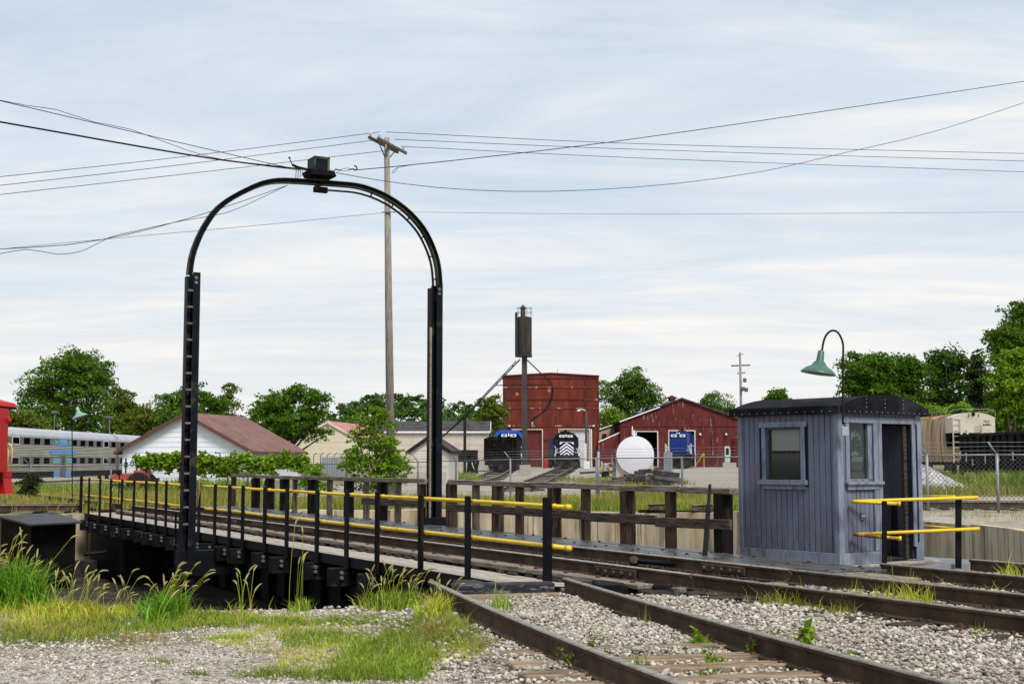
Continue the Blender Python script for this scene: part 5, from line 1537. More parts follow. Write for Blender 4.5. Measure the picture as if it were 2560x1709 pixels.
for off in (0, 1):
    mb = MB(); a = t3(553 - off * 28, 487 + off * 10); c_ = t3(130, 930 - off * 12); e_ = P(1036 + off * 4, 1152, YT)
    mb.tube([a, c_, e_], .055 if off == 0 else .04, 7); wt(mb, 'feed_pipe', 'dark_pipe', smooth=True)
mb = MB()
for q in (.1, .25, .4, .6, .75):
    a = t3(553, 487) * (1 - q) + t3(130, 930) * q; b = t3(525, 497) * (1 - q) + t3(130, 918) * q
    mb.beam(a, b, .05, .05)
wt(mb, 'pipe_clamp', 'dark_pipe')
mb = MB(); mb.beam(t3(608, 490), t3(803, 680), .09, .09); mb.beam(t3(365, 685), t3(803, 680), .07, .07); wt(mb, 'boom', 'dark_pipe')
for off in (0, 10):
    mb = MB(); mb.tube(resample([t3(803, 685), t3(808 - off, 740), t3(795 - off, 800), t3(760 - off * 1.5, 870), t3(700 - off, 915 + off), t3(662, 930 + off), t3(650 - off, 960), t3(638, 1000), t3(636, 1022)], .2), .05, 7); wt(mb, 'sand_hose', 'dark_pipe', smooth=True)
mb = MB(); a = t3(648, 965); mb.tube([a, a + np.array([-.05, 0, -.5])], .07, 7); wt(mb, 'nozzle', 'galv', smooth=True)
a, b = P(1299, 1185, YT), P(1327, 1161, YT)
mb = MB(); mb.box(a[0], b[0], YT - .5, YT + .5, gzf(a[0], YT) - .1, b[2] - .02); wt(mb, 'footing', 'grey_block', bevel=.02)
a = t3(130, 925); mb = MB(); mb.tube([(a[0], a[1], gzf(a[0], a[1]) - .1), a], .12, 9); mb.box(a[0] - .12, a[0] + .12, YT - .12, YT + .12, a[2] - .1, a[2] + .1)
tag(mb.build('pipe_post', M['dark_pipe'], loc=(a[0], YT, .5)), 'black steel post propping the sloping sand pipes', 'post')

# ------------------------------------------------------------------ white fuel tank and yard things
YK = 104.0
kc = P(1588, 1136.5, YK); kr = 46.8 / F_PX * YK
FT = thing('fuel_tank', 'big white round fuel tank seen end-on in its cradle', 'tank', (kc[0], YK, kc[2] - kr))
RX = Matrix.Translation((kc[0], YK, kc[2])) @ Matrix.Rotation(-math.atan2(kc[0], YK), 4, 'Z') @ Matrix.Rotation(-math.pi / 2, 4, 'X')
MB().lathe([(.001, -.04), (kr * .5, -.03), (kr, .04), (kr, 6)], 48, RX).build('shell', M['tank_white'], FT, smooth=False)
for y in (.45, 4.5):
    mb = MB(); n = 16
    arc = [(kc[0] + kr * 1.01 * math.cos(q), kc[2] + kr * 1.01 * math.sin(q)) for q in np.linspace(math.pi * 1.05, math.pi * 1.95, n)]
    zb_ = gzf(kc[0], YK) - .05
    poly = arc + [(kc[0] + kr * .99, zb_), (kc[0] - kr * .99, zb_)]
    mb.prism(poly, lambda a, b: (a, YK + y, b), lambda a, b: (a, YK + y + .25, b)); mb.build('cradle', M['cream_wall'], FT)
mb = MB(); mb.tube([(kc[0] - .02, YK + .6, kc[2] + kr - .1), (kc[0] - .02, YK + .6, kc[2] + kr + .45)], .09, 9); mb.tube([(kc[0] - .2, YK + .6, kc[2] + kr + .15), (kc[0] + .15, YK + .6, kc[2] + kr + .15)], .05, 7); mb.tube([(kc[0] - .15, YK + .6, kc[2] + kr + .1), (kc[0] - .15, YK + .6, kc[2] + kr + .75)], .05, 7); mb.build('vent', M['insulator'], FT)
mb = MB(); mb.box(kc[0] + .15, kc[0] + .42, YK - .05, YK - .03, kc[2] - .12, kc[2] + .06); mb.build('placard', M['girt_peel'], FT)
# pile of old ties by the fence
M['creosote_grey'] = mat('creosote_grey', (.035, .033, .033), .9, .5, 5, col2=(.11, .105, .10), amt=.3, scale2=3, spec=.06)
pile = [(1532, 1210, 1.1, 0), (1552, 1213, 1.6, 8), (1577, 1214, 1.8, -6), (1600, 1212, 2.0, -12), (1622, 1213, 1.9, -16), (1640, 1210, 1.2, 10), (1562, 1200, .7, 30), (1575, 1194, .7, 35), (1590, 1199, .9, 15), (1613, 1198, 1.2, -18), (1632, 1200, 1.5, -20), (1655, 1199, 1.5, -14), (1670, 1200, 1.2, -14), (1600, 1186, .55, 25), (1612, 1182, .6, 12), (1628, 1183, .6, -15), (1665, 1188, 1.3, -14), (1677, 1206, .5, 5), (1690, 1207, .5, -20), (1649, 1191, .6, -14)]
for i_, (px, py, ln, dg) in enumerate(pile):
    g_ = P(px, py, 84 + (i_ % 4) * .5); zz_ = max(g_[2], gzf(g_[0], g_[1]) + .1)
    d = np.array([math.cos(R(dg)), .35 * (1 if i_ % 2 else -1), -.12 if dg < 0 else .05]) * ln * .62
    mb = MB(); c_ = np.array([g_[0], g_[1], zz_ + .12]); mb.beam(c_ - d, c_ + d, .30, .26)
    tag(mb.build('old_tie', M['creosote_grey'] if i_ % 3 else M['old_timber_dark'] if 'old_timber_dark' in M else M.setdefault('old_timber_dark', mat('old_timber_dark', (.13, .115, .10), .9, .4, 5)), loc=c_ - np.array([0, 0, .1]), bevel=.02), {0: 'leftmost dark tie lying flat in the heap before the white tank', 14: 'topmost short tie on the heap before the white tank', 18: 'rightmost small tie end of the heap before the white tank', 16: 'tie lying against the ribbed steel panel on top of the heap'}.get(i_, 'dark old tie tangled in the middle of the heap before the white tank'), 'timber', 'heap of old ties by the fence')
# corrugated shed sheet beside the tank
a, b = P(1660, 1187, 100), P(1681, 1130, 100)
mb = MB()
for q in range(6):
    x0 = a[0] + (b[0] - a[0]) * q / 6; mb.box(x0, x0 + (b[0] - a[0]) / 9, 100, 100.08, gzf(a[0], 100), b[2])
mb.box(a[0], b[0], 100.05, 100.1, gzf(a[0], 100), b[2] - .01)
tag(mb.build('sheet_panel', M['galv'], loc=(a[0], 100, .5)), 'upright grey ribbed steel panel right of the white tank', 'panel')
# yellow pump unit
p = P(1520, 1182, 106); z0 = gzf(p[0], p[1])
PU = thing('pump_unit', 'small yellow pump unit standing left of the white tank', 'pump', (p[0], p[1], z0))
mb = MB(); mb.box(-.5, .1, -.3, .3, 0, .5); mb.build('base', M['soot'], PU, world=False, bevel=.03)
mb = MB(); mb.box(-.55, -.42, -.3, .3, .4, 1.25); mb.box(.0, .12, -.3, .3, .2, .9); mb.box(-.5, .1, -.3, .3, .5, .6); mb.build('frame', M['pump_yellow'], PU, world=False)
mb = MB(); mb.lathe([(.01, 0), (.22, 0), (.22, .4), (.1, .5), (.01, .52)], 12, Matrix.Translation((-.2, 0, .6))); mb.tube([(-.2, 0, 1.0), (.2, 0, 1.1), (.7, 0, .8)], .06, 7); mb.lathe([(.01, 0), (.15, 0), (.15, .3), (.01, .32)], 10, Matrix.Translation((.5, 0, .5))); mb.build('motor', M['grey_box'], PU, world=False)
mb = MB(); mb.box(.2, 1.4, -.1, .1, .45, .55); mb.box(1.2, 1.3, -.1, .1, 0, .5); mb.build('pipe_run', M['galv'], PU, world=False)
# red barrel, white drum, yard lamp
p = P(1364, 1170, 160); z0 = gzf(p[0], p[1])
mb = MB(); mb.lathe([(.3, 0), (.34, .05), (.34, .35), (.36, .38), (.34, .41), (.34, .8), (.3, .85), (.25, .95), (.01, .95)], 16, Matrix.Translation((p[0], p[1], z0)))
tag(mb.build('red_barrel', M['barrel_red'], loc=(p[0], p[1], z0), smooth=False), 'bright red barrel between the two bay doors', 'barrel')
p = P(1466, 1174, 150); z0 = gzf(p[0], p[1])
mb = MB(); mb.box(p[0] - .33, p[0] + .36, p[1] - .3, p[1] + .3, z0, z0 + .85); mb.tube([(p[0] + .6, p[1], z0 - .3), (p[0] + .6, p[1], z0 + .6)], .05, 6)
tag(mb.build('utility_cabinet', M['board_white'], loc=(p[0], p[1], z0), bevel=.05), 'white utility cabinet standing right of the 383 locomotive', 'cabinet')
p = P(1466, 1165, 152); z0 = gzf(p[0], p[1]); tz = P(1466, 1026, 152)[2]
YLm = thing('yard_lamp', 'dark yard lamp post with a white curved arm before the tall red building', 'lamp', (p[0], p[1], z0))
MB().tube([(p[0], p[1], z0 - .2), (p[0], p[1], tz)], .13, 8).build('pole', M['corten_dark'], YLm, smooth=True)
MB().tube(resample([(p[0], p[1], tz - .4), (p[0] - .1, p[1], tz + .0), (p[0] - .5, p[1], tz + .12), (p[0] - .85, p[1], tz + .05)], .1), .06, 6).build('arm', M['insulator'], YLm, smooth=True)
MB().lathe([(.01, .0), (.2, -.05), (.1, .12), (.01, .14)], 10, Matrix.Translation((p[0] - .85, p[1], tz))).build('lamp_head', M['insulator'], YLm)
mb = MB(); mb.tube([(p[0] + .55, p[1], z0), (p[0] + .55, p[1], P(0, 1072, 152)[2])], .1, 6); mb.box(p[0] - .25, p[0] + .02, p[1] - .3, p[1] - .23, P(0, 1155, 152)[2], P(0, 1108, 152)[2]); mb.build('conduit', M['frame_white'], YLm)
p = P(1818, 1160, 178); z0 = gzf(p[0], p[1])
FD = thing('fuel_dispenser', 'pale green fuel dispenser before the low red shed', 'pump', (p[0], p[1], z0 + .6))
mb = MB(); mb.box(-.6, 1.1, -.5, .5, -.65, 0); mb.build('plinth', M['grey_block'], FD, world=False)
M['pale_green'] = mat('pale_green', (.45, .58, .50), .5, .1)
mb = MB(); mb.box(-.33, .33, -.3, .3, 0, 2.1); mb.build('case', M['pale_green'], FD, world=False, bevel=.05)
mb = MB(); mb.box(-.2, .2, -.33, -.301, 1.0, 1.9); mb.build('window', M['win_dark'], FD, world=False)
p = P(1846, 1160, 182); z0 = gzf(p[0], p[1])
mb = MB(); mb.lathe([(1.0, 0), (1.0, 3.8), (.6, 4.15), (.01, 4.3)], 20, Matrix.Translation((p[0], p[1], z0)))
tag(mb.build('red_tank', M['barn_red'], loc=(p[0], p[1], z0), smooth=False), 'upright round red tank behind the left corner of the blue shed', 'tank')
p = P(1760, 1163, 165); z0 = gzf(p[0], p[1])
mb = MB(); mb.tube([(p[0] - 1.2, p[1], z0), (p[0] + .0, p[1], z0 + 1.8)], .05, 6); mb.tube([(p[0], p[1], z0), (p[0], p[1], z0 + 1.75)], .05, 6)
tag(mb.build('brace_rail', M['yellow'], loc=(p[0], p[1], z0)), 'slanting yellow brace beside the 386 locomotive', 'brace')

# ------------------------------------------------------------------ yard tracks
def yt_track(name, label, pxs, head='rail_head', ties=True):
    pts = [tuple(P(x, y, Y)[:2]) for x, y, Y in pxs]
    L = sum(math.dist(a, b) for a, b in zip(pts, pts[1:]))
    return track(name, label, pts, .755, list(np.arange(.5, L, 1.1)) if ties else None, rail_z=lambda x, y: gzf(x, y) + .03, head=head, step=1.5, plates=False, tie_mat='creosote')
yt_track('railway_track', 'curved yard track leading up to the 383 locomotive', [(1419, 1174, 185), (1417, 1175, 158), (1400, 1180, 130), (1362, 1195, 100), (1325, 1210, 82), (1290, 1225, 70)])
yt_track('railway_track', 'curved yard track leading up to the black tender', [(1265, 1180, 150), (1252, 1185, 130), (1225, 1195, 105), (1190, 1205, 92), (1150, 1212, 86)])
yt_track('railway_track', 'yard track running to the blue 386 locomotive', [(1722, 1163, 188), (1702, 1168, 165), (1640, 1172, 140), (1560, 1176, 126), (1470, 1180, 118)], ties=False)
yr = [(10.2, 42.9), (14, 42.2), (24, 41.2), (40, 40)]
track('railway_track', 'dark track crossing behind the fence right of the blue shed', yr, .755, list(np.arange(.5, 30, .65)), rail_z=lambda x, y: gzf(x, y) + .07, tie_mat='tie_wood', plates=False)

# ------------------------------------------------------------------ chain link fence
fpt = [(2620, 1136, 39), (2492, 1136, 39.5), (2317, 1138, 40.5), (2110, 1139.5, 44), (1905, 1141, 48.5), (1705, 1143, 53.5), (1491, 1145, 59), (1276, 1148, 63), (1140, 1151, 65), (1045, 1154, 65.5), (865, 1158, 66), (765, 1160, 66), (620, 1161, 65), (450, 1161, 64), (278, 1162, 62.5), (77, 1166, 60.5), (-60, 1169, 59.5)]
FN = thing('chain_link_fence', 'long grey chain link fence with barbed wire running behind the turntable', 'fence', (0, 55, 0))
tp = [P(*f) for f in fpt]
M['mesh_wire'] = mat('mesh_wire', (.15, .155, .165), .5, .1, metal=.3)
for i_, p in enumerate(tp):
    z0 = gzf(p[0], p[1])
    leftish = p[0] < -2
    m = M['galv'] if not leftish else M['galv_dark']
    MB().tube([(p[0], p[1], z0 - .1), (p[0], p[1], p[2] + .04)], .045, 8).build('post', m, FN, smooth=True)
    sgn = 1 if p[0] < 4 else -1
    if i_ not in (5, 6):
        MB().tube([(p[0], p[1], p[2]), (p[0] - .28, p[1] - .1, p[2] + .36)], .022, 6).build('arm', m, FN, smooth=True)
for i_, (a, b) in enumerate(zip(tp, tp[1:])):
    leftish = b[0] < -2
    m = M['galv'] if not leftish else M['galv_dark']
    MB().tube([a, b], .024, 7).build('top_rail', m, FN, smooth=True)
    L = float(np.hypot(*(b - a)[:2])); d = (b - a) / L
    z0a, z0b = gzf(a[0], a[1]) + .05, gzf(b[0], b[1]) + .05
    sp = .13; r_ = .0052
    vs, qs = [], []
    nrm = np.array([-d[1], d[0], 0])
    hh = ((a[2] - z0a) + (b[2] - z0b)) / 2
    for sg in (1, -1):
        for s0 in np.arange(-hh if sg > 0 else 0, L if sg > 0 else L + hh, sp):
            u0, v0, u1, v1 = s0, 0, s0 + sg * hh, hh
            # clip to panel
            if sg > 0:
                if u0 < 0: v0 += -u0; u0 = 0
                if u1 > L: v1 -= u1 - L; u1 = L
            else:
                if u0 > L: v0 += u0 - L; u0 = L
                if u1 < 0: v1 -= -u1; u1 = 0
            if v1 - v0 < .05:
                continue
            def pt(u, v):
                q = a + d * u; zb_ = z0a + (z0b - z0a) * u / L; zt_ = a[2] + (b[2] - a[2]) * u / L
                return np.array([q[0], q[1], zb_ + (zt_ - zb_) * v / hh])
            p0, p1 = pt(u0, v0), pt(u1, v1)
            w_ = np.array([d[0] * .7 * r_, d[1] * .7 * r_, -.7 * r_ * sg])
            n_ = len(vs)
            vs += [p0 - w_, p0 + w_, p1 + w_, p1 - w_, p0 - nrm * r_, p0 + nrm * r_, p1 + nrm * r_, p1 - nrm * r_]
            qs += [(n_, n_ + 1, n_ + 2, n_ + 3), (n_ + 4, n_ + 5, n_ + 6, n_ + 7)]
    kind(npmesh('wire_mesh', vs, qs, M['mesh_wire'], FN), 'stuff')
    for k_ in (1, 2, 3):
        MB().tube([a + np.array([-.093 * k_, -.033 * k_, .12 * k_]), b + np.array([-.093 * k_, -.033 * k_, .12 * k_])], .005, 4).build('barbed_wire', m, FN)
# inner compound gate post with arms near the white tank
a = P(1496, 1150, 60.2)
MB().tube([(a[0], a[1], gzf(a[0], a[1])), (a[0], a[1], P(0, 1128, 60)[2])], .06, 8).build('gate_post', M['galv'], FN, smooth=True)
# second fence of bare angled posts before the beige building
for k_ in range(7):
    p = P(784 + k_ * 17, 1150, 100); z0 = gzf(p[0], p[1]); zt_ = P(0, 1138, 100)[2]
    mb = MB(); mb.tube([(p[0], p[1], z0), (p[0], p[1], zt_), (p[0] + .22, p[1], zt_ + .2)], .035, 6)
    tag(mb.build('fence_post', M['galv_dark'], loc=(p[0], p[1], z0)), ['first', 'second', 'third', 'fourth', 'fifth', 'sixth', 'seventh'][k_] + ' thin angled grey post from the left before the pale yellow building', 'post', 'row of angled posts before the yellow building')
a, b = P(805, 1200, 98), P(856, 1142, 98)
SC = thing('storage_container', 'grey ribbed steel container behind the shrub', 'container', (a[0], 98, gzf(a[0], 98)))
MB().box(a[0], b[0], 98, 101, gzf(a[0], 98), b[2]).build('body', M['grey_box'], SC)
for q in np.linspace(a[0], b[0], 9):
    MB().box(q - .05, q + .05, 97.95, 97.999, gzf(a[0], 98), b[2]).build('rib', M['galv'], SC)
# ------------------------------------------------------------------ silver bilevel coaches on the left
XT = -41.5
M['coach_band'] = mat('coach_band', (.15, .15, .15), .6, .2, 2, spec=.1)
def coach(name, label, y0, y1, detail=True):
    zr = -.30
    t0 = thing(name, label, 'rail car', (XT, y0, zr))
    def L(mb, nm, m, parent=None, **k):
        return mb.build(nm, M[m], parent or t0, world=False, **k)
    Ln = y1 - y0
    # body shell (x<0 side hidden), side face at x=0
    mb = MB(); mb.box(-3.0, -.06, 0, Ln, 1.0, 3.95); L(mb, 'body', 'coach_dark')
    prof = [(-3.02, 3.95), (.0, 3.95), (-.02, 4.15), (-.25, 4.50), (-.7, 4.72), (-1.5, 4.82), (-2.3, 4.72), (-2.78, 4.5), (-3.0, 4.15)]
    mb = MB(); mb.prism(prof, lambda a, b: (a, -.0, b), lambda a, b: (a, Ln, b)); L(mb, 'roof', 'stainless_roof')
    # fluted bands
    for z0, z1, n in ((2.28, 3.28, 7), (1.05, 1.62, 4)):
        for k_ in range(n):
            a, b = z0 + (z1 - z0) * k_ / n, z0 + (z1 - z0) * (k_ + 1) / n
            mb = MB(); mb.prism([(-.06, a + .03), (0, a + .05), (.0, b - .01), (-.06, b - .005)], lambda p, q: (p, 0, q), lambda p, q: (p, Ln, q)); L(mb, 'flute', 'stainless')
    for z0, z1 in ((3.28, 3.95), (1.62, 2.28), (1.0, 1.05)):
        mb = MB(); mb.box(-.06, -.012, 0, Ln, z0 + .002, z1 - .002); L(mb, 'band', 'coach_band' if z0 > 1.5 else 'stainless')
    # windows
    nw = int(Ln / 2.4)
    mid = Ln * .52
    for k_ in range(nw):
        y = 1.0 + k_ * (Ln - 2) / (nw - 1)
        if abs(y - mid) < 2.6:
            continue
        for z0, z1 in ((3.40, 3.86), (1.72, 2.18)):
            fr = 'insulator' if (k_ % 5) == 2 else 'coach_band'
            mb = MB(); mb.box(-.012, .012, y - .85, y + .85, z0 - .09, z1 + .09); w_ = L(mb, 'window', fr)
            mb = MB(); mb.box(.012, .018, y - .74, y + .74, z0 - .03, z1 + .03); L(mb, 'pane', 'coach_pane', w_)
    # coloured panels and centre door
    mb = MB(); mb.box(-.012, .02, mid - 2.5, mid + 2.5, 3.33, 3.42); L(mb, 'blue_stripe', 'panel_blue')
    mb = MB(); mb.box(-.012, .02, mid - 1.0, mid + 1.0, 3.42, 3.9); nm = L(mb, 'name_panel', 'panel_blue')
    if detail:
        lettering('MITRAIN', .42, M['panel_teal'], nm, Matrix.Translation((.024, mid + .0, 3.62)) @ Matrix.Rotation(math.pi / 2, 4, 'Z') @ FACE, bold=.01)
    for sg in (-1, 1):
        mb = MB(); mb.box(-.012, .018, mid + sg * 1.9 - .45, mid + sg * 1.9 + .45, 3.48, 3.8); L(mb, 'teal_panel', 'panel_teal')
        mb = MB(); mb.box(-.012, .02, mid + sg * 1.75 - .95, mid + sg * 1.75 + .95, 1.68, 2.1); L(mb, 'teal_panel', 'panel_teal')
        mb = MB(); mb.box(-.012, .02, mid + sg * 1.75 - .95, mid + sg * 1.75 + .95, 2.1, 2.2); L(mb, 'blue_panel', 'panel_blue')
        mb = MB(); mb.box(-.05, .0, mid + sg * 1.6 - .75, mid + sg * 1.6 + .75, .45, 1.0); L(mb, 'step_panel', 'panel_blue')
    mb = MB(); mb.box(0, .05, mid - 3.9, mid + 3.9, 2.70, 2.95); L(mb, 'blue_stripe', 'panel_blue')
    mb = MB(); mb.box(0, .052, mid - 3.4, mid - .3, 2.55, 2.68); mb.box(0, .052, mid + .3, mid + 3.4, 2.55, 2.68); L(mb, 'teal_stripe', 'panel_teal')
    mb = MB(); mb.box(-.02, .04, mid - .75, mid + .75, .5, 2.45); dr = L(mb, 'door', 'corten')
    mb = MB(); mb.box(.04, .05, mid - .22, mid + .22, 1.6, 2.3); L(mb, 'door_window', 'win_dark', dr)
    mb = MB(); mb.box(-2.7, -.2, 3, Ln - 3, .45, 1.0); L(mb, 'underframe', 'soot')
    for yt in (3, Ln - 3):
        for dy in (-1.2, 1.2):
            mb = MB(); mb.lathe([(.01, -.07), (.45, -.07), (.45, .07), (.01, .07)], 16, Matrix.Translation((-.4, yt + dy, .45)) @ Matrix.Rotation(math.pi / 2, 4, 'Y')); L(mb, 'wheel', 'soot')
    mb = MB(); mb.box(-2.6, -.15, -.35, 0, 1.0, 3.9); mb.box(-2.6, -.15, Ln, Ln + .4, 1.0, 4.0); L(mb, 'end_bellows', 'corten')
    return t0
coach('coach', 'silver fluted double-deck coach with blue and teal panels behind the fence', 108, 143)
coach('coach', 'second silver coach coupled behind, mostly hidden by the white house', 144.2, 170, False)

# ------------------------------------------------------------------ red caboose at the left edge
YCb = 47.0
cr = P(20, 1100, YCb)[0]
CB = thing('caboose', 'bright red caboose end with yellow grab rails at the left edge', 'caboose', (cr, YCb, 0))
zf_ = lambda py: P(20, py, YCb)[2]
xf = lambda px: P(px, 1100, YCb + .8)[0]
def cbx(mb, nm, m, parent=None, **k):
    return mb.build(nm, M[m], parent or CB, **k)
mb = MB(); mb.box(cr - 2.9, cr, YCb - 9, YCb, zf_(1180), zf_(1020)); cbx(mb, 'body', 'caboose_red', bevel=.02)
mb = MB(); mb.prism([(cr - 3.3, zf_(1016)), (xf(41), zf_(1016)), (xf(37), zf_(1006)), (cr - 1.4, zf_(1006) + .35), (cr - 3.2, zf_(1006))], lambda a, b: (a, YCb - 9.4, b), lambda a, b: (a, YCb + .75, b)); cbx(mb, 'roof', 'caboose_red')
mb = MB(); mb.box(cr - 3.2, xf(41), YCb - 9.3, YCb + .74, zf_(1021), zf_(1016) - .005); cbx(mb, 'roof_edge', 'soot')
mb = MB(); mb.box(cr - 2.9, xf(30), YCb + .02, YCb + .9, zf_(1193), zf_(1177)); cbx(mb, 'platform', 'caboose_red', bevel=.01)
mb = MB(); a, b = xf(5), xf(37)
mb.add([(cr - .35, YCb + .1, zf_(1193)), (xf(28), YCb + .1, zf_(1193)), (xf(37), YCb + .1, zf_(1234)), (xf(20), YCb + .1, zf_(1234)), (cr - .35, YCb + .9, zf_(1193)), (xf(28), YCb + .9, zf_(1193)), (xf(37), YCb + .9, zf_(1234)), (xf(20), YCb + .9, zf_(1234))],
       [(0, 1, 2, 3), (7, 6, 5, 4), (0, 4, 5, 1), (1, 5, 6, 2), (2, 6, 7, 3), (3, 7, 4, 0)]); cbx(mb, 'step', 'caboose_red')
mb = MB(); mb.tube([(xf(29.5), YCb + .85, zf_(1176)), (xf(29.5), YCb + .85, zf_(1120)), (xf(26), YCb + .85, zf_(1109)), (xf(16), YCb + .85, zf_(1107)), (cr - 1.2, YCb + .85, zf_(1107))], .022, 7); mb.tube([(xf(22.5), YCb + .75, zf_(1176)), (xf(22.5), YCb + .75, zf_(1125)), (xf(18), YCb + .75, zf_(1116)), (cr - 1.2, YCb + .75, zf_(1116))], .022, 7); cbx(mb, 'grab_rail', 'yellow_pale', smooth=True)
mb = MB(); mb.lathe([(.01, -.05), (.09, 0), (.09, .1), (.01, .14)], 10, Matrix.Translation((cr + .05, YCb - .1, zf_(1053)))); cbx(mb, 'marker_lamp', 'barrel_red')
mb = MB(); mb.box(cr - 2.6, cr - .4, YCb - 8.5, YCb - 1, zf_(1215), zf_(1185)); cbx(mb, 'underframe', 'soot')
for y in (-1.6, -3.4, -6.4):
    mb = MB(); mb.lathe([(.01, -.07), (.42, -.07), (.42, .07), (.01, .07)], 16, Matrix.Translation((cr - .7, YCb + y, zf_(1222))) @ Matrix.Rotation(math.pi / 2, 4, 'Y')); cbx(mb, 'wheel', 'soot')

# red tractor behind the railing
p = P(330, 1200, 68); zt_ = gzf(p[0], p[1])
TRc = thing('red_tractor', 'faded red tractor parked behind the fence before the white house', 'tractor', (p[0], p[1], zt_))
def trk(mb, nm, m, parent=None, **k):
    return mb.build(nm, M[m], parent or TRc, world=False, **k)
mb = MB(); mb.prism([(-.9, .55), (.35, .55), (.35, .9), (.1, 1.0), (-.8, .98), (-.92, .85)], lambda a, b: (a, -.35, b), lambda a, b: (a, .35, b)); trk(mb, 'hood', 'tractor_red', bevel=.03)
for sg in (-1, 1):
    mb = MB(); mb.box(.25, .80, sg * .6 - .12, sg * .6 + .12, .7, 1.15); trk(mb, 'fender', 'tractor_red', bevel=.05)
    mb = MB(); mb.lathe([(.15, -.14), (.55, -.14), (.6, -.1), (.6, .1), (.55, .14), (.15, .14)], 20, Matrix.Translation((.5, sg * .65, .45)) @ Matrix.Rotation(math.pi / 2, 4, 'X')); w_ = trk(mb, 'wheel', 'soot')
    mb = MB(); mb.lathe([(.01, -.1), (.3, -.1), (.3, .1), (.01, .1)], 14, Matrix.Translation((.5, sg * .65, .45)) @ Matrix.Rotation(math.pi / 2, 4, 'X')); trk(mb, 'rim', 'tractor_red', w_)
    mb = MB(); mb.lathe([(.08, -.08), (.3, -.08), (.3, .08), (.08, .08)], 16, Matrix.Translation((-.7, sg * .5, .2)) @ Matrix.Rotation(math.pi / 2, 4, 'X')); trk(mb, 'wheel', 'soot')
mb = MB(); mb.box(.35, .7, -.2, .2, 1.0, 1.06); mb.box(.62, .7, -.2, .2, 1.06, 1.4); trk(mb, 'seat', 'soot', bevel=.03)
mb = MB(); mb.tube([(-.35, .1, .95), (-.35, .1, 1.75)], .04, 7); mb.tube([(-.35, .1, 1.3), (-.35, .1, 1.55)], .09, 8); trk(mb, 'exhaust', 'soot')
mb = MB(); mb.tube([(.1, 0, .95), (.25, 0, 1.25)], .025, 6); mb.tube([(.25 + .04 * math.cos(q), .19 * math.sin(q), 1.25 + .15 * math.cos(q)) for q in np.linspace(0, 2 * math.pi, 17)], .018, 5); trk(mb, 'steering_wheel', 'soot')
mb = MB(); mb.tube([(.9, -.5, 1.0), (.95, -.5, 1.6)], .03, 6); mb.tube([(.9, .5, 1.0), (.95, .5, 1.6)], .03, 6); mb.box(.7, 1.25, -.5, .5, .6, .75); trk(mb, 'lift_frame', 'loco_frame')

# ------------------------------------------------------------------ covered hopper and gondola on the right
YH = 100.0
zh = .55
xh0, xh1 = P(2385, 1100, YH)[0], P(2493, 1100, YH)[0]
HP = thing('hopper_car', 'beige covered hopper car with rust streaked side on the right', 'rail car', (xh0, YH, zh))
def hp(mb, nm, m, parent=None, **k):
    return mb.build(nm, M[m], parent or HP, world=False, **k)
Wd = xh1 - xh0
zH = lambda py: P(2440, py, YH)[2] - zh
ze, zr_, zbt = zH(1043), zH(1030), zH(1081)
LH = 17
# rounded side: bulging profile
side = []
for q in np.linspace(-1, 1, 15):
    side.append((.0 - .16 * (1 - q * q), 1.0 + (ze - 1.0) * (q + 1) / 2))
mb = MB(); poly = side + [(Wd - x, z) for x, z in side[::-1]]
ye = 2.0
mb.prism(poly, lambda a, b: (a, ye, b), lambda a, b: (a, LH, b)); hp(mb, 'body', 'hopper_side', smooth=False)
# end sheet with rounded top
n = 12
arc = [(Wd * q, ze + (zr_ - ze) * (1 - (2 * q - 1) ** 2) ** .8) for q in np.linspace(0, 1, n)]
mb = MB(); mb.prism([(0, zbt)] + arc + [(Wd, zbt)], lambda a, b: (a, .35, b), lambda a, b: (a, 2.0, b)); es = hp(mb, 'end_sheet', 'hopper_end')
mb = MB(); mb.prism([(0, zbt), (Wd, zbt), (Wd - .2, 1.2), (.2, 1.2)], lambda a, b: (a, .5 if b > 1.5 else 3.2, b), lambda a, b: (a, 3.4, b)); hp(mb, 'slope_sheet', 'soot')
mb = MB()
vs = []
for y in (2.0, LH):
    vs += [(a, y, b + .01) for a, b in arc]
k_ = len(arc)
mb.add(vs, [(i_, i_ + 1, k_ + i_ + 1, k_ + i_) for i_ in range(k_ - 1)]); hp(mb, 'roof', 'hopper_roof')
for y in np.arange(2.6, LH, 1.15):                            # side ribs
    mb = MB(); mb.tube([(x - .03, y, z) for x, z in side], .035, 5); hp(mb, 'rib', 'hopper_side')
mb = MB(); z0 = ze + .05
mb.tube([(-.05, .4, z0 + .45), (-.05, LH, z0 + .45)], .02, 5); mb.tube([(Wd + .05, .4, z0 + .45), (Wd + .05, LH, z0 + .45)], .02, 5); mb.tube([(-.05, .4, z0 + .45), (.6, .4, zr_ + .25), (Wd - .6, .4, zr_ + .25), (Wd + .05, .4, z0 + .45)], .02, 5)
for y in np.arange(.5, LH, 1.1):
    mb.tube([(-.05, y, z0 - .1), (-.05, y, z0 + .45)], .018, 5)
mb.tube([(Wd + .05, .4, z0 - .2), (Wd + .05, .4, z0 + .45)], .02, 5); hp(mb, 'roof_walk', 'galv')
mb = MB(); mb.tube([(.05, .3, .9), (.05, .3, ze)], .05, 6); mb.tube([(.55, .3, zbt), (.55, .3, ze - .1)], .04, 6)
for q in np.arange(1.2, ze, .42):
    mb.tube([(.05, .3, q), (.55, .3, q)], .02, 5)
hp(mb, 'ladder', 'hopper_end')
for x in (.65, 1.1, 2.2):
    mb = MB(); mb.box(x - .07, x + .07, .25, .34, zbt - .25, zbt + .25 if x > .8 else zbt + 1.0); hp(mb, 'stake', 'hopper_end')
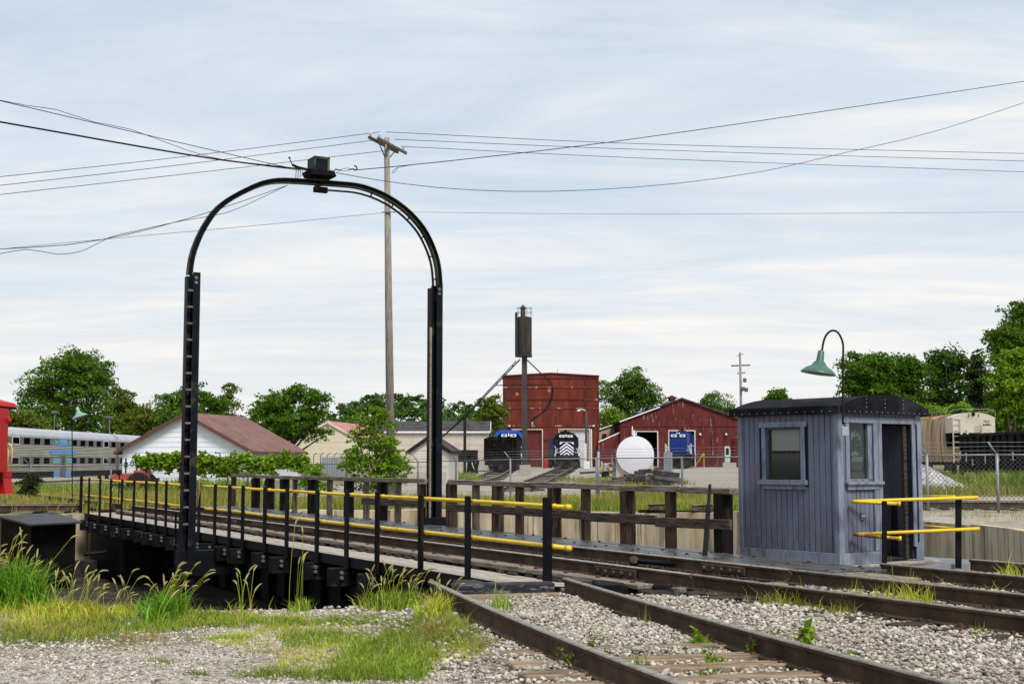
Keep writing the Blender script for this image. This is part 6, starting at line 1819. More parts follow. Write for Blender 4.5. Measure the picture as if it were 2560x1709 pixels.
Tm = Matrix.Translation((Wd * .80, .34, ze - .28)) @ FACE
lettering('TILX', .22, M['lettering'], es, Tm, bold=.004)
lettering('645851', .22, M['lettering'], es, Matrix.Translation((Wd * .82, .34, ze - .53)) @ FACE, bold=.004)
for q in range(4):
    mb = MB(); mb.box(Wd * .52, Wd * (.70 - .02 * (q == 3)), .335, .348, ze - .66 - q * .13, ze - .635 - q * .13); hp(mb, 'stencil_line', 'corten', es)
mb = MB(); mb.lathe([(.01, .05), (.13, .05), (.13, 0)], 12, Matrix.Translation((Wd / 2, .34, zr_ - .12)) @ Matrix.Rotation(math.pi / 2, 4, 'X')); mb.beam((Wd / 2 - .3, .33, zr_ - .08), (Wd / 2 - .38, .33, zr_ - .35), .04, .04); mb.beam((Wd / 2 + .42, .33, zr_ - .08), (Wd / 2 + .34, .33, zr_ - .35), .04, .04); hp(mb, 'brake_gear', 'soot')
mb = MB(); mb.box(.1, Wd - .1, 0, LH, .75, 1.0); hp(mb, 'sill', 'gondola')
for yt in (1.6, LH - 1.6):
    for dy in (-.85, .85):
        for x in (.75, Wd - .75):
            mb = MB(); mb.lathe([(.01, -.07), (.42, -.07), (.42, .07), (.01, .07)], 16, Matrix.Translation((x, yt + dy, .42)) @ Matrix.Rotation(math.pi / 2, 4, 'Y')); hp(mb, 'wheel', 'soot')
# gondola
GX, GY0, GY1 = 28.9, 62.0, 88.0
zg = .25
GN = thing('gondola_car', 'black ribbed gondola car with graffiti at the right edge', 'rail car', (GX, GY0, zg))
def gn(mb, nm, m, parent=None, **k):
    return mb.build(nm, M[m], parent or GN, world=False, **k)
LG = GY1 - GY0; zt_ = P(2402, 1089, 88)[2] - zg
mb = MB(); mb.box(0, .06, 0, LG, .95, zt_); gn(mb, 'side_sheet', 'gondola')
mb = MB(); mb.box(2.94, 3.0, 0, LG, .95, zt_); mb.box(.06, 2.94, 0, .06, .95, zt_); mb.box(.06, 2.94, LG - .06, LG, .95, zt_); gn(mb, 'side_sheet', 'gondola')
mb = MB(); mb.box(-.1, .1, -.05, LG + .05, zt_ - .12, zt_ + .08); gn(mb, 'top_chord', 'gondola', bevel=.02)
for q, y in enumerate(np.arange(.3, LG, 1.15)):
    mb = MB(); mb.box(-.12, -.001, y - .13, y + .13, .95, zt_ - .12); rb = gn(mb, 'rib', 'gondola')
    if q % 2 == 0 or q % 5 == 1:
        z0 = 1.1 + .5 * ((q * 7) % 5) / 5
        mb = MB(); mb.box(-.126, -.121, y - .11, y + .11, z0, z0 + .35 + .3 * ((q * 3) % 4) / 4); gn(mb, 'graffiti_patch', 'graffiti', rb)
mb = MB(); mb.box(.1, 2.9, -.4, LG + .4, .65, .95); gn(mb, 'sill', 'soot')
for yt in (2, LG - 2):
    for dy in (-.85, .85):
        mb = MB(); mb.lathe([(.01, -.07), (.42, -.07), (.42, .07), (.01, .07)], 16, Matrix.Translation((.7, yt + dy, .40)) @ Matrix.Rotation(math.pi / 2, 4, 'Y')); gn(mb, 'wheel', 'soot')
# heap of crushed stone
p = P(2300, 1222, 66); zg_ = gzf(p[0], p[1])
n = 60; vs, fs = [], []
hgt = P(2290, 1158, 66)[2] - zg_
mb = MB()
prof = [(3.6, -.1), (2.8, .18), (2.0, .62), (1.2, 1.15), (.6, 1.5), (.01, 1.68)]
mb.lathe([(r * .95, z * hgt / 1.68) for r, z in prof], 40, Matrix.Translation((p[0] - .3, p[1], zg_)))
mb.v = [(x + rng.normal(0, .05), y + rng.normal(0, .05), z + rng.normal(0, .04)) for x, y, z in mb.v]
gp_m, nt, bs = newmat('crushed_stone'); t = NT(nt)
vo = nt.nodes.new('ShaderNodeTexVoronoi'); vo.inputs['Scale'].default_value = 14; nt.links.new(t.coord(), vo.inputs[0])
sc_ = nt.nodes.new('ShaderNodeSeparateColor'); nt.links.new(vo.outputs['Color'], sc_.inputs[0])
nt.links.new(t.ramp(sc_.outputs[0], [(0, (.17, .165, .16)), (.5, (.36, .35, .34)), (1, (.58, .57, .55))]), bs.inputs['Base Color']); bs.inputs['Roughness'].default_value = .9
t.bump(vo.outputs['Distance'], bs, 1.0, .06)
o = mb.build('gravel_pile', gp_m, loc=(p[0], p[1], zg_), smooth=True); tag(o, 'grey heap of crushed stone behind the fence beside the shed', 'gravel pile')

# ------------------------------------------------------------------ utility poles and wires
YP = 62.0
ptop = P(967, 345, YP); pbot = P(979, 1200, YP)
UP = thing('utility_pole', 'tall weathered wooden utility pole with double crossarm rising behind the arch', 'pole', (pbot[0], YP, gzf(pbot[0], YP)))
MB().tube([(pbot[0], YP, -.2), (pbot[0] * .4 + ptop[0] * .6, YP, ptop[2] * .55), (ptop[0], YP, ptop[2])], [.21, .165, .125], 12).build('pole_shaft', M['pole_wood'], UP, smooth=True)
adir = np.array([.33, .944, 0])
ends = {}
for k_, (off, z) in enumerate(((-.15, 0), (.15, 0))):
    c0 = np.array([ptop[0] + (0.02 if k_ == 0 else .10), YP + (-.15 if k_ == 0 else .15), ptop[2] - .35])
    side_ = np.array([.944, -.33, 0]) * (-.16 if k_ == 0 else .16)
    a, b = c0 + side_ - adir * 1.6, c0 + side_ + adir * 1.6
    MB().beam(a, b, .10, .13).build('crossarm', M['post_brown'] if k_ == 0 else M['pole_wood_dark'] if 'pole_wood_dark' in M else M.setdefault('pole_wood_dark', mat('pole_wood_dark', (.10, .095, .085), .9, .3, 5)), UP, bevel=.008)
    for q in (-1.4, 1.3):
        e_ = c0 + side_ + adir * q + np.array([0, 0, .07])
        MB().lathe([(.02, 0), (.02, .06), (.07, .07), (.05, .12), (.08, .13), (.06, .2), (.01, .22)], 10, Matrix.Translation(Vector(e_))).build('insulator', M['insulator'], UP)
    mb = MB(); mb.beam(c0 + side_ - adir * .55, np.array([ptop[0], YP, ptop[2] - 1.1]), .03, .05); mb.beam(c0 + side_ + adir * .55, np.array([ptop[0], YP, ptop[2] - 1.1]), .03, .05); mb.build('brace', M['pole_wood_dark'] if 'pole_wood_dark' in M else M['post_brown'], UP)
a = P(972, 532, YP); MB().box(a[0] - .3, a[0] + .3, YP - .2, YP - .12, a[2] - .02, a[2] + .02).build('wire_bracket', M['galv_dark'], UP)
a = P(978, 430, YP); MB().tube(resample([P(1025, 413, YP - .1), P(992, 420, YP - .1), P(980, 432, YP - .1), P(988, 430, YP - .1), P(995, 418, YP - .1)], .1), .012, 5).build('loose_wire', M['wire'], UP)
# line of wires: picture polylines with their distances
def wire(label, pts, r, grp):
    w = [P(x * 1.0898, y * 1.0898, Y) for x, y, Y in pts]
    q = resample(w, 1.2) if len(w) > 2 else np.array(w)
    tag(MB().tube(q, r, 5).build('overhead_wire', M['wire'], loc=w[0], smooth=True), label, 'wire', grp)
WG = 'overhead wires'
wire('top power wire left of the pole, rising to its crossarm', [(-60, 412, 50), (400, 362, 56), (872, 303, 61)], .013, WG)
wire('middle power wire left of the pole', [(-60, 432, 51), (400, 380, 57), (872, 320, 62)], .013, WG)
wire('lowest of the three power wires left of the pole, passing behind the arch box', [(-60, 453, 52), (400, 402, 58), (890, 345, 63)], .013, WG)
wire('top power wire right of the pole', [(885, 303, 61), (1500, 331, 66), (2420, 354, 72)], .014, WG)
wire('middle power wire right of the pole', [(905, 320, 62), (1500, 344, 67), (2420, 372, 73)], .014, WG)
wire('lowest of the three power wires right of the pole', [(920, 336, 63), (1500, 364, 68), (2420, 397, 74)], .014, WG)
wire('thick black supply cable sagging from the left frame edge to the arch box', [(-40, 273, 24), (160, 308, 25), (330, 338, 26), (500, 366, 27.5), (625, 381, 28.6), (700, 389, 29)], .018, WG)
wire('thin straight guy wire from upper left to the arch box', [(-40, 222, 23), (250, 290, 25.5), (480, 343, 27.5), (640, 380, 28.8), (700, 390, 29)], .008, WG)
wire('thin kinked wire sagging just above the supply cable', [(-40, 222, 23.5), (60, 242, 24), (130, 252, 24.3), (215, 280, 24.8), (300, 297, 25.4), (430, 345, 27), (530, 370, 28), (690, 391, 29)], .006, WG)
wire('guy wire from the arch box climbing to the right frame edge', [(812, 390.5, 29.2), (1000, 372.5, 31), (1400, 326, 34), (1900, 254, 38), (2420, 176, 42)], .010, WG)
wire('slack thin wire sagging from the arch box toward the right', [(770, 396, 29.2), (860, 412, 30), (1000, 430, 31), (1170, 439, 32.5), (1350, 436, 34), (1550, 421, 36), (1750, 393, 38), (1940, 350, 40), (2150, 300, 42), (2420, 212, 45)], .008, WG)
wire('lower single wire from the pole to the left frame edge', [(-60, 577, 52), (300, 543, 56), (600, 516, 59), (888, 487, 62)], .009, WG)
wire('lower single wire from the pole to the right frame edge', [(900, 486, 62), (1500, 491, 66), (2420, 486, 72)], .008, WG)
wire('slack wire from the left edge to the inside of the arch curve', [(-60, 574, 24), (150, 562, 25), (290, 538, 26), (400, 510, 27), (475, 488, 27.6), (560, 460, 28.2), (660, 425, 28.9)], .007, WG)
wire('wavy slack wire hanging lowest at the left under the arch curve', [(-40, 590, 24), (60, 572, 24.4), (130, 583, 24.8), (190, 575, 25.2), (250, 545, 25.7), (310, 530, 26.2), (420, 506, 27), (520, 488, 28), (590, 458, 28.5), (660, 425, 28.9)], .006, WG)
# second pole far to the right
YQ = 215.0
pt_, pb_ = P(1850, 880, YQ), P(1855, 1100, YQ)
U2 = thing('utility_pole', 'distant wooden utility pole with one crossarm above the low red shed', 'pole', (pb_[0], YQ, gzf(pb_[0], YQ)))
MB().tube([(pb_[0], YQ, .5), pt_], [.28, .17], 9).build('pole_shaft', M['pole_wood'], U2, smooth=True)
a, b = P(1828, 914, YQ), P(1876, 912.5, YQ); MB().beam(a, b, .16, .2).build('crossarm', M['post_brown'], U2)
a, b = P(1843, 933, YQ), P(1863, 931, YQ); MB().beam(a, b, .16, .2).build('crossarm', M['pole_wood'], U2)
for q in ((1858, 972), (1866, 974), (1862, 950)):
    a = P(*q, YQ - .4); MB().lathe([(.01, -.35), (.28, -.3), (.28, .3), (.01, .35)], 9, Matrix.Translation(Vector(a))).build('transformer', M['galv_dark'], U2)
a = P(1847, 887, YQ); MB().beam(P(1843, 890, YQ), P(1858, 884, YQ), .14, .14).build('crossarm', M['pole_wood'], U2)
YQ3 = 150.0
pt_, pb_ = P(2328, 980, YQ3), P(2328, 1100, YQ3)
U3 = thing('street_lamp', 'grey wooden lamp pole with crossarm and curved lamp above the hopper car', 'lamp', (pb_[0], YQ3, gzf(pb_[0], YQ3)))
MB().tube([(pb_[0], YQ3, 0), pt_], .12, 8).build('pole', M['pole_wood'], U3, smooth=True)
a, b = P(2295, 985, YQ3 + 1), P(2330, 985, YQ3 + 1); MB().beam(a, b, .1, .1).build('crossarm', M['pole_wood'], U3)
a = P(2311, 975, YQ3 + 1); MB().tube([a, P(2311, 1040, YQ3 + 1)], .1, 7).build('rear_pole', M['pole_wood'], U3)
MB().tube(resample([P(2329, 1000, YQ3), P(2332, 993, YQ3), P(2340, 991.5, YQ3), P(2348, 992, YQ3)], .1), .04, 6).build('lamp_arm', M['insulator'], U3)
for k_, (x0, y0, x1, y1) in enumerate(((2130, 925, 2560, 948), (2160, 938, 2560, 955))):
    tag(MB().tube([P(x0, y0, 138), P((x0 + x1) / 2, (y0 + y1) / 2 + 4, 138), P(x1, y1, 138)], .018, 4).build('overhead_wire', M['galv'], loc=P(x0, y0, 138)), ['upper pale wire crossing in front of the trees on the right', 'lower pale wire crossing in front of the trees on the right'][k_], 'wire', WG)
# small mast lamps over the coach
for px, py in ((135, 1032), (273, 1045)):
    p = P(px, 1090, 150); t_ = P(px, py, 150)
    mb = MB(); mb.tube([(p[0], p[1], -.3), (p[0], p[1], t_[2])], .07, 6); mb.box(p[0] - .35, p[0] + .35, p[1] - .2, p[1] + .2, t_[2], t_[2] + .25)
    tag(mb.build('mast_lamp', M['galv_dark'], loc=(p[0], p[1], -.3)), ['thin floodlight mast above the middle of the silver coach', 'thin floodlight mast above the right end of the silver coach'][px > 200], 'lamp')
# ------------------------------------------------------------------ trees and shrubs
M['leaf_mid'] = leafmat('leaf_mid', [(0.035, 0.083, 0.009), (0.068, 0.147, 0.014), (0.118, 0.224, 0.021), (0.088, 0.177, 0.019)])
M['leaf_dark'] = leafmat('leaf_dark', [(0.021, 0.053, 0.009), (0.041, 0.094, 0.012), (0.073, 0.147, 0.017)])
M['leaf_light'] = leafmat('leaf_light', [(0.088, 0.177, 0.012), (0.153, 0.289, 0.019), (0.236, 0.389, 0.031), (0.130, 0.236, 0.019)])
M['leaf_olive'] = leafmat('leaf_olive', [(0.059, 0.088, 0.012), (0.112, 0.153, 0.019), (0.177, 0.218, 0.031)])
M['leaf_vine'] = leafmat('leaf_vine', [(0.08, 0.15, 0.01), (0.15, 0.27, 0.018), (0.25, 0.4, 0.03), (0.17, 0.27, 0.018)])
M['leaf_brown'] = leafmat('leaf_brown', [(.03, .045, .016), (.055, .06, .02), (.04, .07, .016)])
M['bark'] = mat('bark', (.075, .06, .048), .9, .35, 4, (4, 4, .6), bump=.6)
def leaf_quads(C, size, up=.35):
    n = len(C)
    nrm = rng.normal(size=(n, 3)); nrm[:, 2] += up * 2
    nrm /= np.linalg.norm(nrm, axis=1)[:, None]
    t1 = np.cross(nrm, rng.normal(size=(n, 3))); t1 /= np.linalg.norm(t1, axis=1)[:, None]
    t2 = np.cross(nrm, t1)
    s = size * rng.uniform(.6, 1.35, (n, 1))
    a = t1 * s * .62; b = t2 * s * .38
    V = np.stack([C - a, C + b - a * .1, C + a, C - b - a * .1], 1).reshape(-1, 3)
    Q = np.arange(4 * n).reshape(n, 4)
    return V, Q
def crown_points(blobs, n, clump, per=44, shell=.12):
    B_ = np.array(blobs, float)                       # cx,cy,cz,rx,ry,rz
    wgt = (B_[:, 3] * B_[:, 5]); wgt /= wgt.sum()
    pts, cents = [], []
    nc = max(6, n // per)
    for bi, k_ in zip(range(len(B_)), rng.multinomial(nc, wgt)):
        for _ in range(k_):
            d = rng.normal(size=3); d /= np.linalg.norm(d)
            r = rng.uniform(shell, 1.0) ** .5
            r *= 1 + .16 * math.sin(4 * math.atan2(d[0], d[2]) + bi * 2.1) + rng.normal(0, .05)
            c = B_[bi, :3] + d * B_[bi, 3:] * r
            cents.append(c)
            rad = clump * rng.uniform(.5, 1.3) * (1.1 - .3 * r)
            m = int(per * rng.uniform(.6, 1.3))
            # a spray: leaves over the upper side of a flattened, tilted cushion
            q = rng.normal(size=(m, 3)); q /= np.linalg.norm(q, axis=1)[:, None]
            q *= (rng.uniform(.25, 1, (m, 1)) ** .5)
            q[:, 2] = np.abs(q[:, 2]) * .62 - .2 + rng.normal(0, .08, m)
            tilt = rng.normal(0, .3, 2)
            q[:, 2] += q[:, 0] * tilt[0] + q[:, 1] * tilt[1]
            q *= rad * np.array([rng.uniform(.8, 1.35), rng.uniform(.8, 1.35), 1])
            pts.append(c + q)
    return np.vstack(pts), np.array(cents)
def tree(name, label, px, Y, blobs, n=7000, leaf=.34, clump=.9, m='leaf_mid', trunk=.28, base_z=None, group='trees behind the rail yard', limbs=10, cat='tree', depth=1.0, fork=.3, PER=95, CL=1.15):
    """blobs: (px, py, rx, ry) in picture pixels, turned into metres at distance Y"""
    p = P(px, 1150, Y)
    z0 = gzf(p[0], Y) if base_z is None else base_z
    k_ = Y / F_PX
    bl3 = []
    for (bx, by, rx, ry) in blobs:
        c = P(bx, by, Y + rng.uniform(-1, 1) * rx * k_ * .35)
        bl3.append((c[0], c[1], c[2], rx * k_, rx * k_ * depth, ry * k_))
    t0 = thing(name, label, cat, (p[0], Y, z0), group=group)
    C, cents = crown_points(bl3, int(n * 2.0), clump * CL, PER)
    C = C[C[:, 2] > z0 + .05]
    V, Q = leaf_quads(C, leaf * .66)
    npmesh('crown', V, Q, M[m], t0)
    mb = MB()
    zmid = min(b[2] for b in bl3)
    ztop = max(b[2] for b in bl3)
    zf = z0 + (zmid - z0) * fork + .3
    mb.tube([(p[0], Y, z0 - .2), (p[0] + .1, Y, (z0 + zf) / 2), (p[0], Y, zf)], [trunk * 1.2, trunk, trunk * .85], 8)
    sel = cents[rng.permutation(len(cents))[:limbs]]
    for c in sel:
        s = np.array([p[0], Y, zf]); mid_ = s * .5 + c * .5 + np.array([0, 0, -.1 * (c[2] - s[2])])
        mb.tube([s, mid_, c], [trunk * .55, trunk * .33, trunk * .1], 5, cap=False)
    mb.build('trunk', M['bark'], t0, smooth=True)
    return t0
T = tree
T('broadleaf_tree', 'large round tree rising behind the silver coach at far left', 165, 165, [(150, 960, 85, 70), (210, 930, 60, 55), (95, 1000, 55, 60), (220, 1010, 70, 65), (150, 1050, 95, 45), (185, 895, 28, 22), (262, 945, 22, 35)], 15000, .40, 1.5, 'leaf_mid', .5, limbs=16)
T('broadleaf_tree', 'darker rounded tree right of the big tree at far left', 305, 175, [(300, 1010, 38, 45), (325, 1040, 28, 45), (290, 1060, 45, 35)], 5000, .38, 1.2, 'leaf_olive', .35)
T('broadleaf_tree', 'small yellowish tree directly above the red caboose', 55, 150, [(50, 1055, 42, 35), (85, 1072, 35, 25), (20, 1060, 25, 40)], 4000, .36, 1.1, 'leaf_olive', .3)
T('broadleaf_tree', 'low olive tree between the coach and the white house', 370, 168, [(360, 1045, 32, 40), (385, 1070, 35, 30), (335, 1075, 30, 25)], 4200, .36, 1.1, 'leaf_olive', .3)
T('broadleaf_tree', 'spreading tree behind the left slope of the white house roof', 455, 135, [(440, 1010, 40, 30), (490, 1000, 45, 32), (530, 1020, 30, 28), (470, 1040, 70, 30)], 6500, .34, 1.0, 'leaf_mid', .3, limbs=14)
T('broadleaf_tree', 'wispy tree with thin upright twigs above the white house roof', 575, 140, [(573, 975, 14, 26), (560, 1010, 26, 20), (590, 1005, 14, 20), (560, 1045, 40, 25)], 1700, .32, .7, 'leaf_olive', .2, limbs=22)
T('broadleaf_tree', 'feathery tree between the white house and the pale yellow building', 700, 118, [(690, 1010, 55, 28), (745, 985, 26, 22), (790, 1000, 22, 20), (655, 1030, 35, 25), (720, 1050, 75, 40), (780, 1030, 30, 25), (690, 1080, 60, 25), (790, 1080, 30, 14)], 8000, .32, .85, 'leaf_mid', .3, limbs=22)
T('broadleaf_tree', 'thin olive tree right behind the warehouse gable', 1222, 178, [(1225, 1020, 30, 30), (1215, 1060, 40, 30), (1245, 1045, 16, 40)], 4200, .34, 1.0, 'leaf_olive', .25)
T('broadleaf_tree', 'tall domed tree between the two red engine buildings', 1575, 225, [(1580, 960, 48, 38), (1610, 985, 45, 40), (1550, 990, 45, 45), (1640, 1020, 26, 28), (1515, 985, 18, 40), (1590, 1030, 60, 35)], 9000, .42, 1.5, 'leaf_mid', .5, limbs=22)
T('broadleaf_tree', 'low bushy tree at the left foot of the domed tree', 1520, 215, [(1525, 1045, 32, 35), (1550, 1060, 26, 25)], 3500, .4, 1.3, 'leaf_light', .3)
T('broadleaf_tree', 'round tree behind the right slope of the low red shed', 1795, 230, [(1775, 1010, 34, 28), (1815, 1020, 36, 26), (1790, 1045, 55, 25), (1760, 1035, 25, 22)], 5500, .42, 1.4, 'leaf_mid', .35)
T('broadleaf_tree', 'treetop peeking over the left part of the blue shed roof', 1937, 120, [(1935, 990, 28, 12), (1950, 985, 18, 12), (1938, 1010, 35, 16)], 1600, .3, .6, 'leaf_mid', .2)
T('broadleaf_tree', 'spiky topped tree just right of the shed lamp post', 2165, 130, [(2160, 930, 40, 36), (2190, 905, 28, 20), (2135, 965, 30, 30), (2180, 970, 50, 35), (2128, 905, 18, 26)], 8500, .34, 1.0, 'leaf_mid', .4)
T('broadleaf_tree', 'dense green tree above the right end of the shed roof', 2240, 132, [(2250, 910, 42, 24), (2265, 940, 55, 40), (2225, 945, 40, 45), (2270, 1000, 60, 40), (2245, 1035, 60, 28)], 10000, .34, 1.0, 'leaf_mid', .4)
T('broadleaf_tree', 'tall open tree with visible limbs in the middle of the right tree line', 2370, 136, [(2370, 895, 40, 22), (2345, 925, 30, 30), (2395, 920, 28, 28), (2365, 965, 48, 35), (2360, 1020, 55, 40)], 7500, .34, 1.0, 'leaf_dark', .4, limbs=24)
T('conifer_tree', 'brownish dark conifer in the right tree line', 2440, 138, [(2437, 900, 14, 18), (2440, 930, 24, 24), (2440, 965, 34, 28), (2442, 1000, 38, 30), (2440, 1035, 40, 30)], 7500, .30, .7, 'leaf_brown', .35, limbs=20)
T('broadleaf_tree', 'huge dark tree filling the right edge of the picture', 2570, 112, [(2555, 800, 45, 45), (2520, 850, 45, 45), (2580, 860, 60, 60), (2500, 880, 25, 35), (2545, 930, 60, 50), (2530, 1000, 55, 60), (2570, 1040, 60, 60)], 17000, .32, 1.0, 'leaf_mid', .6, limbs=24)
T('broadleaf_tree', 'brighter green tree below the huge tree at the right edge', 2535, 104, [(2550, 905, 40, 35), (2520, 960, 40, 40), (2550, 1010, 40, 60), (2500, 1010, 30, 40), (2560, 960, 30, 50)], 8000, .32, .9, 'leaf_light', .3)
for k_, (px, py, rx, ry, lab) in enumerate(((2320, 1035, 45, 26, 'bright green bush behind the roof of the hopper car, leftmost'), (2385, 1035, 42, 28, 'bright green bush behind the middle of the hopper roof'), (2460, 1045, 45, 30, 'bright green bush behind the right end of the hopper car'), (2520, 1060, 40, 32, 'green bush behind the black gondola'))):
    T('leafy_bush', lab, px, 124 + k_, [(px, py, rx, ry), (px + 15, py + 22, rx, ry), (px - 15, py + 30, rx, ry), (px, py + 55, rx * 1.2, ry)], 4200, .32, .9, 'leaf_light', .15, group='bushes behind the hopper car', cat='bush')
for k_, (px, py, rx, lab) in enumerate(((2160, 1040, 60, 'dark hedge mass right behind the shed roof'),)):
    T('leafy_bush', lab, px, 128, [(px, py, rx, 40), (px + 70, py + 10, 60, 35)], 5000, .34, 1.0, 'leaf_dark', .2, group='bushes behind the hopper car', cat='bush')
# wooded hill far behind
hills = []
k_ = 330 / F_PX
prof = [(620, 1048), (700, 1032), (780, 1032), (820, 1028), (860, 1016), (900, 1000), (940, 992), (975, 989), (1020, 990), (1060, 994), (1100, 1000), (1140, 1008), (1180, 1018), (1230, 1032), (1270, 1052), (1330, 1060), (1400, 1062), (1480, 1064), (1560, 1066), (1640, 1066), (1720, 1066), (1800, 1066), (1900, 1066)]
bl3 = []
for px in np.arange(560, 1900, 13):
    yt = np.interp(px, [a for a, b in prof], [b for a, b in prof])
    for r_ in range(4):
        c = P(px + rng.uniform(-6, 6), yt + 9 + r_ * 17 + rng.uniform(-4, 4), 330 - r_ * 9)
        bl3.append((c[0], c[1], c[2], 1.9, 1.8, 1.5))
C, _ = crown_points(bl3, 75000, 1.5, 50)
V, Q = leaf_quads(C, .55)
M['leaf_far'] = leafmat('leaf_far', [(0.035, 0.088, 0.017), (0.065, 0.147, 0.024), (0.100, 0.195, 0.035), (0.065, 0.130, 0.024)])
o = npmesh('distant_wood', V, Q, M['leaf_far']); kind(o, 'stuff'); o['label'] = 'distant wooded hill behind the warehouse and yellow building'; o['category'] = 'wood'
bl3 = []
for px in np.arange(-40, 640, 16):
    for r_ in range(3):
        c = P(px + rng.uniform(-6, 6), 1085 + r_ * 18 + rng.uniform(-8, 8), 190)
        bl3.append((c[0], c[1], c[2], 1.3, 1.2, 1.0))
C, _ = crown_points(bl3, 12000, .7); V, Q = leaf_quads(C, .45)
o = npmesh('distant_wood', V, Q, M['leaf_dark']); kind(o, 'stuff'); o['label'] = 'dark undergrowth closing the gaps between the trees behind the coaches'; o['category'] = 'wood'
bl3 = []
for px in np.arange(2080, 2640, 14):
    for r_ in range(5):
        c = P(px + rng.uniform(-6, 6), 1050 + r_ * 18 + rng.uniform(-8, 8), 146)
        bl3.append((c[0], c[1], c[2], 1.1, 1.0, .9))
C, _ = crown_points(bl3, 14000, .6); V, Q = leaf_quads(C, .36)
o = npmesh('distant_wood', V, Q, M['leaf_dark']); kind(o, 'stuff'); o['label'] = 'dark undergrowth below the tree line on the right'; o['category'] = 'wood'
# big shrub in front of the fence, and small ones
T('young_tree', 'bushy young tree growing in front of the fence right behind the turntable', 945, 57, [(920, 1055, 34, 30), (945, 1035, 26, 18), (915, 1100, 45, 32), (960, 1110, 45, 35), (890, 1150, 35, 30), (940, 1165, 70, 35), (985, 1155, 45, 32), (925, 1205, 65, 25), (1010, 1175, 22, 18), (970, 1060, 20, 16), (890, 1125, 25, 10), (865, 1165, 16, 10)], 5200, .15, .40, 'leaf_light', .07, group='shrubs behind the pit', limbs=40, cat='tree', PER=26, CL=.62)
T('weed_shrub', 'feathery light green shrub left of the bushy young tree', 790, 60, [(785, 1175, 22, 20), (795, 1195, 32, 20), (770, 1205, 25, 14), (790, 1220, 40, 14)], 2600, .10, .25, 'leaf_light', .03, group='shrubs behind the pit', cat='shrub')
T('weed_shrub', 'dark dry bush beside the fence above the red caboose steps', 75, 52, [(70, 1215, 22, 20), (80, 1200, 20, 12), (72, 1235, 30, 14)], 1500, .09, .25, 'leaf_brown', .03, group='shrubs behind the pit', cat='shrub')
# vine covered fence
t0 = thing('grape_vine', 'long green vine hedge climbing the fence before the white house', 'vine', (*P(560, 1200, 63.5)[:2], -.2))
bl3 = []
k_ = 63.5 / F_PX
for px in np.arange(348, 772, 6):
    top = 1138 + 4 * math.sin(px * .06) - (8 if px > 430 and px < 470 else 0); bot = 1178 + 7 * math.sin(px * .05 + 1) + (14 if 540 < px < 680 else 0) - (12 if px < 400 else 0)
    for _ in range(4):
        c = P(px + rng.uniform(-8, 8), rng.uniform(top + 4, bot - 4), 63.3 + rng.uniform(-.2, .2))
        bl3.append((c[0], c[1], c[2], .26, .2, .24))
C, _ = crown_points(bl3, 15000, .19, 14); V, Q = leaf_quads(C, .13, .15)
npmesh('crown', V, Q, M['leaf_vine'], t0)
mb = MB()
for px in (365, 450, 560, 655, 745):
    a, b = P(px, 1200, 63.6), P(px + 10, 1150, 63.5); a[2] = gzf(a[0], a[1]); mb.tube([a, (a + b) / 2 + np.array([.1, 0, 0]), b], .03, 5)
mb.build('stem', M['bark'], t0)

# ------------------------------------------------------------------ grass
M['grass_green'] = leafmat('grass_green', [(.07, .145, .012), (.135, .245, .016), (.23, .355, .03), (.36, .40, .07), (.11, .215, .015), (.33, .27, .10)], .3)
M['grass_yellow'] = leafmat('grass_yellow', [(.24, .33, .02), (.40, .48, .04), (.55, .52, .09), (.45, .34, .07), (.30, .44, .03)], .3)
M['grass_field'] = leafmat('grass_field', [(.14, .185, .022), (.235, .275, .035), (.32, .31, .07), (.31, .24, .10), (.17, .23, .022)], .3)
M['grass_dry'] = leafmat('grass_dry', [(.36, .24, .09), (.46, .33, .15), (.30, .20, .06), (.34, .33, .08)], .3)
M['seed_head'] = leafmat('seed_head', [(.42, .42, .14), (.52, .46, .20), (.36, .33, .12), (.46, .40, .18)], .25)
M['grass_lush'] = leafmat('grass_lush', [(.05, .15, .012), (.10, .26, .018), (.17, .37, .03), (.24, .42, .05), (.08, .20, .014)], .3)
def blades(P0, h, w, lean=.45, curl=.5):
    n = len(P0)
    az = rng.uniform(0, 2 * np.pi, n); d = np.stack([np.cos(az), np.sin(az), np.zeros(n)], 1)
    ln = (lean * rng.uniform(.2, 1.3, n))[:, None]
    up = np.array([0, 0, 1.0])
    h = h[:, None]
    p1 = P0 + up * h * .55 + d * h * ln * .3
    p2 = P0 + up * h * (1 - curl * ln * .5) + d * h * ln
    sd = np.stack([-d[:, 1], d[:, 0], np.zeros(n)], 1)
    fa = rng.uniform(0, 2 * np.pi, n); sd = np.stack([np.cos(fa), np.sin(fa), np.zeros(n)], 1)
    w = (w if np.ndim(w) else np.full(n, w))[:, None] * rng.uniform(.6, 1.3, (n, 1))
    V = np.stack([P0 - sd * w / 2, P0 + sd * w / 2, p1 - sd * w * .42, p1 + sd * w * .42, p2 - sd * w * .06, p2 + sd * w * .06], 1).reshape(-1, 3)
    b = np.arange(n)[:, None] * 6
    Q = np.concatenate([b + np.array([0, 1, 3, 2]), b + np.array([2, 3, 5, 4])], 0)
    return V, Q
def merge(parts):
    Vs, Qs, k_ = [], [], 0
    for V, Q in parts:
        Vs.append(V); Qs.append(Q + k_); k_ += len(V)
    return np.vstack(Vs), np.vstack(Qs)
def in_pit(xy, r=PIT_R + .1):
    return np.hypot(xy[:, 0] - PITC[0], xy[:, 1] - PITC[1]) < r
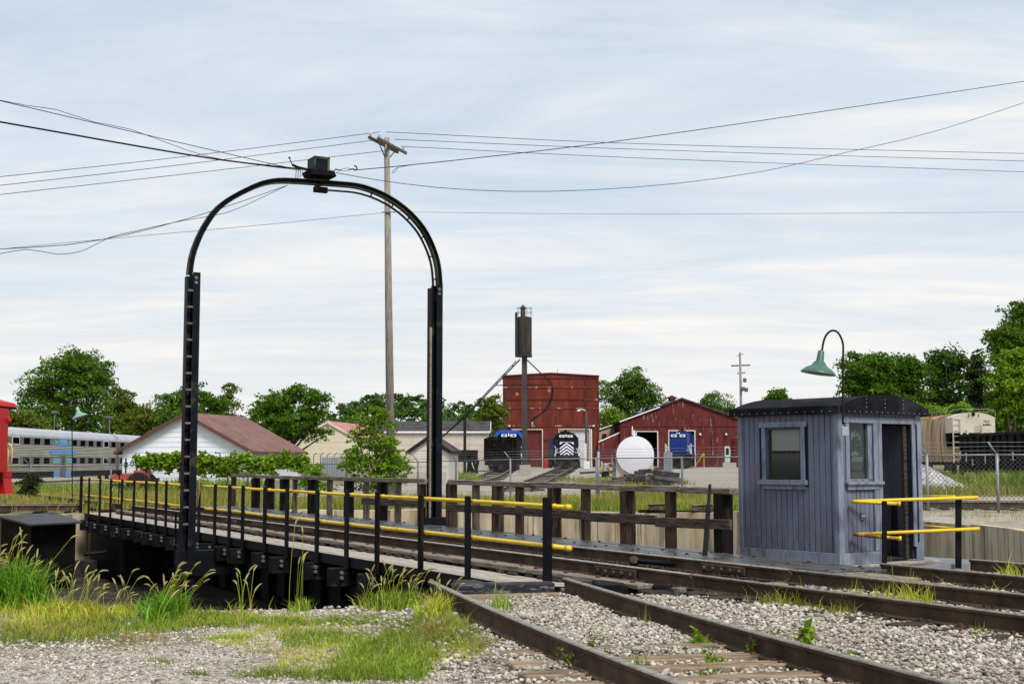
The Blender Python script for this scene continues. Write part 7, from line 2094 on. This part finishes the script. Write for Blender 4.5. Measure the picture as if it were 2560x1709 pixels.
def patch_points(cx, cy, rx, ry, n, power=.5):
    a = rng.uniform(0, 2 * np.pi, n); r = rng.uniform(0, 1, n) ** power
    r *= 1 + .22 * np.sin(3 * a + cx) + .12 * np.sin(7 * a + cy)
    px, py = cx + rx * r * np.cos(a), cy + ry * r * np.sin(a)
    pts = np.array([G(x, y, 0.0) for x, y in zip(px, py)])
    pts[:, 2] = gz(pts[:, 0], pts[:, 1])
    return pts[~in_pit(pts)], None
def grass_obj(name, label, specs, m):
    parts = []
    for (cx, cy, rx, ry, n, h, w, lean) in specs:
        pts, _ = patch_points(cx, cy, rx, ry, n)
        if len(pts):
            # tufted: pull blades toward tuft centres
            nt_ = max(3, len(pts) // 16)
            cen = pts[rng.integers(0, len(pts), nt_)]
            idx = rng.integers(0, nt_, len(pts))
            mixf = (rng.random(len(pts)) < .7)[:, None]
            pts = np.where(mixf, cen[idx] + np.concatenate([rng.normal(0, .045, (len(pts), 2)), np.zeros((len(pts), 1))], 1), pts)
            parts.append(blades(pts, h * np.exp(rng.normal(-.35, .42, len(pts))), w, lean))
    V, Q = merge(parts)
    o = npmesh(name, V, Q, m); kind(o, 'stuff'); o['label'] = label; o['category'] = 'grass'
    return o
grass_obj('grass', 'low bright green grass patches on the gravel in the foreground', [
    (985, 1640, 120, 45, 5200, .10, .007, .9), (800, 1600, 110, 16, 2200, .06, .006, 1.0), (620, 1558, 170, 12, 2600, .06, .007, 1.0), (880, 1560, 120, 12, 2000, .06, .007, 1.0),
    (1080, 1570, 70, 18, 1400, .09, .006, .9), (1150, 1610, 60, 30, 1400, .09, .006, .9), (690, 1680, 100, 12, 1000, .05, .005, 1), (560, 1595, 60, 7, 500, .05, .006, 1), (400, 1655, 30, 4, 150, .04, .006, 1), (500, 1685, 25, 3, 120, .04, .006, 1),
    (300, 1562, 160, 20, 2000, .08, .007, .8), (860, 1690, 90, 16, 1400, .07, .006, .9), (1000, 1600, 60, 20, 900, .10, .006, .9), (480, 1545, 120, 14, 1800, .09, .007, .9), (960, 1680, 110, 24, 2200, .09, .006, .9), (120, 1590, 150, 22, 1500, .08, .006, .9)], M['grass_green'])
grass_obj('grass', 'yellowing dry grass mixed into the foreground gravel', [
    (130, 1556, 170, 36, 2200, .11, .006, .8), (120, 1530, 120, 16, 700, .16, .006, .8), (1110, 1590, 60, 24, 900, .10, .006, .8), (880, 1650, 200, 32, 2400, .07, .005, 1), (700, 1605, 200, 22, 1600, .05, .005, 1), (1100, 1640, 110, 26, 1300, .08, .005, .9), (560, 1550, 200, 14, 1500, .08, .006, .9), (780, 1580, 200, 12, 1200, .06, .005, 1)], M['grass_yellow'])
grass_obj('grass', 'brownish dry tufts in the foreground left of the track', [(1085, 1592, 36, 14, 500, .11, .005, .6), (120, 1580, 150, 14, 900, .08, .005, .9), (360, 1598, 70, 8, 300, .06, .005, 1), (700, 1630, 60, 10, 250, .05, .005, 1), (1190, 1625, 50, 16, 300, .1, .005, .7)], M['grass_dry'])
grass_obj('grass', 'row of bright weeds along the track on the right', [
    (2170, 1528, 130, 14, 420, .20, .008, .6), (1960, 1520, 80, 12, 260, .18, .008, .6), (2270, 1530, 50, 10, 300, .22, .009, .6), (2080, 1535, 130, 16, 420, .12, .008, .8), (2290, 1483, 22, 5, 60, .18, .007, .5), (2360, 1490, 25, 4, 50, .14, .007, .5), (2480, 1520, 30, 4, 90, .2, .008, .5), (2520, 1465, 22, 6, 110, .3, .007, .6), (2555, 1475, 12, 6, 80, .26, .007, .5)], M['grass_yellow'])
grass_obj('grass', 'small scattered weeds between the foreground rails', [
    (1650, 1592, 38, 4, 220, .04, .008, 1), (1615, 1575, 3, 5, 30, .16, .006, .3), (1690, 1575, 10, 10, 90, .10, .006, .5), (1728, 1580, 8, 8, 60, .16, .006, .4), (1755, 1630, 14, 10, 70, .10, .012, .7), (1780, 1665, 20, 8, 90, .08, .014, .8), (1962, 1640, 14, 9, 80, .14, .010, .6), (2030, 1680, 30, 10, 160, .16, .010, .5), (2130, 1688, 10, 8, 50, .12, .010, .6), (1885, 1650, 8, 8, 40, .12, .009, .5), (1760, 1695, 30, 6, 130, .06, .012, .9), (1580, 1690, 40, 10, 90, .12, .007, .5), (1505, 1625, 10, 6, 50, .10, .007, .5), (2330, 1665, 30, 5, 40, .05, .01, .9), (2450, 1600, 20, 8, 40, .12, .006, .4), (1180, 1560, 40, 8, 200, .10, .007, .7), (1250, 1540, 18, 10, 160, .22, .008, .7)], M['grass_green'])
# the plants that stand out: foxtail clumps, one object each
def foxtail(label, cx, cy, rx, n_bl, n_st, h, hs, m='grass_green', spread=.5, headL=.11):
    c = G(cx, cy, 0.0)
    t0 = thing('foxtail_clump', label, 'plant', (c[0], c[1], gzf(c[0], c[1])), group='foxtail clumps at the pit edge')
    k_ = c[1] / F_PX
    q = np.stack([c[0] + rng.normal(0, rx * k_ * .5, n_bl), c[1] + rng.normal(0, .16, n_bl) - .05, np.zeros(n_bl)], 1)
    q[:, 2] = gz(q[:, 0], q[:, 1]); q = q[~in_pit(q, PIT_R + .02)]
    V, Q = blades(q, h * rng.uniform(.4, 1.1, len(q)), .015, .75, .7)
    kind(npmesh('blade_mass', V, Q, M[m], t0), 'stuff')
    st, hd = MB(), MB()
    for i_ in range(n_st):
        b = q[rng.integers(0, len(q))].copy()
        L = hs * rng.uniform(.55, 1.15); az = rng.uniform(-1.0, 2.4) if rng.random() < .8 else rng.uniform(0, 6.28)
        d = np.array([math.cos(az), math.sin(az) * .5, 0]); ln = spread * rng.uniform(.15, 1.0)
        pts = [b + np.array([0, 0, L * t_]) + d * L * ln * t_ ** 2 for t_ in (0, .35, .7, 1.0)]
        st.tube(pts, .0022, 4, cap=False)
        tip = pts[-1]; v = (pts[-1] - pts[-2]); v /= np.linalg.norm(v)
        hl = headL * rng.uniform(.6, 1.2)
        hp_ = [tip]
        vv = v.copy()
        droop = rng.uniform(.1, .55)
        for s_ in range(5):
            vv = vv + np.array([d[0] * .35 * droop, d[1] * .35 * droop, -.42 * droop]); vv /= np.linalg.norm(vv)
            hp_.append(hp_[-1] + vv * hl / 5)
        rr_ = .0085
        MB().tube(hp_, [.003, rr_, rr_ * 1.1, rr_, rr_ * .8, .002], 6).build('seed_head', M['seed_head'], t0)
    kind(st.build('stem', M['grass_yellow'], t0), 'stuff')
    return t0
foxtail('tall lush green foxtail clump at the left edge of the picture', 5, 1522, 100, 4800, 60, .60, .68, 'grass_lush', spread=.8)
foxtail('yellowish foxtail clump just right of the tall lush clump', 175, 1540, 80, 500, 26, .20, .40, 'grass_yellow', .7)
foxtail('dry sparse foxtail clump on the pit rim left of the green one', 300, 1536, 60, 250, 12, .16, .32, 'grass_yellow', .6)
foxtail('bright green foxtail clump on the pit rim below the arch leg', 415, 1540, 42, 800, 26, .30, .44, 'grass_lush', spread=.75)
foxtail('thin foxtail stems standing alone against the dark pit', 600, 1524, 45, 50, 8, .14, .40, spread=.35)
foxtail('single tall foxtail beside a weed on the pit rim', 755, 1525, 25, 140, 5, .18, .80, spread=.12)
foxtail('foxtail clump at the start of the foreground rail', 985, 1522, 70, 800, 28, .24, .40, 'grass_green', .6)
foxtail('low pale foxtail tuft right against the left foreground rail', 1090, 1548, 35, 320, 10, .25, .34, 'grass_yellow', .5, .07)
def weed(label, cx, cy, h, n, leaf, m='leaf_vine', w=.06):
    c = G(cx, cy, .02); z0 = gzf(c[0], c[1])
    t0 = thing('leafy_weed', label, 'plant', (c[0], c[1], z0), group='leafy weeds between the rails')
    mb = MB(); C = []
    for k_ in range(3):
        tip = np.array([c[0] + rng.normal(0, w), c[1] + rng.normal(0, w), z0 + h * rng.uniform(.7, 1.05)])
        mb.tube([c, (c + tip) / 2 + np.array([rng.normal(0, .01), 0, 0]), tip], [.004, .003, .002], 4)
        for q_ in np.linspace(.25, 1, n):
            C.append(c + (tip - c) * q_ + rng.normal(0, .022, 3))
    V, Q = leaf_quads(np.array(C), leaf, .2)
    kind(npmesh('leaf_mass', V, Q, M[m], t0), 'stuff'); mb.build('stem', M['grass_green'], t0)
weed('bright broad leaved weed growing against the right foreground rail', 2008, 1625, .22, 12, .075)
weed('feathery grey green weed left of the broad leaved one', 1955, 1648, .24, 26, .028, 'leaf_olive')
weed('dark feathery weed by the tie end between the foreground rails', 1882, 1650, .20, 24, .028, 'leaf_olive')
weed('low leafy weed in the ballast above the visible ties', 1752, 1625, .17, 12, .05)
weed('small leafy weed between two visible ties', 1778, 1668, .12, 12, .045)
weed('weed at the lower right beside the foreground rail', 2125, 1690, .16, 20, .035)
weed('thin weed in front of the left foreground rail', 1475, 1640, .2, 20, .025, 'leaf_olive')
weed('weed tuft beside the left foreground rail near the bottom edge', 1440, 1690, .18, 22, .03, 'leaf_olive')
# meadow beyond the pit
def meadow(name, label, poly_fn, n, h, w, m, lean=.4):
    pts = poly_fn(n); pts = pts[~in_pit(pts, PIT_R + .45)]
    pts = np.column_stack([pts[:, :2], gz(pts[:, 0], pts[:, 1])])
    V, Q = blades(pts, h * rng.uniform(.45, 1.2, len(pts)), w, lean)
    o = npmesh(name, V, Q, m); kind(o, 'stuff'); o['label'] = label; o['category'] = 'grass'
def band(x0, x1, y0, y1, soft=False):
    def f(n):
        q = np.column_stack([rng.uniform(x0, x1, n), rng.uniform(y0, y1, n)])
        u_, v_ = (q[:, 0] - (x0 + x1) / 2) / (x1 - x0) * 2, (q[:, 1] - (y0 + y1) / 2) / (y1 - y0) * 2
        if soft:
            q = q[(u_ ** 2 + v_ ** 2 + .35 * np.sin(4 * np.arctan2(v_, u_)) * (u_ ** 2 + v_ ** 2)) < rng.uniform(.25, 1.1, n)]; n = len(q)
        keep = (.5 + .5 * np.sin(q[:, 0] * .8 + 2 * np.sin(q[:, 1] * .7))) * .6 + rng.random(n) * .7 > .42
        return q[keep]
    return f
meadow('meadow_grass', 'tall yellow green grass between the pit wall and the fence', band(-13, 8, 40.5, 53), 26000, .42, .022, M['grass_field'])
meadow('meadow_grass', 'bright green grass along the top of the pit wall behind the timber railing', band(-8, 7.5, 41.5, 47), 9000, .36, .022, M['grass_green'])
meadow('meadow_grass', 'mixed tall grass on the left between the pit and the coaches', band(-34, -11, 42, 66), 22000, .40, .026, M['grass_field'])
meadow('meadow_grass', 'fresh green grass below the silver coach', band(-36, -15, 58, 90), 9000, .55, .05, M['grass_green'])
meadow('meadow_grass', 'straw coloured dry patches in the grass behind the pit', band(-12, 7, 44, 54, True), 6000, .40, .02, M['grass_dry'])
meadow('meadow_grass', 'dry straw patches in the grass at the far left', band(-30, -12, 46, 62, True), 6000, .42, .024, M['grass_dry'])
meadow('meadow_grass', 'sparse short dry grass on the dirt right of the blue shed', band(8, 22, 33, 44, True), 2600, .14, .012, M['grass_field'])
meadow('meadow_grass', 'green and tan grass below the rail cars on the right', band(17, 34, 58, 82), 15000, .50, .04, M['grass_field'])
meadow('meadow_grass', 'lush green tuft of grass beside the stone heap', band(21, 28, 65, 72, True), 4500, 1.0, .05, M['grass_green'])
meadow('meadow_grass', 'grass verge left of the tender track', band(-8.5, -2, 86, 114, True), 6000, .4, .05, M['grass_green'])
meadow('meadow_grass', 'dry grass strip beside the curved yard track', band(3, 11.5, 80, 102, True), 5000, .32, .05, M['grass_field'])
meadow('meadow_grass', 'dry grass along the fence foot in front of the tie heap', band(4, 13, 55, 66), 4500, .30, .03, M['grass_field'])

# ------------------------------------------------------------------ loose stones
gs, nt, bs = newmat('ballast_stone'); t = NT(nt)
c = t.ramp(t.island(), [(0, (.15, .132, .108)), (.35, (.33, .298, .25)), (.75, (.465, .425, .36)), (.994, (.58, .54, .47)), (.997, (.34, .16, .10)), (1, (.36, .17, .11))])
c = t.mix(1.0, c, t.ramp(t.noise(t.coord(), 30, 3), [(.3, .8), (.7, 1.1)]), 'MULTIPLY')
c = t.mix(t.ramp(t.noise(t.coord(), .75, 5, .65), [(.48, 0), (.68, .6)]), c, (.21, .175, .135))
nt.links.new(c, bs.inputs['Base Color']); bs.inputs['Roughness'].default_value = .92; bs.inputs['Specular IOR Level'].default_value = .2
bm = bmesh.new(); bmesh.ops.create_icosphere(bm, subdivisions=1, radius=1.0); bm.verts.ensure_lookup_table(); bm.verts.index_update()
ICO_V = np.array([v.co[:] for v in bm.verts]); ICO_F = np.array([[v.index for v in f.verts] for f in bm.faces]); bm.free()
def stones(name, label, pts, size, jitter=.5):
    n = len(pts)
    ax = rng.normal(size=(n, 4)); ax /= np.linalg.norm(ax, axis=1)[:, None]
    w, x, y, z = ax.T
    Rm = np.stack([np.stack([1 - 2 * (y * y + z * z), 2 * (x * y - z * w), 2 * (x * z + y * w)], 1), np.stack([2 * (x * y + z * w), 1 - 2 * (x * x + z * z), 2 * (y * z - x * w)], 1), np.stack([2 * (x * z - y * w), 2 * (y * z + x * w), 1 - 2 * (x * x + y * y)], 1)], 1)
    nv = 14
    shapes = []
    for _ in range(nv):
        base = BASE_V * (1 + rng.uniform(-jitter, jitter, (len(BASE_V), 1)))
        shapes.append(base)
    shapes = np.array(shapes)
    sel = shapes[rng.integers(0, nv, n)]
    sc = (size * np.exp(rng.normal(0, .28, n)))[:, None, None] * rng.uniform(.55, 1.25, (n, 1, 3))
    V = np.einsum('nij,nkj->nki', Rm, sel * sc)
    V[:, :, 2] *= .72
    V = V + pts[:, None, :]
    k_ = len(BASE_V)
    F = (BASE_F[None] + (np.arange(n) * k_)[:, None, None]).reshape(-1, 3)
    o = npmesh(name, V.reshape(-1, 3), F, gs); kind(o, 'stuff'); o['label'] = label; o['category'] = 'gravel'
    return o
ph = (1 + 5 ** .5) / 2
BASE_V = np.array([(-1, ph, 0), (1, ph, 0), (-1, -ph, 0), (1, -ph, 0), (0, -1, ph), (0, 1, ph), (0, -1, -ph), (0, 1, -ph), (ph, 0, -1), (ph, 0, 1), (-ph, 0, -1), (-ph, 0, 1)]) / math.hypot(1, ph)
BASE_F = np.array([(0, 11, 5), (0, 5, 1), (0, 1, 7), (0, 7, 10), (0, 10, 11), (1, 5, 9), (5, 11, 4), (11, 10, 2), (10, 7, 6), (7, 1, 8), (3, 9, 4), (3, 4, 2), (3, 2, 6), (3, 6, 8), (3, 8, 9), (4, 9, 5), (2, 4, 11), (6, 2, 10), (8, 6, 7), (9, 8, 1)])
def frustum_pts(n, y0, y1):
    y = np.sqrt(rng.uniform(y0 ** 2, y1 ** 2, n)); x = rng.uniform(-.40, .40, n) * y
    return np.column_stack([x, y])
def seg_dist(q, a, b):
    d = b - a; t_ = np.clip(((q - a) @ d) / (d @ d), 0, 1)
    return np.hypot(*(q - (a + t_[:, None] * d)).T)
q = frustum_pts(108000, 7.6, 20.5)
q = q[~in_pit(q, PIT_R - .02)]
# signed side of the foreground track: ballast lies right of its left rail
tx = np.interp(-q[:, 1], -NEAR_PTS[:, 1], NEAR_PTS[:, 0])
off = q[:, 0] - tx
keep = off > -2.2 - .3 * np.sin(q[:, 1] * 3)
prob = np.where(off > -1.0, 1.0, np.clip((off + 2.4) / 1.4, 0, 1))
between = np.abs(off) < .72
fine = between & (q[:, 1] > 10.9)
keep &= rng.random(len(q)) < prob
thin = .5 + .25 * np.sin(q[:, 0] * 2.3 + 1.5 * np.sin(q[:, 1] * 1.9)) + .25 * np.sin(q[:, 1] * 3.1 + 1.2 * np.sin(q[:, 0] * 1.3 + 2))
keep &= rng.random(len(q)) < .45 + .75 * thin
for (a, b, hf) in APPROACH:
    for sg in (-1, 1):
        keep &= seg_dist(q, a + NV * hf * sg, b + NV * hf * sg) > .075
for sg in (-.79, .79):
    for a, b in zip(offset(NEAR_PTS, sg), offset(NEAR_PTS, sg)[1:]):
        keep &= seg_dist(q, np.array(a), np.array(b)) > .08
# keep ties free
for s_ in near_ties:
    Lc = np.concatenate([[0], np.cumsum(np.hypot(*np.diff(NEAR_PTS, axis=0).T))])
    x = np.interp(s_, Lc, NEAR_PTS[:, 0]); y = np.interp(s_, Lc, NEAR_PTS[:, 1])
    lat = np.array([.966, .26])
    keep &= (seg_dist(q, np.array([x, y]) - lat * 1.25, np.array([x, y]) + lat * 1.25) > .10) | (rng.random(len(q)) < .06)
for s_ in (.35, .95, 1.5, 2.05, 2.6, 3.2, 3.8, 4.3, 4.9, 5.5, 6.1):
    c_ = B(-13.76 - s_, 0)[:2]
    keep &= (seg_dist(q, c_ - NV * 1.2, c_ + NV * 1.2) > .1) | (rng.random(len(q)) < .3)
pq = q[keep & ~fine]
stones('ballast', 'loose grey white ballast stones round the foreground tracks', np.column_stack([pq, gz(pq[:, 0], pq[:, 1]) + .020 + rng.uniform(-.016, .016, len(pq))]), .0178)
pf_ = q[keep & fine]
pf_ = np.vstack([pf_ + rng.normal(0, .03, pf_.shape) for _ in range(2)])
stones('ballast', 'finer grey gravel filling between the foreground rails', np.column_stack([pf_, gz(pf_[:, 0], pf_[:, 1]) + .035 + rng.uniform(-.012, .012, len(pf_))]), .015)
q = frustum_pts(52000, 7.6, 15.2); q = q[~in_pit(q, PIT_R + .03)]
tx = np.interp(-q[:, 1], -NEAR_PTS[:, 1], NEAR_PTS[:, 0]); q = q[(q[:, 0] - tx) < -.9]
q = q[rng.random(len(q)) < np.clip(1.15 - .75 * gmask(q[:, 0], q[:, 1]), 0, 1)]
stones('gravel', 'fine trodden gravel in the left foreground', np.column_stack([q, gz(q[:, 0], q[:, 1]) + rng.uniform(-.004, .008, len(q))]), .013)
